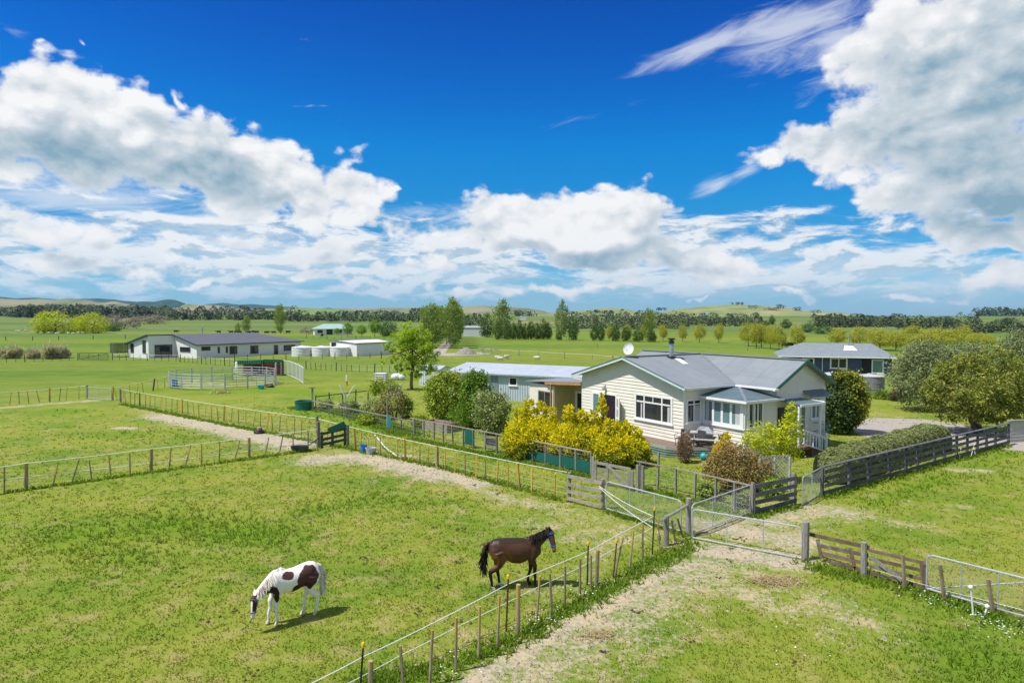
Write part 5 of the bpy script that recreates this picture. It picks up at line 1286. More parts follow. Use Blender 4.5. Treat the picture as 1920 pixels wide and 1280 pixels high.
c = P(1283, 867); plant('conifer', 'small browned columnar conifer at the corner of the deck', 'conifer', c, crown('crown', 15, [(0, 0, .85, .36, .36, .85), (.02, 0, .6, .46, .46, .6)], 220, 14, .12, M_brown, cr=.12, aspect=2.6, spray=.8, zmin=.03), trunk_mesh('trunk', M_bark, 1.0, .04))

# ---- garden bushes between shed and conifers
M_bush = mk_leaf('bush_green', (0.15, 0.23, 0.015), (0.44, 0.52, 0.045), 0.35)
M_bushdark = mk_leaf('bush_dark_green', (0.075, 0.165, 0.014), (0.23, 0.37, 0.03), 0.35)
M_flower = mk_leaf('white_flowered_shrub', (0.15, 0.21, 0.05), (0.4, 0.46, 0.13), 0.35, third=(0.75, 0.73, 0.62), third_w=0.05)
c = P(838, 793); plant('round_bush', 'big round green bush in front of the long shed', 'bush', c, crown('crown', 21, [(0, 0, 2.1, 1.55, 1.5, 1.75), (-.55, 0, 2.4, .95, 1.0, 1.2), (.6, 0, 2.0, .95, 1.0, 1.3), (0, 0, 1.0, 1.25, 1.2, 1.0), (0, .1, 3.1, .8, .8, .75)], 620, 22, .17, M_bush, cr=.16, fill=.28, zmin=.05), trunk_mesh('trunk', M_bark, 1.6, .12))
c = P(893, 800); plant('tall_bush', 'tall darker green bush right of the round bush', 'bush', c, crown('crown', 22, [(0, 0, 2.0, 1.15, 1.1, 1.9), (-.1, 0, 3.2, .85, .85, 1.0), (.3, 0, 1.1, 1.1, 1.1, 1.1)], 520, 22, .17, M_bushdark, cr=.16, fill=.28, zmin=.05), trunk_mesh('trunk', M_bark, 1.6, .12))
c = P(920, 814); plant('flowering_shrub', 'grey green shrub sprinkled with white flowers beside the tall bush', 'shrub', c, crown('crown', 23, [(0, 0, 1.5, 1.15, 1.0, 1.35), (.6, 0, 1.9, .75, .7, .8), (-.3, 0, 2.3, .7, .7, .7), (.3, 0, .7, .8, .8, .7)], 420, 20, .14, M_flower, cr=.19, fill=.35, zmin=.05), trunk_mesh('trunk', M_bark, 1.4, .07, multi=3))
c = P(868, 803); plant('fern_bush', 'bright green ferny bush low below the tall bush', 'bush', c, crown('crown', 24, [(0, 0, .8, .95, .8, .85), (.5, 0, .6, .6, .6, .6)], 200, 16, .17, mk_leaf('fern_green', (0.120, 0.255, 0.018), (0.285, 0.450, 0.038), .35), cr=.2, zmin=.03, spray=.5, aspect=2.5), trunk_mesh('trunk', M_bark, .6, .04))
# ---- lime green locust tree
M_lime = mk_leaf('locust_lime_green', (0.22, 0.35, 0.012), (0.52, 0.66, 0.03), 0.5)
lb = [(0, 0, 6.6, 1.5, 1.4, .75), (.7, .2, 5.9, 1.6, 1.4, .7), (-1.0, 0, 5.7, 1.4, 1.3, .6), (1.0, -.2, 4.7, 1.4, 1.3, .6), (-1.7, .1, 4.6, 1.4, 1.2, .45), (-.4, .2, 4.9, 1.2, 1.2, .5), (1.6, .2, 3.8, 1.5, 1.3, .6), (-2.4, 0, 3.3, 1.3, 1.1, .4), (-.6, -.3, 3.5, 1.3, 1.2, .5), (.6, 0, 2.9, 1.5, 1.3, .6), (2.0, 0, 2.9, 1.1, 1.1, .55), (-1.3, .1, 2.4, 1.2, 1.0, .35), (1.3, .1, 2.0, 1.2, 1.0, .5), (.2, -.2, 1.7, 1.0, 1.0, .4), (2.4, 0, 4.6, .7, .7, .3), (-2.6, .1, 4.3, .8, .7, .25)]
c = P(772, 731); plant('locust_tree', 'lime green locust tree with layered open crown beside the tin shed', 'tree', c, crown('crown', 31, lb, 300, 26, .25, M_lime, cr=.26, fill=.45, flat=.3, up=1.0, aspect=2.0), trunk_mesh('trunk', M_bark, 5.6, .17, lb, 3, (.1, 0)))
# ---- evergreen at the villa corner
M_ever = mk_leaf('evergreen', (0.022, 0.050, 0.012), (0.102, 0.150, 0.026), .15)
M_everlit = mk_leaf('evergreen_lit', (0.16, 0.19, 0.014), (0.46, 0.45, 0.03), 0.35)
c = P(1578, 812)
t_ = plant('evergreen_tree', 'dark rounded evergreen tree with yellow green lit half at the villa corner', 'tree', c, crown('crown', 41, [(0, 0, 2.1, 1.25, 1.15, 1.95), (-.25, 0, 1.2, 1.15, 1.1, 1.15), (.3, .1, 3.1, .9, .9, 1.0), (-.3, .2, 3.6, .45, .45, .8)], 640, 20, .17, M_ever, cr=.15, fill=.25, zmin=.04), trunk_mesh('trunk', M_bark, 2.2, .12))
link('lit_foliage', crown('lit_foliage', 42, [(.62, -.25, 2.7, .9, .9, 1.35), (.85, -.3, 1.7, .65, .65, 1.0), (-.15, -.2, 3.7, .45, .45, .7)], 300, 15, .17, M_everlit, cr=.2, fill=.2), t_)  # lit right half of the tree put into the leaf colour as yellow green
# ---- silver trees and wattle on the right
M_silver = mk_leaf('silver_green', (0.13, 0.17, 0.065), (0.34, 0.38, 0.17), 0.35)
sb = [(0, 0, 3.0, 2.6, 2.2, 2.6), (-1.3, 0, 2.6, 1.6, 1.5, 1.9), (1.2, 0, 3.2, 1.8, 1.6, 1.9), (.2, 0, 4.6, 1.5, 1.4, 1.1), (-.8, 0, 4.0, 1.2, 1.2, 1.2)]
c_silver = crown('crown', 51, sb, 700, 22, .24, M_silver, cr=.22, fill=.4, aspect=2.6, spray=.35, zmin=.1); tr_silver = trunk_mesh('trunk', M_bark, 3.4, .15, sb, 5)
plant('silver_tree', 'feathery silver green tree beside the grey water tank', 'tree', P(1735, 770), c_silver, tr_silver, 0)
plant('silver_tree', 'silver green tree rising behind the bronze wattle', 'tree', P(1815, 752), c_silver, tr_silver, 2.1, .93)
plant('silver_tree', 'silver green tree at the right edge behind the wattle', 'tree', P(1915, 738), c_silver, tr_silver, 4.0, (1.0, 1.0, 1.12))
M_wattle = mk_leaf('bronze_wattle', (0.085, 0.115, 0.012), (0.34, 0.39, 0.06), 0.32, third=(0.52, 0.42, 0.08), third_w=0.08)
wb = [(0, 0, 3.2, 3.2, 2.6, 2.2), (-2.0, -.2, 2.6, 1.9, 1.8, 1.7), (-1.2, 0, 4.2, 1.7, 1.6, 1.4), (.9, 0, 4.6, 1.9, 1.7, 1.3), (2.3, .1, 3.4, 1.9, 1.8, 1.8), (-.2, -.9, 2.2, 2.2, 1.6, 1.3), (2.8, 0, 2.0, 1.4, 1.4, 1.2), (-2.7, 0, 3.0, 1.0, 1.1, 1.1)]
c = P(1836, 812); plant('wattle_tree', 'broad bronze green wattle leaning over the dark rail fence', 'tree', c, crown('crown', 52, wb, 800, 42, .19, M_wattle, cr=.10, fill=.42, aspect=2.4, spray=.45), trunk_mesh('trunk', M_bark, 2.6, .16, wb[:6], 6, (-.5, 0), 2, .2), sc=.98)
# ---- clipped hedge
M_hedge = mk_leaf('hedge_grey_green', (0.18, 0.22, 0.07), (0.4, 0.45, 0.17), 0.32)
A, B = P(1556, 902), P(1757, 842); hd = (B - A); HLn = hd.length
t_ = thing('clipped_hedge', 'long clipped grey green hedge behind the dark rail fence', 'hedge', A, math.atan2(hd.y, hd.x))
rs = np.random.RandomState(53); n = 95000; n_ = int(HLn / .6)
u = rs.uniform(-.65, HLn + .65, n); th = rs.uniform(-.02, math.pi + .02, n); uu = np.clip(np.abs(u - HLn / 2) / (HLn / 2 + .66), 0, 1)
endf = np.maximum(1 - uu ** 14, 0) ** .3
lump = 1 + .035 * np.sin(u * 2.3 + 1) + .03 * np.sin(u * 5.1 + th * 3) + .03 * np.sin(u * 9.7 - th * 5)
rad = (1 - .16 * rs.random(n) ** 2) * lump * endf
cy, sz_ = np.cos(th), np.sin(th)
yy = .82 * np.sign(cy) * np.abs(cy) ** .55 * rad; zz_ = .10 + (1.36 + .14 * np.clip(u / HLn, 0, 1)) * np.abs(sz_) ** .55 * rad * (.5 + .5 * endf)
p = np.stack([u, yy, zz_], 1); o_ = unit(np.stack([np.where(uu > .93, np.sign(u - HLn / 2) * 1.2, 0), cy, np.maximum(sz_, .1)], 1))
tn = .5 + .20 * np.sin(u * 7.1 + th * 9) * np.sin(u * 3.3 - th * 4 + 1) + rs.normal(0, .2, n)
link('foliage', quads_mesh('foliage', leaf_quads(rs, p, o_, .095, 2.0, .7, .2, .2), tn, M_hedge), t_)
mb = MB()
for i in range(0, n_, 2): mb.tube([(HLn * i / n_, 0, -.1), (HLn * i / n_ + .05, .03, .9)], [.05, .03], 5)
mb.build('stems', M_bark, t_)
# ---- red leaved shrub, lime young tree, trellis
M_red = mk_leaf('red_leaved', (0.19, 0.18, 0.05), (0.38, 0.3, 0.1), 0.35, third=(0.48, 0.17, 0.08), third_w=0.16)
c = P(1383, 922); plant('red_leaved_shrub', 'red and bronze leaved shrub behind the corner panel', 'shrub', c, crown('crown', 61, [(0, 0, 1.05, 1.35, 1.0, 1.0), (-.8, 0, .9, .8, .8, .8), (.8, 0, .85, .8, .8, .75), (-.2, 0, 1.6, .8, .8, .6)], 620, 16, .11, M_red, cr=.16, fill=.35, zmin=.03), trunk_mesh('trunk', M_bark, .9, .05, multi=4))
M_young = mk_leaf('young_lime_leaves', (0.38, 0.44, 0.01), (0.72, 0.76, 0.03), 0.5)
yb = [(.1, 0, 3.0, .35, .33, .7), (.1, 0, 3.5, .2, .2, .5), (-1.9, 0, 2.0, .5, .5, .4), (-1.5, 0, 2.25, .75, .7, .6), (-.9, 0, 1.75, .8, .7, .55), (-.45, 0, 2.3, .7, .7, .6), (-.1, 0, 1.6, .65, .6, .5), (.15, 0, 2.6, .55, .5, .6), (.0, 0, 3.3, .28, .28, .6), (.45, 0, 2.3, .3, .3, .4), (-1.0, 0, 1.2, .4, .4, .3)]
c = P(1481, 904); plant('young_lime_tree', 'young lime green tree with one tall leader over the trellis', 'tree', c, crown('crown', 62, yb, 480, 11, .12, M_young, cr=.22, fill=.5, up=.7), trunk_mesh('trunk', M_palebark, 2.6, .045, yb, 8))
t_ = thing('garden_trellis', 'pale wooden lattice trellis under the young lime tree', 'trellis', P(1424, 926), R(14)); LT = 1.55
mb = MB()
for x in (0, LT / 2, LT): mb.beam((x, 0, -.1), (x, 0, 1.6), .08, .08, (0, 1, 0))
mb.build('posts', mk('pale_post', (.50, .49, .45), (.38, .37, .34), 5, .8), t_)
mb = MB(); hh = 1.2; s = .16
for i in range(-10, 16):
    for sg in (1, -1):
        xa = i * s; ta = max(0.0, -xa / hh); tb = min(1.0, (LT - xa) / hh)
        if tb - ta < .05: continue
        u0, u1 = (ta, tb) if sg == 1 else (1 - ta, 1 - tb)
        mb.beam((xa + hh * ta, .06 + .012 * sg, .5 + hh * u0), (xa + hh * tb, .06 + .012 * sg, .5 + hh * u1), .012, .03)
mb.build('lattice', mk('pale_lattice', (.55, .54, .50), (.45, .44, .40), 5, .8), t_)
# ---- little garden by the clothes line
c = P(716, 768); plant('citrus_tree', 'small sparse citrus tree among the garden clutter', 'tree', c, crown('crown', 71, [(0, 0, 2.1, 1.0, .8, .6), (-.5, 0, 1.7, .6, .6, .5), (.9, 0, 1.9, .6, .6, .45)], 120, 16, .17, M_bush, cr=.25, fill=.5), trunk_mesh('trunk', M_bark, 1.8, .06, [(0, 0, 2.1, 1, .8, .6), (.9, 0, 1.9, .6, .6, .4)], 2))
c = P(738, 786); plant('garden_shrub', 'brownish green shrub behind the netting left of the round bush', 'shrub', c, crown('crown', 72, [(0, 0, 1.2, 1.0, .8, 1.2), (-.7, 0, .8, .7, .7, .8), (.6, .2, 1.5, .5, .5, .6)], 190, 15, .14, mk_leaf('brown_green', (0.150, 0.143, 0.045), (0.345, 0.300, 0.090), .3), cr=.25, fill=.5, zmin=.03), trunk_mesh('trunk', M_bark, 1.1, .05, multi=3))
c = P(700, 782); plant('garden_shrub', 'grey green shrub among the netting posts in the vegetable garden', 'shrub', c, crown('crown', 73, [(0, 0, .7, .9, .7, .7), (.6, 0, .5, .5, .5, .5)], 120, 14, .14, M_flower, cr=.25, fill=.5, zmin=.03), trunk_mesh('trunk', M_bark, .6, .04, multi=2))
c = P(998, 752); plant('garden_shrub', 'low brown tuft of shrub against the long shed wall', 'shrub', c, crown('crown', 74, [(0, 0, .5, .7, .6, .55)], 60, 14, .14, mk_leaf('tuft_brown', (0.180, 0.165, 0.090), (0.375, 0.330, 0.180), .3), cr=.25, zmin=.02), trunk_mesh('trunk', M_bark, .4, .03))
for i, (px, py, s_, lab) in enumerate(((1655, 748, 1.0, 'green strap leaved clump left of the flax under the grey tank'), (1672, 750, .9, 'green strap leaved clump right under the grey tank'), (1620, 745, .8, 'small green clump by the rust red board fence'))):
    if i == 0: fl = crown('foliage', 75, [(0, 0, .35, .8, .6, .4)], 70, 16, .32, mk_leaf('strap_leaves', (0.135, 0.225, 0.030), (0.330, 0.450, 0.075), .3), cr=.22, aspect=6, spray=.85, zmin=.0)
    plant('strap_leaved_plant', lab, 'plant', P(px, py), fl, None, i * 1.3, s_, part='foliage')
plant('flax_bush', 'dark purple flax bush beside the silver tree', 'plant', P(1688, 752), crown('foliage', 76, [(0, 0, .55, .6, .6, .65)], 60, 14, .55, mk_leaf('purple_flax', (0.060, 0.030, 0.038), (0.150, 0.075, 0.075), .2), cr=.2, aspect=7, spray=.9, zmin=.0), part='foliage')
for px, py, hh, ww, mat_, lab in ((655, 776, 1.1, 1.5, M_flower, 'grey green weedy shrub in front of the bathtub'), (760, 782, 1.5, 1.2, M_bushdark, 'dark green shrub between the citrus tree and the round bush'), (786, 802, .9, 1.3, M_bush, 'low green shrub behind the pale rail left of the raised bed'), (690, 796, .8, 1.6, M_bush, 'low sprawling green shrub at the garden netting'), (610, 768, .8, 1.3, M_flower, 'pale weedy shrub beside the green trough'), (1330, 935, .7, .9, M_bush, 'low green shrub under the garden fence by the red leaved shrub'), (1395, 952, .7, .7, M_bush, 'green clump behind the open netted gate'), (1447, 935, .9, .8, mk_leaf('creeper', (.14, .24, .015), (.34, .46, .03), .35), 'bright green creeper behind the dark rail panel')):
    plant('garden_shrub', lab, 'shrub', P(px, py), crown('crown', int(px), [(0, 0, hh * .5, ww * .5, ww * .42, hh * .5), (ww * .2, 0, hh * .7, ww * .28, ww * .28, hh * .3)], 130, 14, .13, mat_, cr=.24, fill=.5, zmin=.02), trunk_mesh('trunk', M_bark, hh * .6, .03, multi=3))
# ---- pampas tussocks on the left
M_pampas = mk_leaf('pampas', (0.34, 0.35, 0.14), (0.62, 0.58, 0.34), 0.4, third=(0.8, 0.74, 0.58), third_w=0.12)
pam = crown('foliage', 77, [(0, 0, .8, 2.0, 1.4, .9), (-.9, 0, 1.1, 1.0, 1.0, .9), (.9, 0, 1.3, 1.0, 1.0, 1.0)], 260, 16, .7, M_pampas, cr=.2, aspect=7, spray=.85, zmin=.0)
for i, (px, s_, lab) in enumerate(((20, 1.0, 'pampas tussock at the left edge of the meadow'), (62, .85, 'low pampas tussock between its two neighbours'), (106, 1.15, 'tallest pampas tussock, nearest the dark barred gate'))):
    plant('pampas_tussock', lab, 'grass clump', P(px, 672), pam, None, i * 2.2, s_, 'pampas tussocks along the dark fence', part='foliage')

# ---- background trees: one unit-high model of each kind, copied
def unit_tree(seed, blobs, ncl, per, size, mat, bark, th, tr, **k):
    return crown('crown', seed, blobs, ncl, per, size, mat, **k), trunk_mesh('trunk', bark, th, tr, blobs[:5], seed, fork=.4)
M_willow = mk_leaf('golden_willow', (0.3, 0.32, 0.03), (0.56, 0.55, 0.06), 0.45)
M_willow_g = mk_leaf('green_willow', (0.3, 0.38, 0.015), (0.62, 0.68, 0.03), 0.45)
M_poplar = mk_leaf('poplar', (0.13, 0.205, 0.032), (0.35, 0.44, 0.09), 0.4)
M_alder = mk_leaf('alder', (0.042, 0.1, 0.018), (0.15, 0.24, 0.04), 0.3)
M_maple = mk_leaf('maple', (0.098, 0.225, 0.015), (0.255, 0.435, 0.030), .35)
M_darkbush = mk_leaf('dark_bush', (0.045, 0.112, 0.030), (0.135, 0.225, 0.053), .25)
M_purple = mk_leaf('bare_purple', (0.19, 0.165, 0.12), (0.34, 0.3, 0.22), 0.3)
W3 = [unit_tree(100 + i, [(0, 0, .58, .40, .40, .38), (-.18, 0, .50, .26, .26, .26), (.2, .05, .52, .26, .26, .28), (.02, .1, .80, .24, .24, .2), (-.1, -.1, .40, .24, .24, .2)], 260, 17, .052, M_willow, M_bark, .55, .025, cr=.2, fill=.4, spray=.3, aspect=2.2) for i in range(3)]
W3g = [unit_tree(110 + i, [(0, 0, .52, .55, .5, .46), (-.35, 0, .36, .36, .36, .34), (.36, 0, .40, .36, .36, .36), (.1, .1, .76, .3, .3, .24), (-.2, 0, .2, .5, .4, .2)], 240, 16, .06, M_willow_g, M_bark, .5, .03, cr=.2, fill=.35, zmin=.01) for i in range(2)]
PO = [unit_tree(120 + i, [(0, 0, .30, .20, .20, .22), (-.05, 0, .50, .25, .25, .24), (.05, .02, .70, .20, .20, .20), (0, 0, .86, .11, .11, .15)], 170, 15, .045, M_poplar, M_palebark, .7, .022, cr=.24, fill=.45, spray=.5, aspect=1.8) for i in range(3)]
AL = [unit_tree(130 + i, [(0, 0, .42, .42, .42, .38), (-.2, 0, .36, .25, .25, .3), (.2, 0, .34, .25, .25, .28), (0, 0, .72, .26, .26, .26), (.02, 0, .9, .1, .1, .1)], 170, 15, .065, M_alder, M_bark, .4, .03, cr=.2, fill=.35, spray=.4, zmin=.03) for i in range(3)]
MA = [unit_tree(140 + i, [(0, 0, .58, .42, .42, .30), (0, 0, .76, .28, .28, .22), (.1, 0, .45, .35, .35, .2)], 150, 15, .06, M_maple, M_bark, .5, .025, cr=.2, fill=.4) for i in range(2)]
DB = [unit_tree(150, [(0, 0, .45, .55, .5, .42), (.3, 0, .35, .4, .4, .35), (-.3, 0, .4, .35, .35, .36)], 150, 15, .075, M_darkbush, M_bark, .4, .03, cr=.2, zmin=.01)]
PU = [unit_tree(151, [(0, 0, .5, .55, .5, .42), (.35, 0, .45, .4, .4, .36), (-.35, 0, .45, .4, .4, .36)], 150, 15, .07, M_purple, M_bark, .4, .03, cr=.24, fill=.6, zmin=.01)]
def grow(name, label, model, px, base, top, wpx, group=None, cat='tree', wk=.9):
    c = G(px, base); h = (base - top) / F * c.y; w = wpx / F * c.y
    return plant(name, label, cat, c, model[0], model[1], rng.uniform(0, 6.28), (w / wk, w / wk, h), group)
# far left willow clump
grow('willow_tree', 'big yellow green willow on the left of the far clump', W3g[0], 104, 625, 585, 76, 'far left willow clump', wk=1.25)
grow('willow_tree', 'low yellow willow bush at the left foot of the far clump', W3g[1], 82, 625, 607, 36, 'far left willow clump', wk=1.25)
grow('willow_tree', 'bright yellow green willow on the right of the far clump', W3g[1], 174, 625, 587, 60, 'far left willow clump', wk=1.25)
grow('willow_tree', 'narrow yellow willow in the middle of the far clump', W3g[0], 150, 625, 594, 34, 'far left willow clump', wk=1.25)
grow('round_bush', 'dark green bush at the right foot of the far willow clump', DB[0], 213, 621, 604, 26, cat='bush')
grow('bare_willow', 'dull pinkish willow right of the far willow clump', PU[0], 234, 616, 590, 40)
grow('bare_willow', 'purple brown hedge of bare willows in front of the dark pines', PU[0], 282, 607, 589, 52)
grow('bare_willow', 'small olive bush behind the far willow clump to its left', W3[1], 83, 596, 584, 22)
grow('bare_willow', 'purple brown bare tree between willow clump and dark pines', PU[0], 205, 606, 588, 22)
# poplars and trees behind the white farmhouse
grow('poplar_tree', 'tall solitary green poplar behind the white farmhouse', PO[0], 526, 625, 568, 21, wk=.5)
grow('poplar_tree', 'shorter pale poplar left of the tall solitary poplar', PO[1], 462, 625, 592, 17, wk=.5)
grow('young_tree', 'small thin tree at the left of the pale poplar', PO[2], 446, 624, 605, 10, wk=.5)
grow('round_bush', 'reddish green bush left of the green roofed house', PU[0], 579, 626, 612, 22, cat='bush')
grow('young_maple', 'small lime green tree in front of the green roofed house', MA[0], 632, 628, 615, 13)
grow('maple_tree', 'leftmost of three dark green maples by the white shed', MA[1], 652, 632, 604, 21, 'maples by the white shed')
grow('maple_tree', 'smallest of three dark green maples by the white shed', MA[0], 678, 632, 609, 20, 'maples by the white shed')
grow('maple_tree', 'tallest of three dark green maples by the white shed', MA[1], 703, 632, 597, 24, 'maples by the white shed')
grow('round_bush', 'dull green bushes right behind the tallest maple', DB[0], 727, 630, 600, 34, cat='bush')
# poplar avenue
for i in range(7):
    u = i / 6
    for s_, (x0, b0, x1, b1, t0, t1) in enumerate(((806, 652, 834, 634, 567, 574), (847, 653, 858, 632, 558, 572))):
        px = x0 + (x1 - x0) * u; b = b0 + (b1 - b0) * u
        lab = ('first', 'second', 'third', 'fourth', 'fifth', 'sixth', 'last')[i] + ' poplar of the ' + ('left', 'right')[s_] + ' row along the drive, counted from the near end'
        t_ = grow('poplar_tree', lab, PO[(i + s_) % 3], px, b, t0 + (t1 - t0) * u + rng.uniform(-3, 4), 36 - 12 * u, 'poplars along the drive', wk=.5)
# dark shelter row right of the avenue
grow('dark_tree', 'dark green tree left of the tall pale poplar beyond the drive', AL[0], 914, 632, 588, 30)
grow('poplar_tree', 'large pale green poplar beyond the far white shed', PO[1], 942, 634, 562, 36, wk=.5)
for i, (px, tp, w_) in enumerate(((934, 603, 16), (951, 600, 16), (963, 604, 15), (974, 600, 15), (985, 605, 15), (996, 601, 16), (1007, 606, 16), (1018, 596, 17), (1028, 603, 14))):
    grow('shelter_tree', ('leftmost', 'second', 'third', 'fourth', 'fifth', 'sixth', 'seventh', 'tallest and eighth', 'rightmost')[i] + ' dark tree of the close shelter row behind the long shed', AL[i % 3], px, 637 - i * .05, tp, w_ * 1.15, 'dark shelter row behind the long shed')
grow('poplar_tree', 'tallest slender poplar right of the dark shelter row', PO[2], 1053, 638, 561, 23, wk=.5)
grow('shelter_tree', 'small dark bush at the left foot of the slender poplar', AL[0], 1047, 638, 617, 11)
grow('shelter_tree', 'dark tree standing just right of the slender poplar', AL[1], 1075, 638, 594, 21)
grow('shelter_tree', 'left tree of the dark pair beyond the dish', AL[2], 1115, 639, 607, 17)
grow('shelter_tree', 'right tree of the dark pair beyond the dish', AL[0], 1127, 639, 607, 18)
grow('willow_tree', 'narrow yellow willow between dark shelter trees', W3[0], 1142, 640, 611, 12)
grow('shelter_tree', 'dark tree right of the narrow yellow willow', AL[1], 1154, 640, 604, 18)
grow('shelter_tree', 'stand-alone dark tree with yellow willow behind it', AL[2], 1174, 640, 612, 20)
grow('willow_tree', 'yellow willow crown showing behind a dark tree', W3[1], 1176, 639, 608, 17)
grow('shelter_tree', 'low dark tree left of the poplar in the last dark group', AL[0], 1196, 641, 615, 21)
grow('willow_tree', 'yellowish willow behind the last dark group', W3[2], 1206, 640, 608, 14)
grow('poplar_tree', 'tall poplar in the last dark group near the chimney', PO[0], 1216, 641, 575, 22, wk=.5)
grow('shelter_tree', 'dark tree at the right foot of the poplar near the chimney', AL[1], 1223, 641, 618, 17)
# golden willows
for i, (px, b, tp, w_, lab) in enumerate(((1243, 639, 608, 20, 'golden willow just left of the chimney flue'), (1280, 641, 608, 18, 'golden willow just right of the chimney flue'), (1312, 642, 608, 22, 'separate golden willow above the clear roof sheet'), (1348, 643, 606, 21, 'separate golden willow left of the willow group'),
    (1403, 649, 605, 34, 'leftmost willow of the close group of five'), (1418, 652, 607, 30, 'second willow of the close group of five'), (1428, 652, 606, 30, 'middle willow of the close group of five'), (1444, 654, 610, 30, 'fourth willow of the close group of five'), (1460, 656, 613, 31, 'rightmost willow of the close group of five'),
    (1495, 652, 610, 31, 'rounded golden willow at the left end of the dark blue house roof'), (1570, 648, 615, 41, 'golden willow behind the roof of the dark blue house'), (1612, 650, 614, 41, 'golden willow right behind the roof flue of the dark blue house'), (1649, 656, 616, 49, 'golden willow behind the right end of the blue house roof'),
    (1680, 658, 621, 44, 'golden willow above the left silver tree'), (1712, 656, 611, 52, 'tallest golden willow of the right hand row'), (1722, 660, 626, 39, 'low golden willow in front of the tallest one'), (1752, 660, 615, 59, 'widest golden willow of the right hand row'),
    (1789, 655, 619, 36, 'golden willow in the gap left of a tall narrow one'), (1804, 648, 609, 33, 'tall narrow golden willow toward the right'), (1834, 652, 624, 46, 'low golden willow above the wattle'), (1855, 650, 630, 26, 'last small golden willow at the end of the row'))):
    grow('willow_tree', lab, W3[i % 3], px, b, tp, w_, 'golden willows across the pasture')
# round green trees before the far right shelter belt
for i, (px, b, tp, w_, lab) in enumerate(((1515, 623, 604, 26, 'round dark green tree before the right shelter belt'), (1545, 626, 609, 34, 'broad lighter green tree before the right shelter belt'), (1436, 612, 600, 20, 'dark cypress group in the mid distance'), (1474, 616, 598, 26, 'pair of tall dark macrocarpas before the green hill'), (1448, 609, 590, 16, 'single dark tree on the lower slope of the green hill'))):
    grow('round_tree' if i < 2 else 'dark_tree', lab, (DB[0] if i < 2 else AL[i % 3]), px, b, tp, w_, wk=1.1)

# ---- far shelter belts and pine woods: one mass
def pine_cloud(rs, c, h, w, n, conif):
    u = rs.random(n); z = u ** .8; rad = (w / 2) * ((1 - z) ** .55 if conif else np.sqrt(np.clip(1 - (2 * z - 1) ** 2, 0, 1)) * .95 + .12) * (.55 + .5 * rs.random(n))
    a = rs.random(n) * 6.283
    p = np.stack([c[0] + rad * np.cos(a), c[1] + rad * np.sin(a), c[2] + z * h], 1)
    o = np.stack([np.cos(a), np.sin(a), np.full(n, .5)], 1)
    return p, unit(o)
def belt(rs, pts, dist, hm, spacing, depth, n, jitter=.3, conif=.6, base=None):
    """trees between photo columns at a given distance"""
    Ps, Os, Ts = [], [], []
    for (x0, x1) in pts:
        k = max(2, int((x1 - x0) / F * dist / spacing * 2.1))
        for i in range(k):
            px = x0 + (x1 - x0) * (i + rs.uniform(-.4, .4)) / k; d = dist + rs.uniform(-depth, depth)
            x = (px - 960) / F * d
            hh = hm * rs.uniform(1 - jitter, 1 + jitter); ww = hh * rs.uniform(.75, 1.3)
            p, o = pine_cloud(rs, (x, d, zg(x, d) - .3), hh, ww, n, rs.random() < conif)
            Ps.append(p); Os.append(o); Ts.append(np.full(n, rs.uniform(.1, .9)) + rs.normal(0, .07, n))
    return np.concatenate(Ps), np.concatenate(Os), np.concatenate(Ts)
rs = np.random.RandomState(5); parts_ = []
for a in (([(22, 175), (176, 250), (255, 305)], 1000, 16.5, 5.5, 60, 170, .25, .25), ([(-120, 30)], 1500, 17, 7, 60, 90, .2, .2), ([(300, 420), (425, 560)], 850, 12.5, 6, 60, 150, .45, .35), ([(540, 800)], 760, 9.5, 5.5, 50, 150, .35, .2), ([(860, 905)], 560, 8.5, 4.5, 25, 150, .2, .4),
          ([(1062, 1285)], 430, 9.0, 4.0, 30, 190, .35, .3), ([(1160, 1180), (1195, 1225)], 400, 11, 4, 15, 90, .2, .3), ([(1275, 1430)], 520, 7.6, 4.5, 35, 170, .35, .2), ([(1528, 1690)], 470, 8.0, 3.6, 25, 190, .22, .3), ([(1683, 1800)], 430, 6.5, 4, 30, 180, .3, .3),
          ([(1795, 2010)], 330, 6.0, 4.5, 22, 240, .35, .15), ([(1800, 1840)], 420, 8, 7, 15, 80, .3, .6), ([(-60, 60), (1830, 1990)], 1300, 14, 8, 60, 100, .3, .2)):
    parts_.append(belt(rs, *a))
p = np.concatenate([q[0] for q in parts_]); o_ = np.concatenate([q[1] for q in parts_]); tn = np.concatenate([q[2] for q in parts_])
sz = np.clip(np.hypot(p[:, 0], p[:, 1]) / 683 * 1.65, .7, 3.2)
M_woods = mk_leaf('dark_woods', (0.045, 0.075, 0.042), (0.12, 0.155, 0.075), 0.2, third=(0.14, 0.12, 0.085), third_w=0.03)
tag(link('woods', quads_mesh('woods', leaf_quads(rs, p, o_, sz, 1.3, .6, .8, 0, .4), tn, M_woods)), 'dark belts of pines and mixed trees across the far plain', 'woods', kind='stuff')
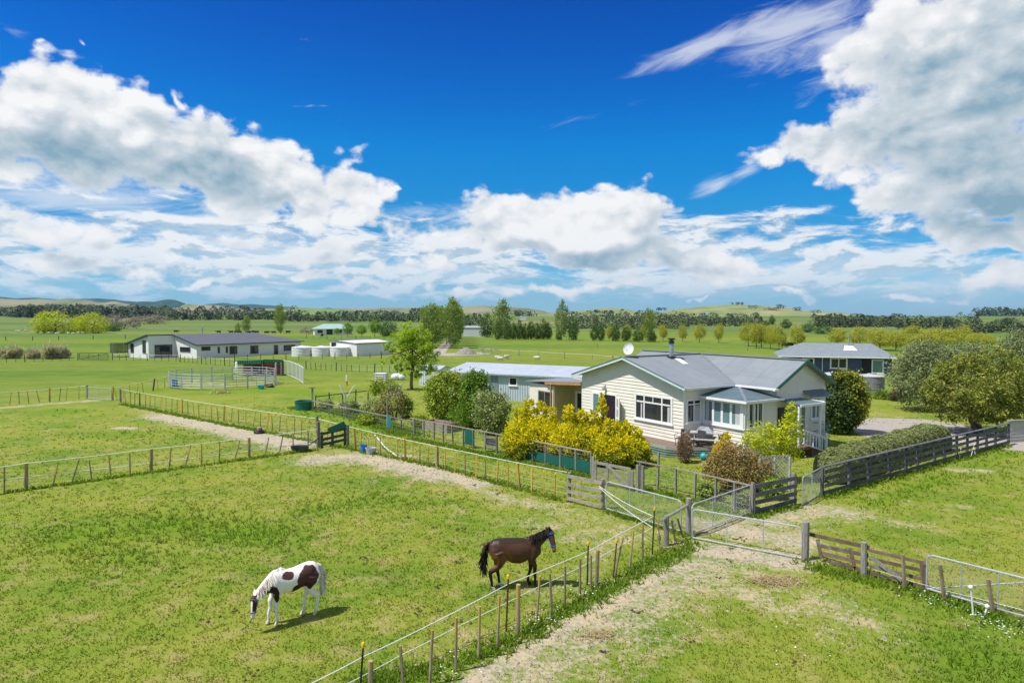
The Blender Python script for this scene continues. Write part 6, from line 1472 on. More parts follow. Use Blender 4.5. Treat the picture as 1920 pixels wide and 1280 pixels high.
# groves on the green hill
rs = np.random.RandomState(9); Ps, Os, Ts = [], [], []
for (px, py, wpx, hpx) in ((1383, 569.5, 20, 5), (1413, 576.5, 14, 8), (1445, 581, 26, 8), (1465, 575.5, 20, 7), (1495, 580, 15, 7), (1523, 589, 13, 11), (1534, 586, 10, 8), (1310, 590, 46, 8), (1360, 591, 27, 10), (1241, 580, 24, 5), (1135, 585, 40, 6), (1712, 601, 32, 7), (1640, 600, 40, 5), (1690, 598, 20, 3), (1622, 594, 6, 4), (455, 577, 12, 6), (1500, 594, 44, 2), (1112, 584, 16, 5), (990, 590, 46, 10), (972, 589, 10, 16), (785, 581, 26, 6), (1330, 592, 20, 4)):
    d = 2350 if px > 1040 else 1500
    if px in (1500,): d = 2100
    for i in range(max(3, int(wpx / 3))):
        x_ = px + rs.uniform(-.5, .5) * wpx; c = DD(x_, py + hpx * .25, d + rs.uniform(-30, 30)); hh = hpx / F * d * rs.uniform(.7, 1.1)
        q, w_ = pine_cloud(rs, (c.x, c.y, c.z - hh * .1), hh, hh * 1.3, 26, False); Ps.append(q); Os.append(w_); Ts.append(rs.uniform(.1, .6) + rs.normal(0, .1, 26))
p = np.concatenate(Ps); tag(link('hill_groves', quads_mesh('hill_groves', leaf_quads(rs, p, np.concatenate(Os), np.full(len(p), 3.4), 1.3, .7, .3), np.concatenate(Ts), M_woods)), 'small dark groves dotted over the green hills', 'groves', kind='stuff')

# ------------------------------------------------------------------ drive, gravel and grass blades
M_gravel = mk('gravel', (.38, .345, .30), (.32, .29, .25), 3.5, .95, .05, bump=.01, bscale=30, c3=(.36, .32, .22))
mb = MB()
pl = [(1598, 789), (1640, 783), (1732, 786), (1790, 794), (1850, 806), (1900, 815), (1960, 822), (1960, 850), (1840, 838), (1770, 832), (1700, 826), (1640, 824), (1605, 812)]
mb.poly([Z(P(*q), .006) for q in reversed(pl)]); struct(mb.build('driveway', M_gravel), 'grey gravel drive beside the villa')
mb = MB()
for a, b in (((812, 664), (846, 633)), ((826, 664), (851, 633))):
    A, B = P(*a), P(*b); n_ = Vector((1, .2, 0)) * .75; mb.quad(Z(A - n_, .012), Z(A + n_, .012), Z(B + n_, .012), Z(B - n_, .012))
mb.poly([Z(P(*q), .008) for q in ((798, 667), (850, 667), (905, 665), (925, 663), (900, 660), (840, 662), (800, 663))]); struct(mb.build('farm_track', M_gravel), 'pale two strip farm track between the poplars')
# grass blades in the near paddocks (ground cover)
rs = np.random.RandomState(3)
def sample_grass():
    n = 55000
    r = 12.5 * (72 / 12.5) ** rs.random(n); a = np.radians(rs.uniform(-41, 41, n))
    x, y = r * np.sin(a), r * np.cos(a)
    d = field(DIRT, x, y); l = field(LUSH, x, y)
    keep = rs.random(n) > np.maximum(np.clip(d * 1.5 - .15, 0, .97), np.clip((r - 34) / 38, 0, 1))
    lx = (x - VF.C.x) * VF.u.x + (y - VF.C.y) * VF.u.y; ly = (x - VF.C.x) * VF.v.x + (y - VF.C.y) * VF.v.y
    keep &= ~((lx > -1.6) & (lx < 9.3) & (ly > -4.6) & (ly < 17))
    gx, gy = P(1700, 806).x, P(1700, 806).y
    keep &= near_polyline(x, y, [P(1610, 798), P(1700, 806), P(1960, 838)]) > 2.6
    return x[keep], y[keep], l[keep], r[keep]
x, y, l, r = sample_grass()
# extra growth along the fence feet
ex, ey = [], []
for pts, hw, w in LUSH:
    if hw <= .46:
        q = [P(*k) for k in pts]
        for a, b in zip(q[:-1], q[1:]):
            k = int((b - a).length * 75); u = rs.random(k)
            ex.append(a.x + (b.x - a.x) * u + rs.normal(0, hw * .55, k)); ey.append(a.y + (b.y - a.y) * u + rs.normal(0, hw * .55, k))
for pts, dens, sd in (([(8, 925), (300, 884), (597, 843)], 26, .10), ([(226, 758), (597, 830), (840, 880), (1063, 942)], 30, .14), ([(770, 822), (977, 866), (1108, 895)], 55, .2), ([(1195, 915), (1267, 932), (1400, 968)], 60, .25), ([(1541, 935), (1700, 890), (1890, 836)], 45, .15), ([(1410, 970), (1490, 950)], 90, .15), ([(1137, 960), (1290, 1005)], 60, .1), ([(640, 770), (700, 790), (770, 815)], 260, .5), ([(560, 765), (640, 772)], 200, .4)):
    q = [P(*k) for k in pts]
    for a, b in zip(q[:-1], q[1:]):
        k = int((b - a).length * dens); u = rs.random(k); ex.append(a.x + (b.x - a.x) * u + rs.normal(0, sd, k)); ey.append(a.y + (b.y - a.y) * u + rs.normal(0, sd, k))
ex, ey = np.concatenate(ex), np.concatenate(ey)
ln = np.concatenate([l, np.full(len(ex), 1.0)]); tall = np.concatenate([np.zeros(len(l)), np.ones(len(ex))])
X = np.concatenate([x, ex]); Y = np.concatenate([y, ey]); RR = np.hypot(X, Y)
nb = 3; X = np.repeat(X, nb) + rs.normal(0, .05, len(X) * nb); Y = np.repeat(Y, nb) + rs.normal(0, .05, len(Y) * nb); ln = np.repeat(ln, nb); tall = np.repeat(tall, nb); RR = np.repeat(RR, nb)
n = len(X); hgt = (rs.uniform(.02, .055, n) + .065 * ln * (1 - tall) + tall * rs.uniform(.0, .09, n)) * (1 + RR / 110); wid = .010 + .0006 * RR + tall * .008
a = rs.random(n) * 6.283; lean = rs.normal(0, .5, (n, 2)) * hgt[:, None]
bx, by = np.cos(a) * wid, np.sin(a) * wid; z0 = np.zeros(n)
Q = np.stack([np.stack([X - bx, Y - by, z0 - .01], 1), np.stack([X + bx, Y + by, z0 - .01], 1), np.stack([X + bx * .35 + lean[:, 0], Y + by * .35 + lean[:, 1], hgt], 1), np.stack([X - bx * .35 + lean[:, 0], Y - by * .35 + lean[:, 1], hgt], 1)], 1)
m, t, b, o = newmat('grass_blades')
pos, n1, n2, n3, c = grass_nodes(t)
A_ = lambda k: t.n('ShaderNodeAttribute', attribute_name=k).outputs['Fac']
c = t.mix(t.math('MULTIPLY', A_('lush'), .7), c, (.105, .20, .012))
c = t.mix(1.0, c, t.mix(A_('tone'), (1.25, 1.22, 1.15), (1.70, 1.62, 1.5)), 'MULTIPLY')
t.put(b.inputs['Base Color'], c); b.inputs['Roughness'].default_value = .7; b.inputs['Specular IOR Level'].default_value = .15
tr = t.n('ShaderNodeBsdfTranslucent'); t.put(tr.inputs[0], c); mx = t.n('ShaderNodeMixShader'); mx.inputs[0].default_value = .45
t.put(mx.inputs[1], b.outputs[0]); t.put(mx.inputs[2], tr.outputs[0]); t.put(o.inputs[0], mx.outputs[0])
tag(link('grass', quads_mesh('grass', Q, rs.random(n), m, {'lush': ln})), 'short pasture grass with taller growth along the fences', 'grass', kind='stuff')
# daisies in the long grass
pts = []
for (px, py, k, sd) in ((1030, 1165, 50, .3), (1120, 1100, 25, .35), (860, 1265, 45, .4), (1400, 1085, 12, .2), (1740, 1130, 40, .35), (1785, 1140, 40, .4), (1850, 1180, 60, .4), (1885, 1185, 60, .35), (1000, 1180, 20, .3), (1510, 1240, 20, .5), (1090, 1120, 20, .25), (1260, 905, 14, .4), (1560, 1195, 20, .8)):
    c = P(px, py)
    for _ in range(int(k * .55)): pts.append((c.x + rs.normal(0, sd), c.y + rs.normal(0, sd), rs.uniform(.10, .2)))
pts = np.array(pts); nn = np.tile([0, 0, 1.0], (len(pts), 1))
tag(link('daisies', quads_mesh('daisies', leaf_quads(rs, pts, nn, np.full(len(pts), .042), 1.0, 2.5, 1.5), rs.random(len(pts)), mk_leaf('daisy', (0.700, 0.700, 0.660), (0.850, 0.850, 0.800), .2))), 'white daisies sprinkled in the long grass by the fences', 'daisies', kind='stuff')

# clods, stones and dung on the worn ground
rs = np.random.RandomState(21); mb = MB()
n = 60000; r = 13 * (45 / 13) ** rs.random(n); a = np.radians(rs.uniform(-38, 38, n)); x, y = r * np.sin(a), r * np.cos(a)
d = field(DIRT, x, y); k = np.where((d > .3) & (rs.random(n) < d * .35))[0][:2600]
OCT = [(1, 0, 0), (0, 1, 0), (-1, 0, 0), (0, -1, 0), (0, 0, 1), (0, 0, -.3)]; OF = [(0, 1, 4), (1, 2, 4), (2, 3, 4), (3, 0, 4)]
for i in k:
    s_ = rs.uniform(.015, .045) * (1 + r[i] / 60); q = rs.uniform(.6, 1.4, 3); w_ = rs.uniform(0, 6.28)
    mb.add([(x[i] + s_ * (vx * math.cos(w_) * q[0] - vy * math.sin(w_) * q[1]), y[i] + s_ * (vx * math.sin(w_) * q[0] + vy * math.cos(w_) * q[1]), s_ * vz * q[2] * .8) for vx, vy, vz in OCT], OF)
tag(mb.build('stones', mk('clods_and_stones', (.40, .34, .25), (.26, .21, .15), 1.5, .95, .05), None), 'small stones and clods on the worn tracks', 'stones', kind='stuff')
mb = MB(); n = 0
while n < 70:
    r_ = 14 * (48 / 14) ** rs.random(); a_ = math.radians(rs.uniform(-36, 30)); X_, Y_ = r_ * math.sin(a_), r_ * math.cos(a_); n += 1
    for _ in range(rs.randint(3, 9)):
        s_ = rs.uniform(.03, .07); cx, cy = X_ + rs.normal(0, .12), Y_ + rs.normal(0, .12)
        mb.add([(cx + s_ * vx * rs.uniform(.7, 1.3), cy + s_ * vy * rs.uniform(.7, 1.3), s_ * vz * .8) for vx, vy, vz in OCT], OF)
tag(mb.build('dung', mk('dung', (.095, .07, .035), (.06, .045, .025), 3, .95, .05), None), 'dark droppings scattered over the near paddocks', 'dung', kind='stuff')

# ------------------------------------------------------------------ animals
def remeshed(mb, name, voxel, smooth_it=4):
    me = mb.mesh('tmp_' + name, None)
    bm = bmesh.new(); bm.from_mesh(me); bmesh.ops.recalc_face_normals(bm, faces=bm.faces); bm.to_mesh(me); bm.free()
    o = bpy.data.objects.new('tmp', me); COL.objects.link(o)
    r_ = o.modifiers.new('r', 'REMESH'); r_.mode = 'VOXEL'; r_.voxel_size = voxel
    s_ = o.modifiers.new('s', 'SMOOTH'); s_.iterations = smooth_it; s_.factor = .5
    dg = bpy.context.evaluated_depsgraph_get(); dg.update()
    out = bpy.data.meshes.new_from_object(o.evaluated_get(dg)); out.name = name
    bpy.data.objects.remove(o); bpy.data.meshes.remove(me)
    out.polygons.foreach_set('use_smooth', [True] * len(out.polygons))
    return out
def path_loft(mb, pts, lat, ha, hb, n=12):
    """elliptic sections along a path: ha half width along 'lat', hb half depth"""
    pts = [Vector(p) for p in pts]; lat = Vector(lat).normalized(); secs = []
    for i, p in enumerate(pts):
        d = (pts[min(i + 1, len(pts) - 1)] - pts[max(i - 1, 0)]).normalized()
        a = (lat - d * lat.dot(d)).normalized(); b = d.cross(a)
        secs.append((p, a * ha[i], b * hb[i]))
    mb.loft(secs, n)
def coat_material(name, rough=.55, spec=.3):
    m, t, b, o = newmat(name)
    at = t.n('ShaderNodeAttribute', attribute_name='coat'); tc = t.n('ShaderNodeTexCoord')
    n = t.noise(t.vmath('MULTIPLY', tc.outputs['Object'], (1, 1, .4)), 22, 4, .6)
    t.put(b.inputs['Base Color'], t.mix(1.0, at.outputs['Color'], t.mix(n, (.82,) * 3, (1.15,) * 3), 'MULTIPLY'))
    b.inputs['Roughness'].default_value = rough; b.inputs['Specular IOR Level'].default_value = spec
    return m
def paint(me, fn):
    co = np.empty(len(me.vertices) * 3, np.float32); me.vertices.foreach_get('co', co); co = co.reshape(-1, 3)
    at = me.attributes.new('coat', 'FLOAT_COLOR', 'POINT')
    c = np.ones((len(co), 4), np.float32); c[:, :3] = fn(co); at.data.foreach_set('color', c.ravel())
def ell(co, c, r, wob=0.0):
    d = (co - np.array(c)) / np.array(r)
    v = (d ** 2).sum(1)
    if wob: v = v + wob * (np.sin(co[:, 0] * 23 + co[:, 2] * 17) + np.sin(co[:, 2] * 31 - co[:, 0] * 11)) * .5
    return v < 1
def horse_mesh(name, neck, head, legs, lat_head, belly=0.0):
    mb = MB()
    tr = [(-.80, 1.20, .07, .05), (-.76, 1.19, .19, .13), (-.66, 1.19, .265, .215), (-.50, 1.19, .295, .265), (-.32, 1.165, .29 + belly * .3, .275), (-.10, 1.105, .295 + belly, .285), (.14, 1.085, .305 + belly, .285), (.36, 1.12, .325, .245), (.52, 1.15, .315, .21), (.66, 1.13, .25, .175), (.76, 1.10, .15, .11)]
    mb.loft([((x, 0, z), (0, w, 0), (0, 0, h)) for x, z, h, w in tr], 44)
    path_loft(mb, [(.18, 0, 1.36), (.34, 0, 1.42), (.50, 0, 1.38)], (0, 1, 0), [.05, .07, .06], [.06, .085, .07])      # withers
    path_loft(mb, neck[0], (0, 1, 0), neck[1], neck[2])
    path_loft(mb, head[0], lat_head, head[1], head[2])
    hp = Vector(head[0][0]); hd = (Vector(head[0][-1]) - hp).normalized(); la = Vector(lat_head).normalized(); la = (la - hd * la.dot(hd)).normalized(); up = hd.cross(la)
    for s in (-1, 1):                                # ears
        e0 = hp + la * .065 * s - hd * .0; mb.tube([e0 + hd * .03, e0 - hd * .08, e0 - hd * .17 + la * .015 * s], [.035, .033, .008], 7)
    for s in (-1, 1):                                # shoulder and quarters
        path_loft(mb, [(.44, .12 * s, 1.34), (.52, .155 * s, 1.16), (.56, .155 * s, .98), (.50, .13 * s, .84)], (0, 1, 0), [.05, .085, .085, .05], [.08, .13, .12, .07], 16)
        path_loft(mb, [(-.66, .10 * s, 1.36), (-.62, .165 * s, 1.18), (-.56, .175 * s, 1.0), (-.50, .155 * s, .84)], (0, 1, 0), [.05, .10, .11, .07], [.10, .18, .17, .10], 16)
    for (pts, rs_) in legs: mb.tube(pts, rs_, 14)
    return remeshed(mb, name, .016, 9)
def fleg(hx, y, hz=0.0, sx=.50):
    k = (sx + hx) / 2
    return ([(sx, y * .85, 1.06), (sx - .03, y, .86), (k + .03, y, .62), (k + .02, y, .46), (hx + .0, y, .27), (hx - .015, y, .12), (hx + .03, y, .06), (hx + .045, y, .0)], [.13, .105, .068, .056, .040, .044, .050, .062])
def hleg(hx, y, sx=-.50):
    return ([(sx, y * .8, 1.12), (sx + .06, y, .88), (sx - .02, y, .70), (hx - .10, y, .53), (hx - .085, y, .44), (hx - .05, y, .25), (hx - .045, y, .13), (hx + .01, y, .06), (hx + .03, y, .0)], [.22, .17, .105, .066, .056, .042, .046, .050, .062])
M_coat = coat_material('horse_coat', .45, .30)
def hair(name, mat, pts, dirs, length, width, parent, seed, n):
    rs = np.random.RandomState(seed); pts = np.array(pts, float); dirs = np.array(dirs, float)
    u = rs.random(n) * (len(pts) - 1); i = np.minimum(u.astype(int), len(pts) - 2); f = (u - i)[:, None]
    p = pts[i] * (1 - f) + pts[i + 1] * f; d = dirs[i] * (1 - f) + dirs[i + 1] * f
    d = unit(d + rs.normal(0, .16, (n, 3))); L = (length * rs.uniform(.6, 1.15, n))[:, None]
    b = unit(np.cross(d, rs.normal(size=(n, 3)))) * width; p = p + rs.normal(0, .012, (n, 3))
    Q = np.stack([p - b, p + b, p + d * L + b * .4, p + d * L - b * .4], 1)
    return link(name, quads_mesh(name, Q, rs.random(n), mat), parent)
def tail_mesh(pts, r):
    mb = MB(); mb.tube(pts, r, 9); return mb
def halter(parent, head, lat, mat, w=.016):
    hp = [Vector(p) for p in head[0]]; la = Vector(lat).normalized(); mb = MB()
    def ring(i, gr):
        c = hp[i]; d = (hp[min(i + 1, len(hp) - 1)] - hp[max(i - 1, 0)]).normalized(); a = (la - d * la.dot(d)).normalized(); b = d.cross(a); pts = []
        for k in range(15): t = 2 * math.pi * k / 14; pts.append(c + a * math.cos(t) * (head[1][i] + gr) + b * math.sin(t) * (head[2][i] + gr))
        return pts
    r1, r2 = ring(3, .012), ring(1, .014)
    mb.tube(r1, w, 5); mb.tube(r2, w, 5); mb.tube([r2[0], r1[0]], w, 5); mb.tube([r2[7], r1[7]], w, 5)
    return mb.build('halter', mat, parent)

# brown horse
c = P(966, 1100); brown = thing('horse', 'bay brown horse with black mane and blue halter standing by the rope fence', 'horse', c, R(9)); brown.scale = (1.0, 1.0, 1.0)
bneck = ([(.42, 0, 1.22), (.60, 0, 1.33), (.78, -.02, 1.46), (.93, -.06, 1.57), (1.00, -.11, 1.62)], [.17, .14, .11, .085, .075], [.27, .235, .18, .135, .11])
bhead = ([(.99, -.10, 1.66), (1.02, -.17, 1.56), (1.055, -.26, 1.41), (1.08, -.33, 1.27), (1.092, -.365, 1.17), (1.097, -.38, 1.11)], [.080, .098, .080, .062, .060, .040], [.075, .125, .105, .080, .072, .05])
lat_b = (.86, .51, 0)
me = horse_mesh('horse_body', bneck, bhead, [fleg(.58, -.13), fleg(.42, .13), hleg(-.67, -.14), hleg(-.42, .14)], lat_b, .075)
def bay(co):
    n = len(co); c = np.tile([.060, .027, .014], (n, 1)).astype(np.float32); z = co[:, 2]; x = co[:, 0]
    warm = ell(co, (-.30, -.28, .95), (.18, .3, .22)) | ell(co, (-.68, -.15, .92), (.20, .3, .26)); c[warm] = (.15, .060, .018)
    mid = ell(co, (.05, -.25, 1.08), (.50, .3, .28)); c[mid & ~warm] = (.082, .036, .017)
    top = (z > 1.38) & (x < .4); c[top] = (.035, .019, .013)
    low = z < .60; c[low] = (.014, .010, .009)
    sock = (z < .13) & (x < -.25); c[sock] = (.62, .57, .50); hoof = z < .035; c[hoof & sock] = (.42, .33, .22); c[hoof & ~sock] = (.03, .026, .022)
    fl = ell(co, (1.085, -.34, 1.23), (.13, .13, .08)); c[fl] = (.19, .085, .04); mz = ell(co, (1.097, -.37, 1.11), (.1, .1, .065)); c[mz] = (.012, .010, .010)
    ear = (z > 1.70); c[ear] = (.02, .013, .01)
    return c
paint(me, bay); me.materials.append(M_coat); link('body', me, brown)
M_blackhair = mk_leaf('black_horse_hair', (.008, .007, .007), (.035, .028, .025), .05, rough=.75, spec=.12)
hair('mane', M_blackhair, [(.42, -.03, 1.49), (.60, -.05, 1.55), (.77, -.07, 1.64), (.92, -.10, 1.71), (1.0, -.12, 1.76)], [(0, -.6, -.8)] * 4 + [(.3, -.5, -.7)], .24, .018, brown, 1, 330)
mb = tail_mesh([(-.76, 0, 1.36), (-.88, 0, 1.30), (-.93, 0, 1.05), (-.92, -.01, .75), (-.88, -.02, .42)], [.04, .06, .075, .06, .02]); mb.build('tail', mk('black_tail', (.016, .012, .011), (.045, .026, .018), 14, .5, .4, stretch=(3, 3, .3)), brown, smooth=True)
hair('tail_hair', M_blackhair, [(-.78, 0, 1.36), (-.89, 0, 1.25), (-.94, 0, 1.0), (-.93, -.01, .8)], [(-.35, 0, -.9), (-.15, 0, -1), (0, 0, -1), (0, 0, -1)], .42, .020, brown, 3, 420)
M_bluestrap = mk('blue_halter', (.03, .10, .62), (.03, .08, .5), 9, .6, .3); halter(brown, bhead, lat_b, M_bluestrap, .011)
for s in (-1, 1):
    d = Vector(lat_b).normalized(); mb = MB(); mb.ball(Vector((1.03, -.20, 1.535)) + d * .088 * s + Vector((.015, -.03, 0)), .020, 8, 6); mb.build('eye', M_black, brown)

# pinto horse grazing
c = P(549, 1161); pinto = thing('horse', 'white and dark brown pinto horse grazing with lowered head', 'horse', c, R(218)); pinto.scale = (.90, .96, .98)
pneck = ([(.42, 0, 1.20), (.62, .02, 1.16), (.82, .05, 1.05), (1.00, .08, .94), (1.08, .11, .90)], [.16, .13, .105, .085, .075], [.26, .225, .18, .14, .115])
phead = ([(1.08, .11, .96), (1.13, .14, .86), (1.165, .165, .71), (1.19, .18, .56), (1.20, .19, .45), (1.20, .195, .39)], [.080, .098, .080, .062, .060, .040], [.075, .125, .105, .080, .072, .05])
lat_p = (-.55, .84, 0)
me = horse_mesh('horse_body', pneck, phead, [fleg(.50, .12), fleg(.66, -.13), hleg(-.62, .13), hleg(-.34, -.13)], lat_p, .01)
def pied(co):
    n = len(co); c = np.tile([.80, .775, .715], (n, 1)).astype(np.float32); z = co[:, 2]; x = co[:, 0]; br = (.075, .034, .028)
    p1 = ell(co, (.20, .22, 1.30), (.17, .25, .10), .25); p2 = ell(co, (-.42, .24, 1.16), (.27, .30, .30), .25) | ell(co, (-.16, .26, 1.02), (.12, .3, .28), .25) | ell(co, (-.02, .2, .86), (.12, .3, .16), .2); p3 = ell(co, (.66, .12, 1.00), (.18, .25, .14), .2) | ell(co, (.52, .13, .84), (.07, .2, .20), .2)
    p4 = ell(co, (-.1, -.28, 1.15), (.4, .2, .3), .3)
    for p_ in (p1, p2, p3, p4): c[p_] = br
    c[p2 & (z < 1.0)] = (.035, .018, .016); c[p3] = (.030, .017, .016)
    hd = (x > 1.02) & (z < .98) & (z > .60); c[hd] = (.055, .028, .020)
    la = np.array([-.55, .84, 0]); u = ((co - np.array([1.13, .14, .86])) @ la); front = ((co - np.array([1.13, .14, .7])) @ np.array([.84, .55, .2]))
    c[hd & (np.abs(u) < .032) & (front > .02) & (z < .86)] = (.78, .74, .68)
    c[(x > 1.02) & (z <= .58)] = (.74, .66, .60); c[(x > 1.1) & (z < .43)] = (.50, .38, .34)
    dirty = (z < .16) & (x < 1); c[dirty] = (.60, .53, .42); c[(z < .045) & (x < 1)] = (.40, .31, .20)
    return c
paint(me, pied); me.materials.append(coat_material('pinto_coat', .65, .2)); link('body', me, pinto)
M_whitehair = mk_leaf('white_horse_hair', (.62, .57, .46), (.80, .77, .70), .15)
hair('mane', M_whitehair, [(.40, .03, 1.47), (.58, .06, 1.40), (.78, .09, 1.26), (.96, .12, 1.10), (1.05, .14, 1.03)], [(0, .55, -.8)] * 4 + [(.4, .4, -.7)], .24, .018, pinto, 2, 330)
mb = tail_mesh([(-.76, 0, 1.36), (-.87, 0, 1.29), (-.90, .01, 1.0), (-.88, .02, .70), (-.86, .02, .50)], [.04, .06, .075, .06, .02]); mb.build('tail', mk('pale_tail', (.70, .67, .58), (.42, .37, .28), 9, .7, .2, stretch=(3, 3, .3)), pinto, smooth=True)
hair('tail_hair', M_whitehair, [(-.78, 0, 1.36), (-.89, 0, 1.25), (-.92, .01, 1.0), (-.9, .02, .8)], [(-.35, 0, -.9), (-.15, 0, -1), (0, 0, -1), (0, 0, -1)], .36, .020, pinto, 4, 420)
halter(pinto, phead, lat_p, mk('grey_halter', (.10, .11, .14), (.14, .15, .18), 9, .7))
for s in (-1, 1):
    d = Vector(lat_p).normalized(); mb = MB(); mb.ball(Vector((1.14, .145, .84)) + d * .087 * s + Vector((.03, .02, 0)), .020, 8, 6); mb.build('eye', M_black, pinto)
mw = pinto.matrix_basis if False else (Matrix.Translation(pinto.location) @ Matrix.Rotation(R(218), 4, 'Z') @ Matrix.Diagonal((.90, .96, .98, 1)))
q0 = mw @ Vector((1.17, .17, .48)); q1 = P(461, 1176)
o = thing('lead_rope', 'thin green lead rope trailing from the pinto horse to the grass', 'rope', q1); mb = MB(); mb.tube([q0 - q1, q0.lerp(q1, .5) - q1 + Vector((0, 0, -.03)), Vector((0, 0, .02)), Vector((-.06, -.18, .02))], .010, 5); mb.build('strand', mk('green_rope', (.02, .22, .12), None, 9, .7), o)

# sheep and cattle far off
def beast(name, L, hgt, fat, headlen, mat, seed):
    mb = MB(); zc = hgt * .66
    mb.loft([((x * L, 0, zc + dz), (0, w * fat, 0), (0, 0, w * fat * 1.05)) for x, w, dz in ((-.5, .35, 0), (-.42, .85, 0), (-.2, 1.0, 0), (.1, 1.0, -.01), (.32, .85, 0), (.44, .4, .02))], 10)
    path_loft(mb, [(.36 * L, 0, zc + .1 * hgt), (.52 * L, 0, zc + .16 * hgt), (.60 * L, 0, zc + .14 * hgt), (.60 * L + headlen, 0, zc - .02 * hgt)], (0, 1, 0), [fat * .45, fat * .34, fat * .36, fat * .2], [fat * .5, fat * .4, fat * .4, fat * .22], 8)
    for x in (-.36, .32):
        for y in (-.5, .5): mb.tube([(x * L, y * fat, zc), (x * L, y * fat, 0)], [fat * .22, fat * .13], 6)
    me = remeshed(mb, name, .035, 2); me.materials.append(mat); return me
sheep_me = beast('sheep', 1.15, .75, .27, .20, mk('fleece', (.62, .58, .47), (.52, .48, .38), 9, .95, .05), 1)
cow_me = beast('cow', 2.1, 1.35, .42, .40, mk('black_cattle', (.022, .019, .018), (.04, .032, .028), 4, .7, .2), 2)
for i, (px, py, rz, lab) in enumerate(((31, 622, 10, 'sheep leftmost in the pasture before the far willows'), (36, 622.5, 170, 'second sheep from the left before the far willows'), (48, 621.5, 20, 'third sheep from the left before the far willows'), (77, 626.5, 30, 'lone sheep under the left foot of the willow clump'), (92, 626, 190, 'sheep grazing below the middle of the big far willow'),
        (105, 627, 150, 'left one of a close pair of sheep below the far willows'), (109, 626.5, 10, 'right one of a close pair of sheep below the far willows'), (128, 626.5, 160, 'sheep between the close pair and the gap in the willows'), (137, 627, 20, 'sheep under the gap between the two far willows'), (147, 626, 170, 'sheep below the left edge of the right far willow'), (155, 626, 30, 'rightmost sheep below the far willow clump'),
        (933, 674, 20, 'left sheep lying behind the long shed roof'), (938, 676.5, 170, 'middle sheep behind the long shed roof'), (950, 673, 35, 'right sheep behind the long shed roof'), (1007, 675, 150, 'sheep by the pale wire fence behind the long shed'))):
    c = G(px, py); o = link('sheep', sheep_me, None, c, (0, 0, R(rz)), 1.0 if py > 650 else 1.15); tag(o, lab, 'sheep', 'sheep in the far paddocks')
for i, (px, py, rz, lab) in enumerate(((330, 624, 15, 'black cow left of the farmhouse flue'), (410, 625, 200, 'first black cow of the row beyond the farmhouse roof'), (433, 625, 180, 'second black cow beyond the farmhouse roof'), (443, 625, 10, 'third black cow beyond the farmhouse roof'), (449, 625.3, 190, 'fourth black cow close beside the third'), (467, 625.5, 170, 'fifth black cow under the pale poplar'), (476, 624.8, 0, 'sixth black cow right of the pale poplar'), (481, 625.2, 200, 'seventh black cow close beside the sixth'), (500, 626, 30, 'dark cow left of the tall poplar'), (513, 625.8, 170, 'dark cow at the foot of the tall poplar'), (540, 625, 0, 'black cow right of the tall poplar'), (604, 632, 90, 'single black cow facing away before the green house'),
        (1470, 652, 200, 'brown black cow under the rightmost willow of the group'), (1482, 651, 10, 'cow between the willow group and the rounded willow'))):
    c = G(px, py); o = link('cow', cow_me, None, c, (0, 0, R(rz))); tag(o, lab, 'cow', 'cattle in the far paddocks')

# ------------------------------------------------------------------ things lying about
o = thing('bucket', 'bright blue plastic bucket by the batten fence', 'bucket', P(682, 848)); mb = MB(); mb.lathe([(.16, 0), (.21, .42), (.225, .43), (.225, .46), (.20, .46), (.15, .06)], 16); mb.build('shell', M_blue, o); mb = MB(); mb.tube([(-.21, 0, .44), (-.15, 0, .6), (.15, 0, .6), (.21, 0, .44)], .012, 5); mb.build('handle', M_black, o)
o = thing('feed_tub', 'pale grey round feed tub beside the blue bucket', 'tub', P(695, 851)); mb = MB(); mb.lathe([(.22, 0), (.30, .34), (.32, .35), (.32, .38), (.28, .38), (.2, .07)], 18); mb.build('shell', mk('grey_tub', (.42, .46, .50), (.36, .40, .44), 4, .5), o); mb = MB(); mb.lathe([(.05, .07), (.265, .20), (.0, .21)], 16); mb.build('feed', mk('feed', (.25, .2, .1), None, 9, .9), o)
o = thing('water_trough', 'low black trough under the rope fence near the dark gate', 'trough', P(562, 847), R(12))
mb = MB(); mb.loft([((0, 0, 0), (.42, 0, 0), (0, .22, 0)), ((0, 0, .36), (.52, 0, 0), (0, .30, 0)), ((0, 0, .37), (.54, 0, 0), (0, .32, 0)), ((0, 0, .36), (.47, 0, 0), (0, .26, 0)), ((0, 0, .15), (.40, 0, 0), (0, .2, 0))], 20); mb.build('shell', mk('dark_trough', (.03, .05, .055), (.05, .07, .075), 4, .5), o)
mb = MB(); mb.beam((.5, .1, .35), (1.35, .25, .95), .05, .05); mb.build('inlet_pipe', M_darkpost, o)
o = thing('tyre', 'old black tyre with a red salt block on it', 'tyre', P(486, 812)); mb = MB()
mb.lathe([(.22, .02), (.32, 0), (.36, .06), (.36, .14), (.32, .2), (.22, .18), (.2, .1), (.22, .02)], 20); mb.build('rubber', M_black, o); o2 = thing('salt_block', 'reddish salt block resting on the old tyre', 'salt block', P(487, 811) + Vector((0, 0, .19))); mb = MB(); mb.loft([((0, 0, 0), (.19, 0, 0), (0, .17, 0)), ((0, 0, .16), (.17, 0, 0), (0, .16, 0)), ((0, 0, .22), (.1, 0, 0), (0, .1, 0))], 9); mb.build('block', mk('red_block', (.36, .20, .16), (.30, .15, .12), 6, .8), o2)
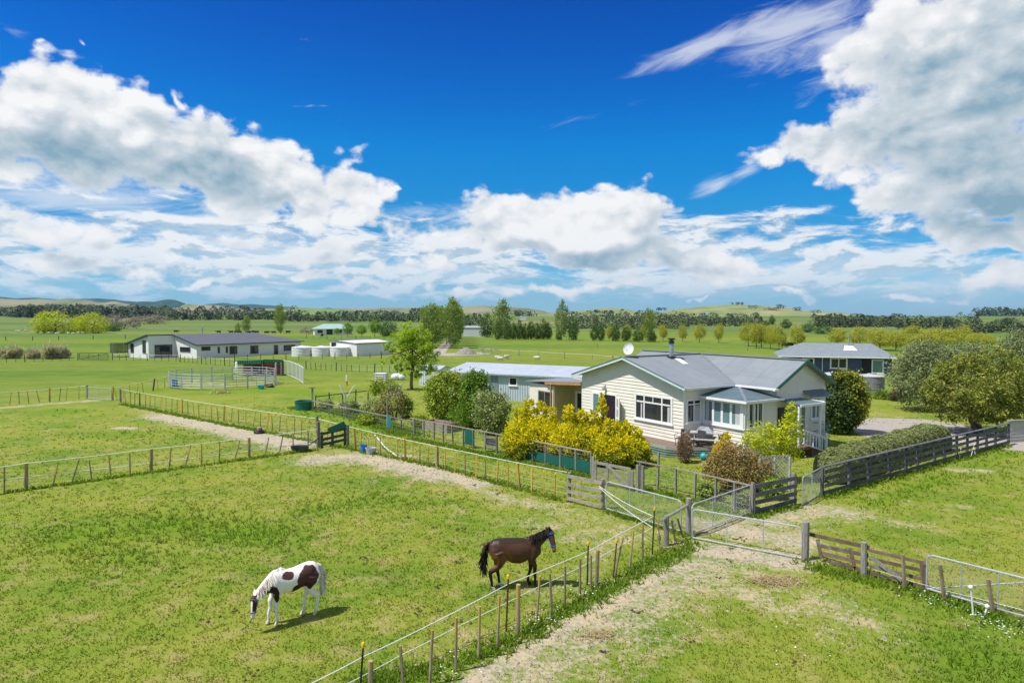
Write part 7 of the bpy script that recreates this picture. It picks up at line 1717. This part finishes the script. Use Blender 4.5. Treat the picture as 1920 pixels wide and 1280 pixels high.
o = thing('stock_trough', 'big round dark green plastic trough at the vegetable garden corner', 'trough', P(571, 768)); mb = MB(); mb.lathe([(.70, 0), (.80, .70), (.84, .72), (.84, .77), (.76, .77), (.66, .15)], 22); mb.build('shell', mk('green_plastic', (.012, .13, .095), (.02, .16, .12), 4, .5), o); mb = MB(); mb.lathe([(.02, .5), (.74, .5), (.02, .51)], 22); mb.build('water', M_glass, o)
o = thing('hitching_post', 'grey post with short cross bar beside the green trough', 'post', P(586, 760)); mb = MB(); mb.beam((0, 0, -.2), (0, 0, 1.65), .13, .13, (0, 1, 0)); mb.build('post', M_grey_wood, o); mb = MB(); mb.beam((-.25, -.1, 1.6), (.3, -.1, 1.62), .1, .06); mb.build('cross_bar', M_grey_wood, o)
# vegetable garden netting fences
def net_fence(label, pts, h, rail_mat, post_mat, spacing, low=False):
    pts = [P(*p) for p in pts]; f = thing('netting_fence', label, 'fence', pts[0])
    for a, b in zip(pts[:-1], pts[1:]):
        k = max(1, round((b - a).length / spacing))
        for i in range(k + 1): q = a.lerp(b, i / k); link('post', post_mesh('square', h + rng.uniform(0, .25), .045, post_mat), f, q - pts[0], (rng.gauss(0, .03), rng.gauss(0, .03), .5))
        mb = MB(); mb.beam(Z(a, h) - pts[0], Z(b, h) - pts[0], .06, .07); mb.build('rail', rail_mat, f)
        mb = MB(); n_ = int((b - a).length / .25)
        for z in np.arange(.1, h, .22): mb.tube([Z(a, z) - pts[0], Z(b, z) - pts[0]], .005, 3, cap=False)
        for i in range(n_): q = a.lerp(b, i / n_) - pts[0]; mb.tube([q, q + Vector((0, 0, h))], .004, 3, cap=False)
        mb.build('netting', M_wire, f)
    return f
net_fence('netting fence with a dark top rail at the back of the vegetable garden', [(592, 765), (690, 752)], 1.0, M_darkpost, M_darkpost, 1.6)
net_fence('low pale railed netting fence at the front of the vegetable garden', [(586, 770), (650, 785), (726, 802), (778, 815)], .85, M_grey_wood, M_grey_wood, 2.4)
o = thing('net_pole', 'thin steel pole with a hanging teal strip at the garden netting', 'pole', P(726, 806)); mb = MB(); mb.tube([(0, 0, 0), (0, 0, 2.2)], .025, 6); mb.build('pole', M_steel, o); mb = MB(); mb.box(.03, .25, -.05, -.04, .1, 1.05); mb.build('strip', mk('teal_strip', (.03, .30, .33), (.05, .38, .40), 3, .5), o)
o = thing('clothes_line', 'folded rotary clothes line with three pale raised arms', 'clothes line', P(648, 768)); mb = MB(); mb.tube([(0, 0, 0), (0, 0, 1.5)], .035, 7); mb.build('mast', M_steel, o)
for dx, dy, dz in ((-.55, .1, 2.1), (-.35, -.25, 2.15), (.75, .1, 2.1)):
    mb = MB(); mb.tube([(0, 0, .95), (dx, dy, dz)], .026, 5); mb.build('arm', M_white, o)
o = thing('bathtub', 'old pale bathtub standing in the vegetable garden', 'bathtub', P(661, 768), R(-8)); mb = MB(); mb.loft([((0, 0, .05), (.55, 0, 0), (0, .25, 0)), ((0, 0, .5), (.8, 0, 0), (0, .36, 0)), ((0, 0, .53), (.85, 0, 0), (0, .4, 0)), ((0, 0, .5), (.72, 0, 0), (0, .3, 0)), ((0, 0, .2), (.5, 0, 0), (0, .2, 0))], 16); mb.build('shell', mk('tub_enamel', (.42, .50, .54), (.36, .44, .48), 3, .4), o)
o = thing('sack', 'dark blue filled sack slumped against the bathtub', 'sack', P(643, 768)); mb = MB(); mb.ball((0, 0, .28), (.42, .3, .34), 10, 6); mb.ball((.2, .05, .45), (.22, .2, .2), 8, 5); mb.build('cloth', mk('dark_blue_sack', (.02, .03, .07), (.035, .05, .10), 5, .7), o)
o = thing('raised_bed', 'board edged raised garden bed behind the pale rail fence', 'garden bed', P(826, 806), R(-38)); mb = MB(); 
for q in (((-1.2, -.6), (1.2, -.6)), ((-1.2, .6), (1.2, .6)), ((-1.2, -.6), (-1.2, .6)), ((1.2, -.6), (1.2, .6))): mb.beam((*q[0], .3), (*q[1], .3), .05, .6)
mb.build('boards', M_old_rail, o); mb = MB(); mb.box(-1.16, 1.16, -.56, .56, 0, .45); mb.build('soil', mk('red_soil', (.16, .085, .06), (.11, .06, .045), 8, .95), o)
def ibc(label, px, py, s=1.0):
    o = thing('liquid_tote', label, 'tank', P(px, py), R(-6)); o.scale = (s, s, s); mb = MB(); mb.box(-.57, .57, -.48, .48, .16, 1.12); mb.build('bottle', M_tank, o); mb = MB()
    for z in (.2, .42, .64, .86, 1.1):
        for a, b in (((-.6, -.51), (.6, -.51)), ((.6, -.51), (.6, .51)), ((.6, .51), (-.6, .51)), ((-.6, .51), (-.6, -.51))): mb.tube([(*a, z), (*b, z)], .018, 4)
    for k in range(6):
        for y in (-.51, .51): mb.tube([(-.6 + k * .24, y, .1), (-.6 + k * .24, y, 1.12)], .016, 4)
    mb.build('cage', M_steel, o); mb = MB(); mb.box(-.6, .6, -.51, .51, 0, .15); mb.build('pallet', M_grey_wood, o); return o
ibc('caged white liquid tote on the grass left of the lime tree', 715, 719, 1.12); ibc('greyish liquid tote lower down behind the citrus tree', 740, 742, 1.0)
for i, (px, py, s, lab) in enumerate(((742, 712, 1.0, 'left big white bale bag under the lime tree'), (752, 712, .85, 'right big white bale bag under the lime tree'))):
    o = thing('bale_bag', lab, 'bag', P(px, py)); o.scale = (s, s, s); mb = MB(); mb.ball((0, 0, .38), (.62, .5, .46), 12, 7); mb.ball((.3, .1, .45), (.35, .35, .4), 10, 6); mb.build('bag', mk('white_plastic' + str(i), (.74, .75, .76), (.64, .65, .67), 3, .4), o)
o = thing('marker_post', 'orange footed white marker post on the meadow', 'marker post', P(650, 722)); mb = MB(); mb.lathe([(.10, .5), (.09, 1.1), (.05, 1.15)], 9); mb.build('sleeve', M_white, o); mb = MB(); mb.lathe([(.20, 0), (.20, .06), (.12, .08), (.10, .5)], 9); mb.build('foot', mk('orange_plastic', (.60, .20, .06), None, 5, .6), o)
o = thing('white_pipe', 'white plastic pipe bowed along the foot of the batten fence', 'pipe', P(705, 838)); q = P(705, 838)
mb = MB(); mb.tube([Z(P(703, 838), .75) - q, Z(P(722, 849), .35) - q, Z(P(745, 858), .08) - q, Z(P(772, 858), .12) - q], .03, 6); mb.build('pipe', M_white, o)
# by the round pen
o = thing('drum', 'bright blue drum at the left side of the round pen', 'drum', P(328, 724)); mb = MB(); mb.lathe([(.28, 0), (.3, .05), (.3, .3), (.32, .32), (.3, .34), (.3, .8), (.26, .82)], 14); mb.build('shell', M_blue, o); mb = MB(); mb.lathe([(.06, .82), (.06, .86)], 8); mb.build('bung', M_white, o)
o = thing('feed_tub', 'turquoise tub at the right front of the round pen', 'tub', P(489, 729)); mb = MB(); mb.lathe([(.32, 0), (.40, .38), (.42, .40), (.36, .40), (.28, .08)], 16); mb.build('shell', M_teal, o)
o = thing('log_heap', 'small dark log heap at the right side of the round pen', 'logs', P(506, 726)); mb = MB()
for k in range(7): a = rng.uniform(0, 3); mb.tube([(rng.uniform(-.6, .1), rng.uniform(-.3, .3), .12 + .09 * (k % 3)), (rng.uniform(.2, .8), rng.uniform(-.3, .3), .14 + .1 * (k % 3))], rng.uniform(.08, .14), 7)
mb.build('logs', M_bark, o)
o = thing('hay_heap', 'little heap of dry hay in front of the round pen', 'hay', P(417, 737)); rs = np.random.RandomState(4); pp = np.abs(rs.normal(0, .35, (160, 3))) * rs.choice([-1, 1], (160, 3)) * np.array([1.6, .8, .5]); pp[:, 2] = np.abs(pp[:, 2]); M_hay = mk_leaf('dry_hay', (.34, .26, .12), (.52, .42, .22), .2); link('hay', quads_mesh('hay', leaf_quads(rs, pp, np.tile([0, 0, 1.0], (160, 1)), np.full(160, .4), 7, .5, .5), rs.random(160), M_hay), o)
for (px, py, k, sx, sy, lab) in ((1453, 1090, 900, .42, .22, 'scattered straw heap on the grass right of the long pipe gate'), (1120, 1192, 250, .30, .16, 'thin scatter of straw on the worn track')):
    o = thing('straw', lab, 'straw', P(px, py)); pp = rs.normal(size=(k, 3)) * np.array([sx, sy, .035]); pp[:, 2] = np.abs(pp[:, 2]) + .02; link('straw_stalks', quads_mesh('straw_stalks', leaf_quads(rs, pp, np.tile([0, 0, 1.0], (k, 1)), np.full(k, .22), 12, 1.2, .8), rs.random(k), M_hay), o)
# shelter with green roofs and red panels
o = thing('animal_shelter', 'green roofed shelter with rust red barred sides behind the round pen', 'shelter', P(463, 705), R(8)); M_gr = mk_corrugated('green_iron', (.012, .15, .075), (.02, .19, .10), 0, .3, .03)
mb = MB(); mb.prism([(-1.2, -.3, 2.45), (2.0, -.3, 2.15), (2.0, 2.5, 1.95), (-1.2, 2.5, 2.25)], (0, 0, -.06)); mb.box(-1.15, 1.9, -.28, -.24, 1.62, 2.1); mb.build('roof', M_gr, o)
mb = MB(); mb.prism([(2.05, .2, 2.2), (4.4, .2, 2.15), (4.4, 2.5, 1.9), (2.05, 2.5, 1.95)], (0, 0, -.06)); mb.box(2.1, 4.35, .22, .26, 1.75, 2.1); mb.build('roof', M_gr, o)
M_redbar = mk('red_bars', (.34, .10, .08), (.26, .07, .06), 7, .7); M_dark_in = mk('shelter_inside', (.10, .07, .06), (.06, .05, .045), 3, .9)
for x0_, x1_ in ((-1.0, 1.9), (2.1, 4.3)):
    mb = MB()
    for k in range(13): x = x0_ + (x1_ - x0_) * k / 12; mb.tube([(x, 0, 0), (x, 0, 1.6)], .035, 5)
    for z in (.1, .85, 1.6): mb.tube([(x0_, 0, z), (x1_, 0, z)], .03, 5)
    mb.build('red_panel', M_redbar, o)
mb = MB(); mb.box(-1.0, 4.3, 2.3, 2.4, 0, 1.9); mb.build('back_wall', M_dark_in, o)
for x in (-1.1, 1.95, 4.3): mb = MB(); mb.beam((x, .3, 0), (x, .3, 2.1), .1, .1, (0, 1, 0)); mb.build('post', M_steel, o)
o = thing('drum', 'white barrel beside the left end of the green roofed shelter', 'drum', P(446, 690)); mb = MB(); mb.lathe([(.36, 0), (.4, .1), (.4, .85), (.3, .92)], 14); mb.build('shell', M_white, o); mb = MB(); mb.lathe([(.1, .92), (.1, .98)], 8); mb.build('bung', M_black, o)
# trampoline
o = thing('trampoline', 'round netted trampoline at the left end of the white farmhouse', 'trampoline', P(226, 669)); rt = 1.75
m_net, t, b, o_ = newmat('dark_net'); b.inputs['Base Color'].default_value = (.05, .055, .035, 1); b.inputs['Roughness'].default_value = .9; tr = t.n('ShaderNodeBsdfTransparent'); mx = t.n('ShaderNodeMixShader'); mx.inputs[0].default_value = .5; t.put(mx.inputs[1], tr.outputs[0]); t.put(mx.inputs[2], b.outputs[0]); t.put(o_.inputs[0], mx.outputs[0])
mb = MB(); n_ = 20
for k in range(n_): a0, a1 = 6.283 * k / n_, 6.283 * (k + 1) / n_; mb.quad((rt * math.cos(a0), rt * math.sin(a0), .9), (rt * math.cos(a1), rt * math.sin(a1), .9), (rt * math.cos(a1), rt * math.sin(a1), 2.75), (rt * math.cos(a0), rt * math.sin(a0), 2.75))
mb.build('net', m_net, o); mb = MB(); mb.lathe([(.02, .86), (rt, .86), (rt * 1.04, .9), (rt, .92), (.02, .9)], 20); mb.build('mat', M_black, o)
for k in range(6): a0 = 6.283 * k / 6 + .3; mb = MB(); mb.tube([(rt * 1.03 * math.cos(a0), rt * 1.03 * math.sin(a0), 0), (rt * 1.03 * math.cos(a0), rt * 1.03 * math.sin(a0), 2.8)], .035, 5); mb.build('leg', M_steel, o)
# gravel heap and pipe yard in the far yard
o = thing('gravel_heap', 'grey gravel heap beside the poplar drive', 'gravel heap', P(874, 664)); mb = MB(); rs = np.random.RandomState(8); mb.lathe([(2.6, -.1), (2.1, .3), (1.3, .9), (.5, 1.35), (.05, 1.45)], 22)
mb.v = [(x * (1 + rs.normal(0, .05)), y * (1 + rs.normal(0, .05)), z + rs.normal(0, .03)) for x, y, z in mb.v]; mb.build('heap', mk('dull_gravel', (.27, .25, .225), (.21, .195, .18), 2.5, .95, .05), o)
for i in range(3):
    a, b = P(897 + 13 * i, 665 - i * .4), P(908 + 13 * i, 664.6 - i * .4); dv = b - a; o = thing('yard_gate', ('left', 'middle', 'right')[i] + ' grey pipe gate of the stock yard by the gravel heap', 'gate', a, math.atan2(dv.y, dv.x)); mb = MB(); L_ = dv.length
    for z in (.2, .6, 1.0, 1.4): mb.tube([(0, 0, z), (L_, 0, z)], .035, 5)
    for x in (0, L_): mb.tube([(x, 0, 0), (x, 0, 1.5)], .05, 5)
    mb.build('pipes', M_steel, o)
# on the deck
DZ = .605
o = thing('picnic_table', 'pale picnic table with benches on the deck by the sunroom', 'table', VF.w(.75, -1.05, DZ), VF.a - R(52)); M_tb = mk('table_boards', (.50, .49, .46), (.40, .39, .36), 4, .7)
mb = MB(); 
for k in range(4): mb.box(-.9, .9, -.36 + k * .185, -.20 + k * .185, .72, .76)
mb.build('tabletop', M_tb, o)
for y in (-.72, .72): mb = MB(); mb.box(-.9, .9, y - .13, y + .13, .42, .46); mb.build('bench', M_tb, o)
for x in (-.65, .65): mb = MB(); mb.beam((x, -.70, 0), (x, -.25, .72), .05, .09); mb.beam((x, .70, 0), (x, .25, .72), .05, .09); mb.beam((x, -.75, .39), (x, .75, .39), .04, .09); mb.build('leg', M_tb, o)
o = thing('table_cover', 'folded grey canvas cover heaped on the picnic table', 'cover', VF.w(.75, -1.05, DZ + .765), VF.a - R(52)); mb = MB(); mb.add([(-.6, -.3, 0), (.35, -.32, 0), (.4, .3, 0), (-.6, .32, 0), (-.35, -.05, .34), (.1, .05, .30)], [(0, 1, 5, 4), (1, 2, 5), (2, 3, 4, 5), (3, 0, 4), (3, 2, 1, 0)]); mb.build('canvas', mk('grey_canvas', (.33, .35, .37), (.27, .29, .31), 3, .8), o)
for i, (x, y, rz, lab) in enumerate(((-.55, -.30, 200, 'dark metal chair on the deck nearest the gable corner'), (-.02, -1.0, 150, 'dark metal chair on the deck beside the picnic table'))):
    o = thing('garden_chair', lab, 'chair', VF.w(x, y, DZ), VF.a + R(rz), 'dark chairs on the deck')
    mb = MB(); mb.box(-.24, .24, -.23, .23, .42, .45); mb.build('seat', M_darkpost, o); mb = MB(); mb.beam((-.24, 0, .45), (-.33, 0, .92), .46, .03, (0, 1, 0)); mb.build('backrest', mk('chair_back' + str(i), (.14, .14, .145), None, 4, .6), o)
    for sx in (-.22, .22):
        for sy in (-.21, .21): mb = MB(); mb.tube([(sx, sy, 0), (sx, sy, .43)], .018, 5); mb.build('leg', M_darkpost, o)
    for sy in (-.25, .25): mb = MB(); mb.tube([(-.26, sy, .66), (.22, sy, .64), (.22, sy, .43)], .018, 5); mb.build('armrest', M_darkpost, o)
o = thing('exercise_ball', 'turquoise ball on the lawn in front of the deck', 'ball', P(1319, 862)); mb = MB(); mb.ball((0, 0, .20), .20, 18, 12); mb.build('shell', M_teal, o, smooth=True)
o = thing('plant_cage', 'tall blue wire cage beside the porch under the awning', 'cage', VF.w(8.15, -3.35, 0), VF.a); M_bw = mk('blue_wire', (.10, .25, .33), None, 5, .5); mb = MB()
for k in range(9): x = -.45 + .11 * k; mb.tube([(x, -.25, 0), (x, -.25, 1.6)], .012, 4)
for z in (.1, .6, 1.1, 1.6): mb.tube([(-.45, -.25, z), (.45, -.25, z), (.45, .25, z), (-.45, .25, z), (-.45, -.25, z)], .014, 4)
mb.build('bars', M_bw, o); mb = MB(); mb.box(-.42, .42, -.2, .2, .05, .5); mb.build('box', M_teal, o)
for i, (px, py, tx, ty, lab) in enumerate(((1798, 862, 1802, 839, 'upright striped tread-in post in front of the dark rail fence'), (1820, 857, 1828, 830, 'leaning striped tread-in post, left of a crossed pair'), (1829, 856, 1826, 832, 'leaning striped tread-in post, right of a crossed pair'))):
    p = P(px, py); o = thing('tread_in_post', lab, 'fence post', p); pole(o, p, DD(tx, ty, p.y), .02, M_white, 'shaft', 5); q = DD(tx, ty, p.y) - p; mb = MB(); mb.ball(q * .8, .035, 6, 4); mb.ball(q * .5, .035, 6, 4); mb.build('insulator', M_black, o)

# ------------------------------------------------------------------ air: pale haze over the plain
m = bpy.data.materials.new('haze'); m.use_nodes = True; m.node_tree.nodes.clear(); t = NT(m.node_tree)
pv = t.n('ShaderNodeVolumePrincipled'); o_ = t.n('ShaderNodeOutputMaterial'); t.put(o_.inputs['Volume'], pv.outputs[0])
pv.inputs['Color'].default_value = (.34, .68, 1.0, 1); pv.inputs['Density'].default_value = 3.4e-5; pv.inputs['Anisotropy'].default_value = .2
mb = MB(); mb.box(-16000, 16000, -16000, 16000, -6, 420); hz = mb.build('haze', m, None); tag(hz, 'thin bluish haze over the far plain and hills', 'haze', kind='stuff')
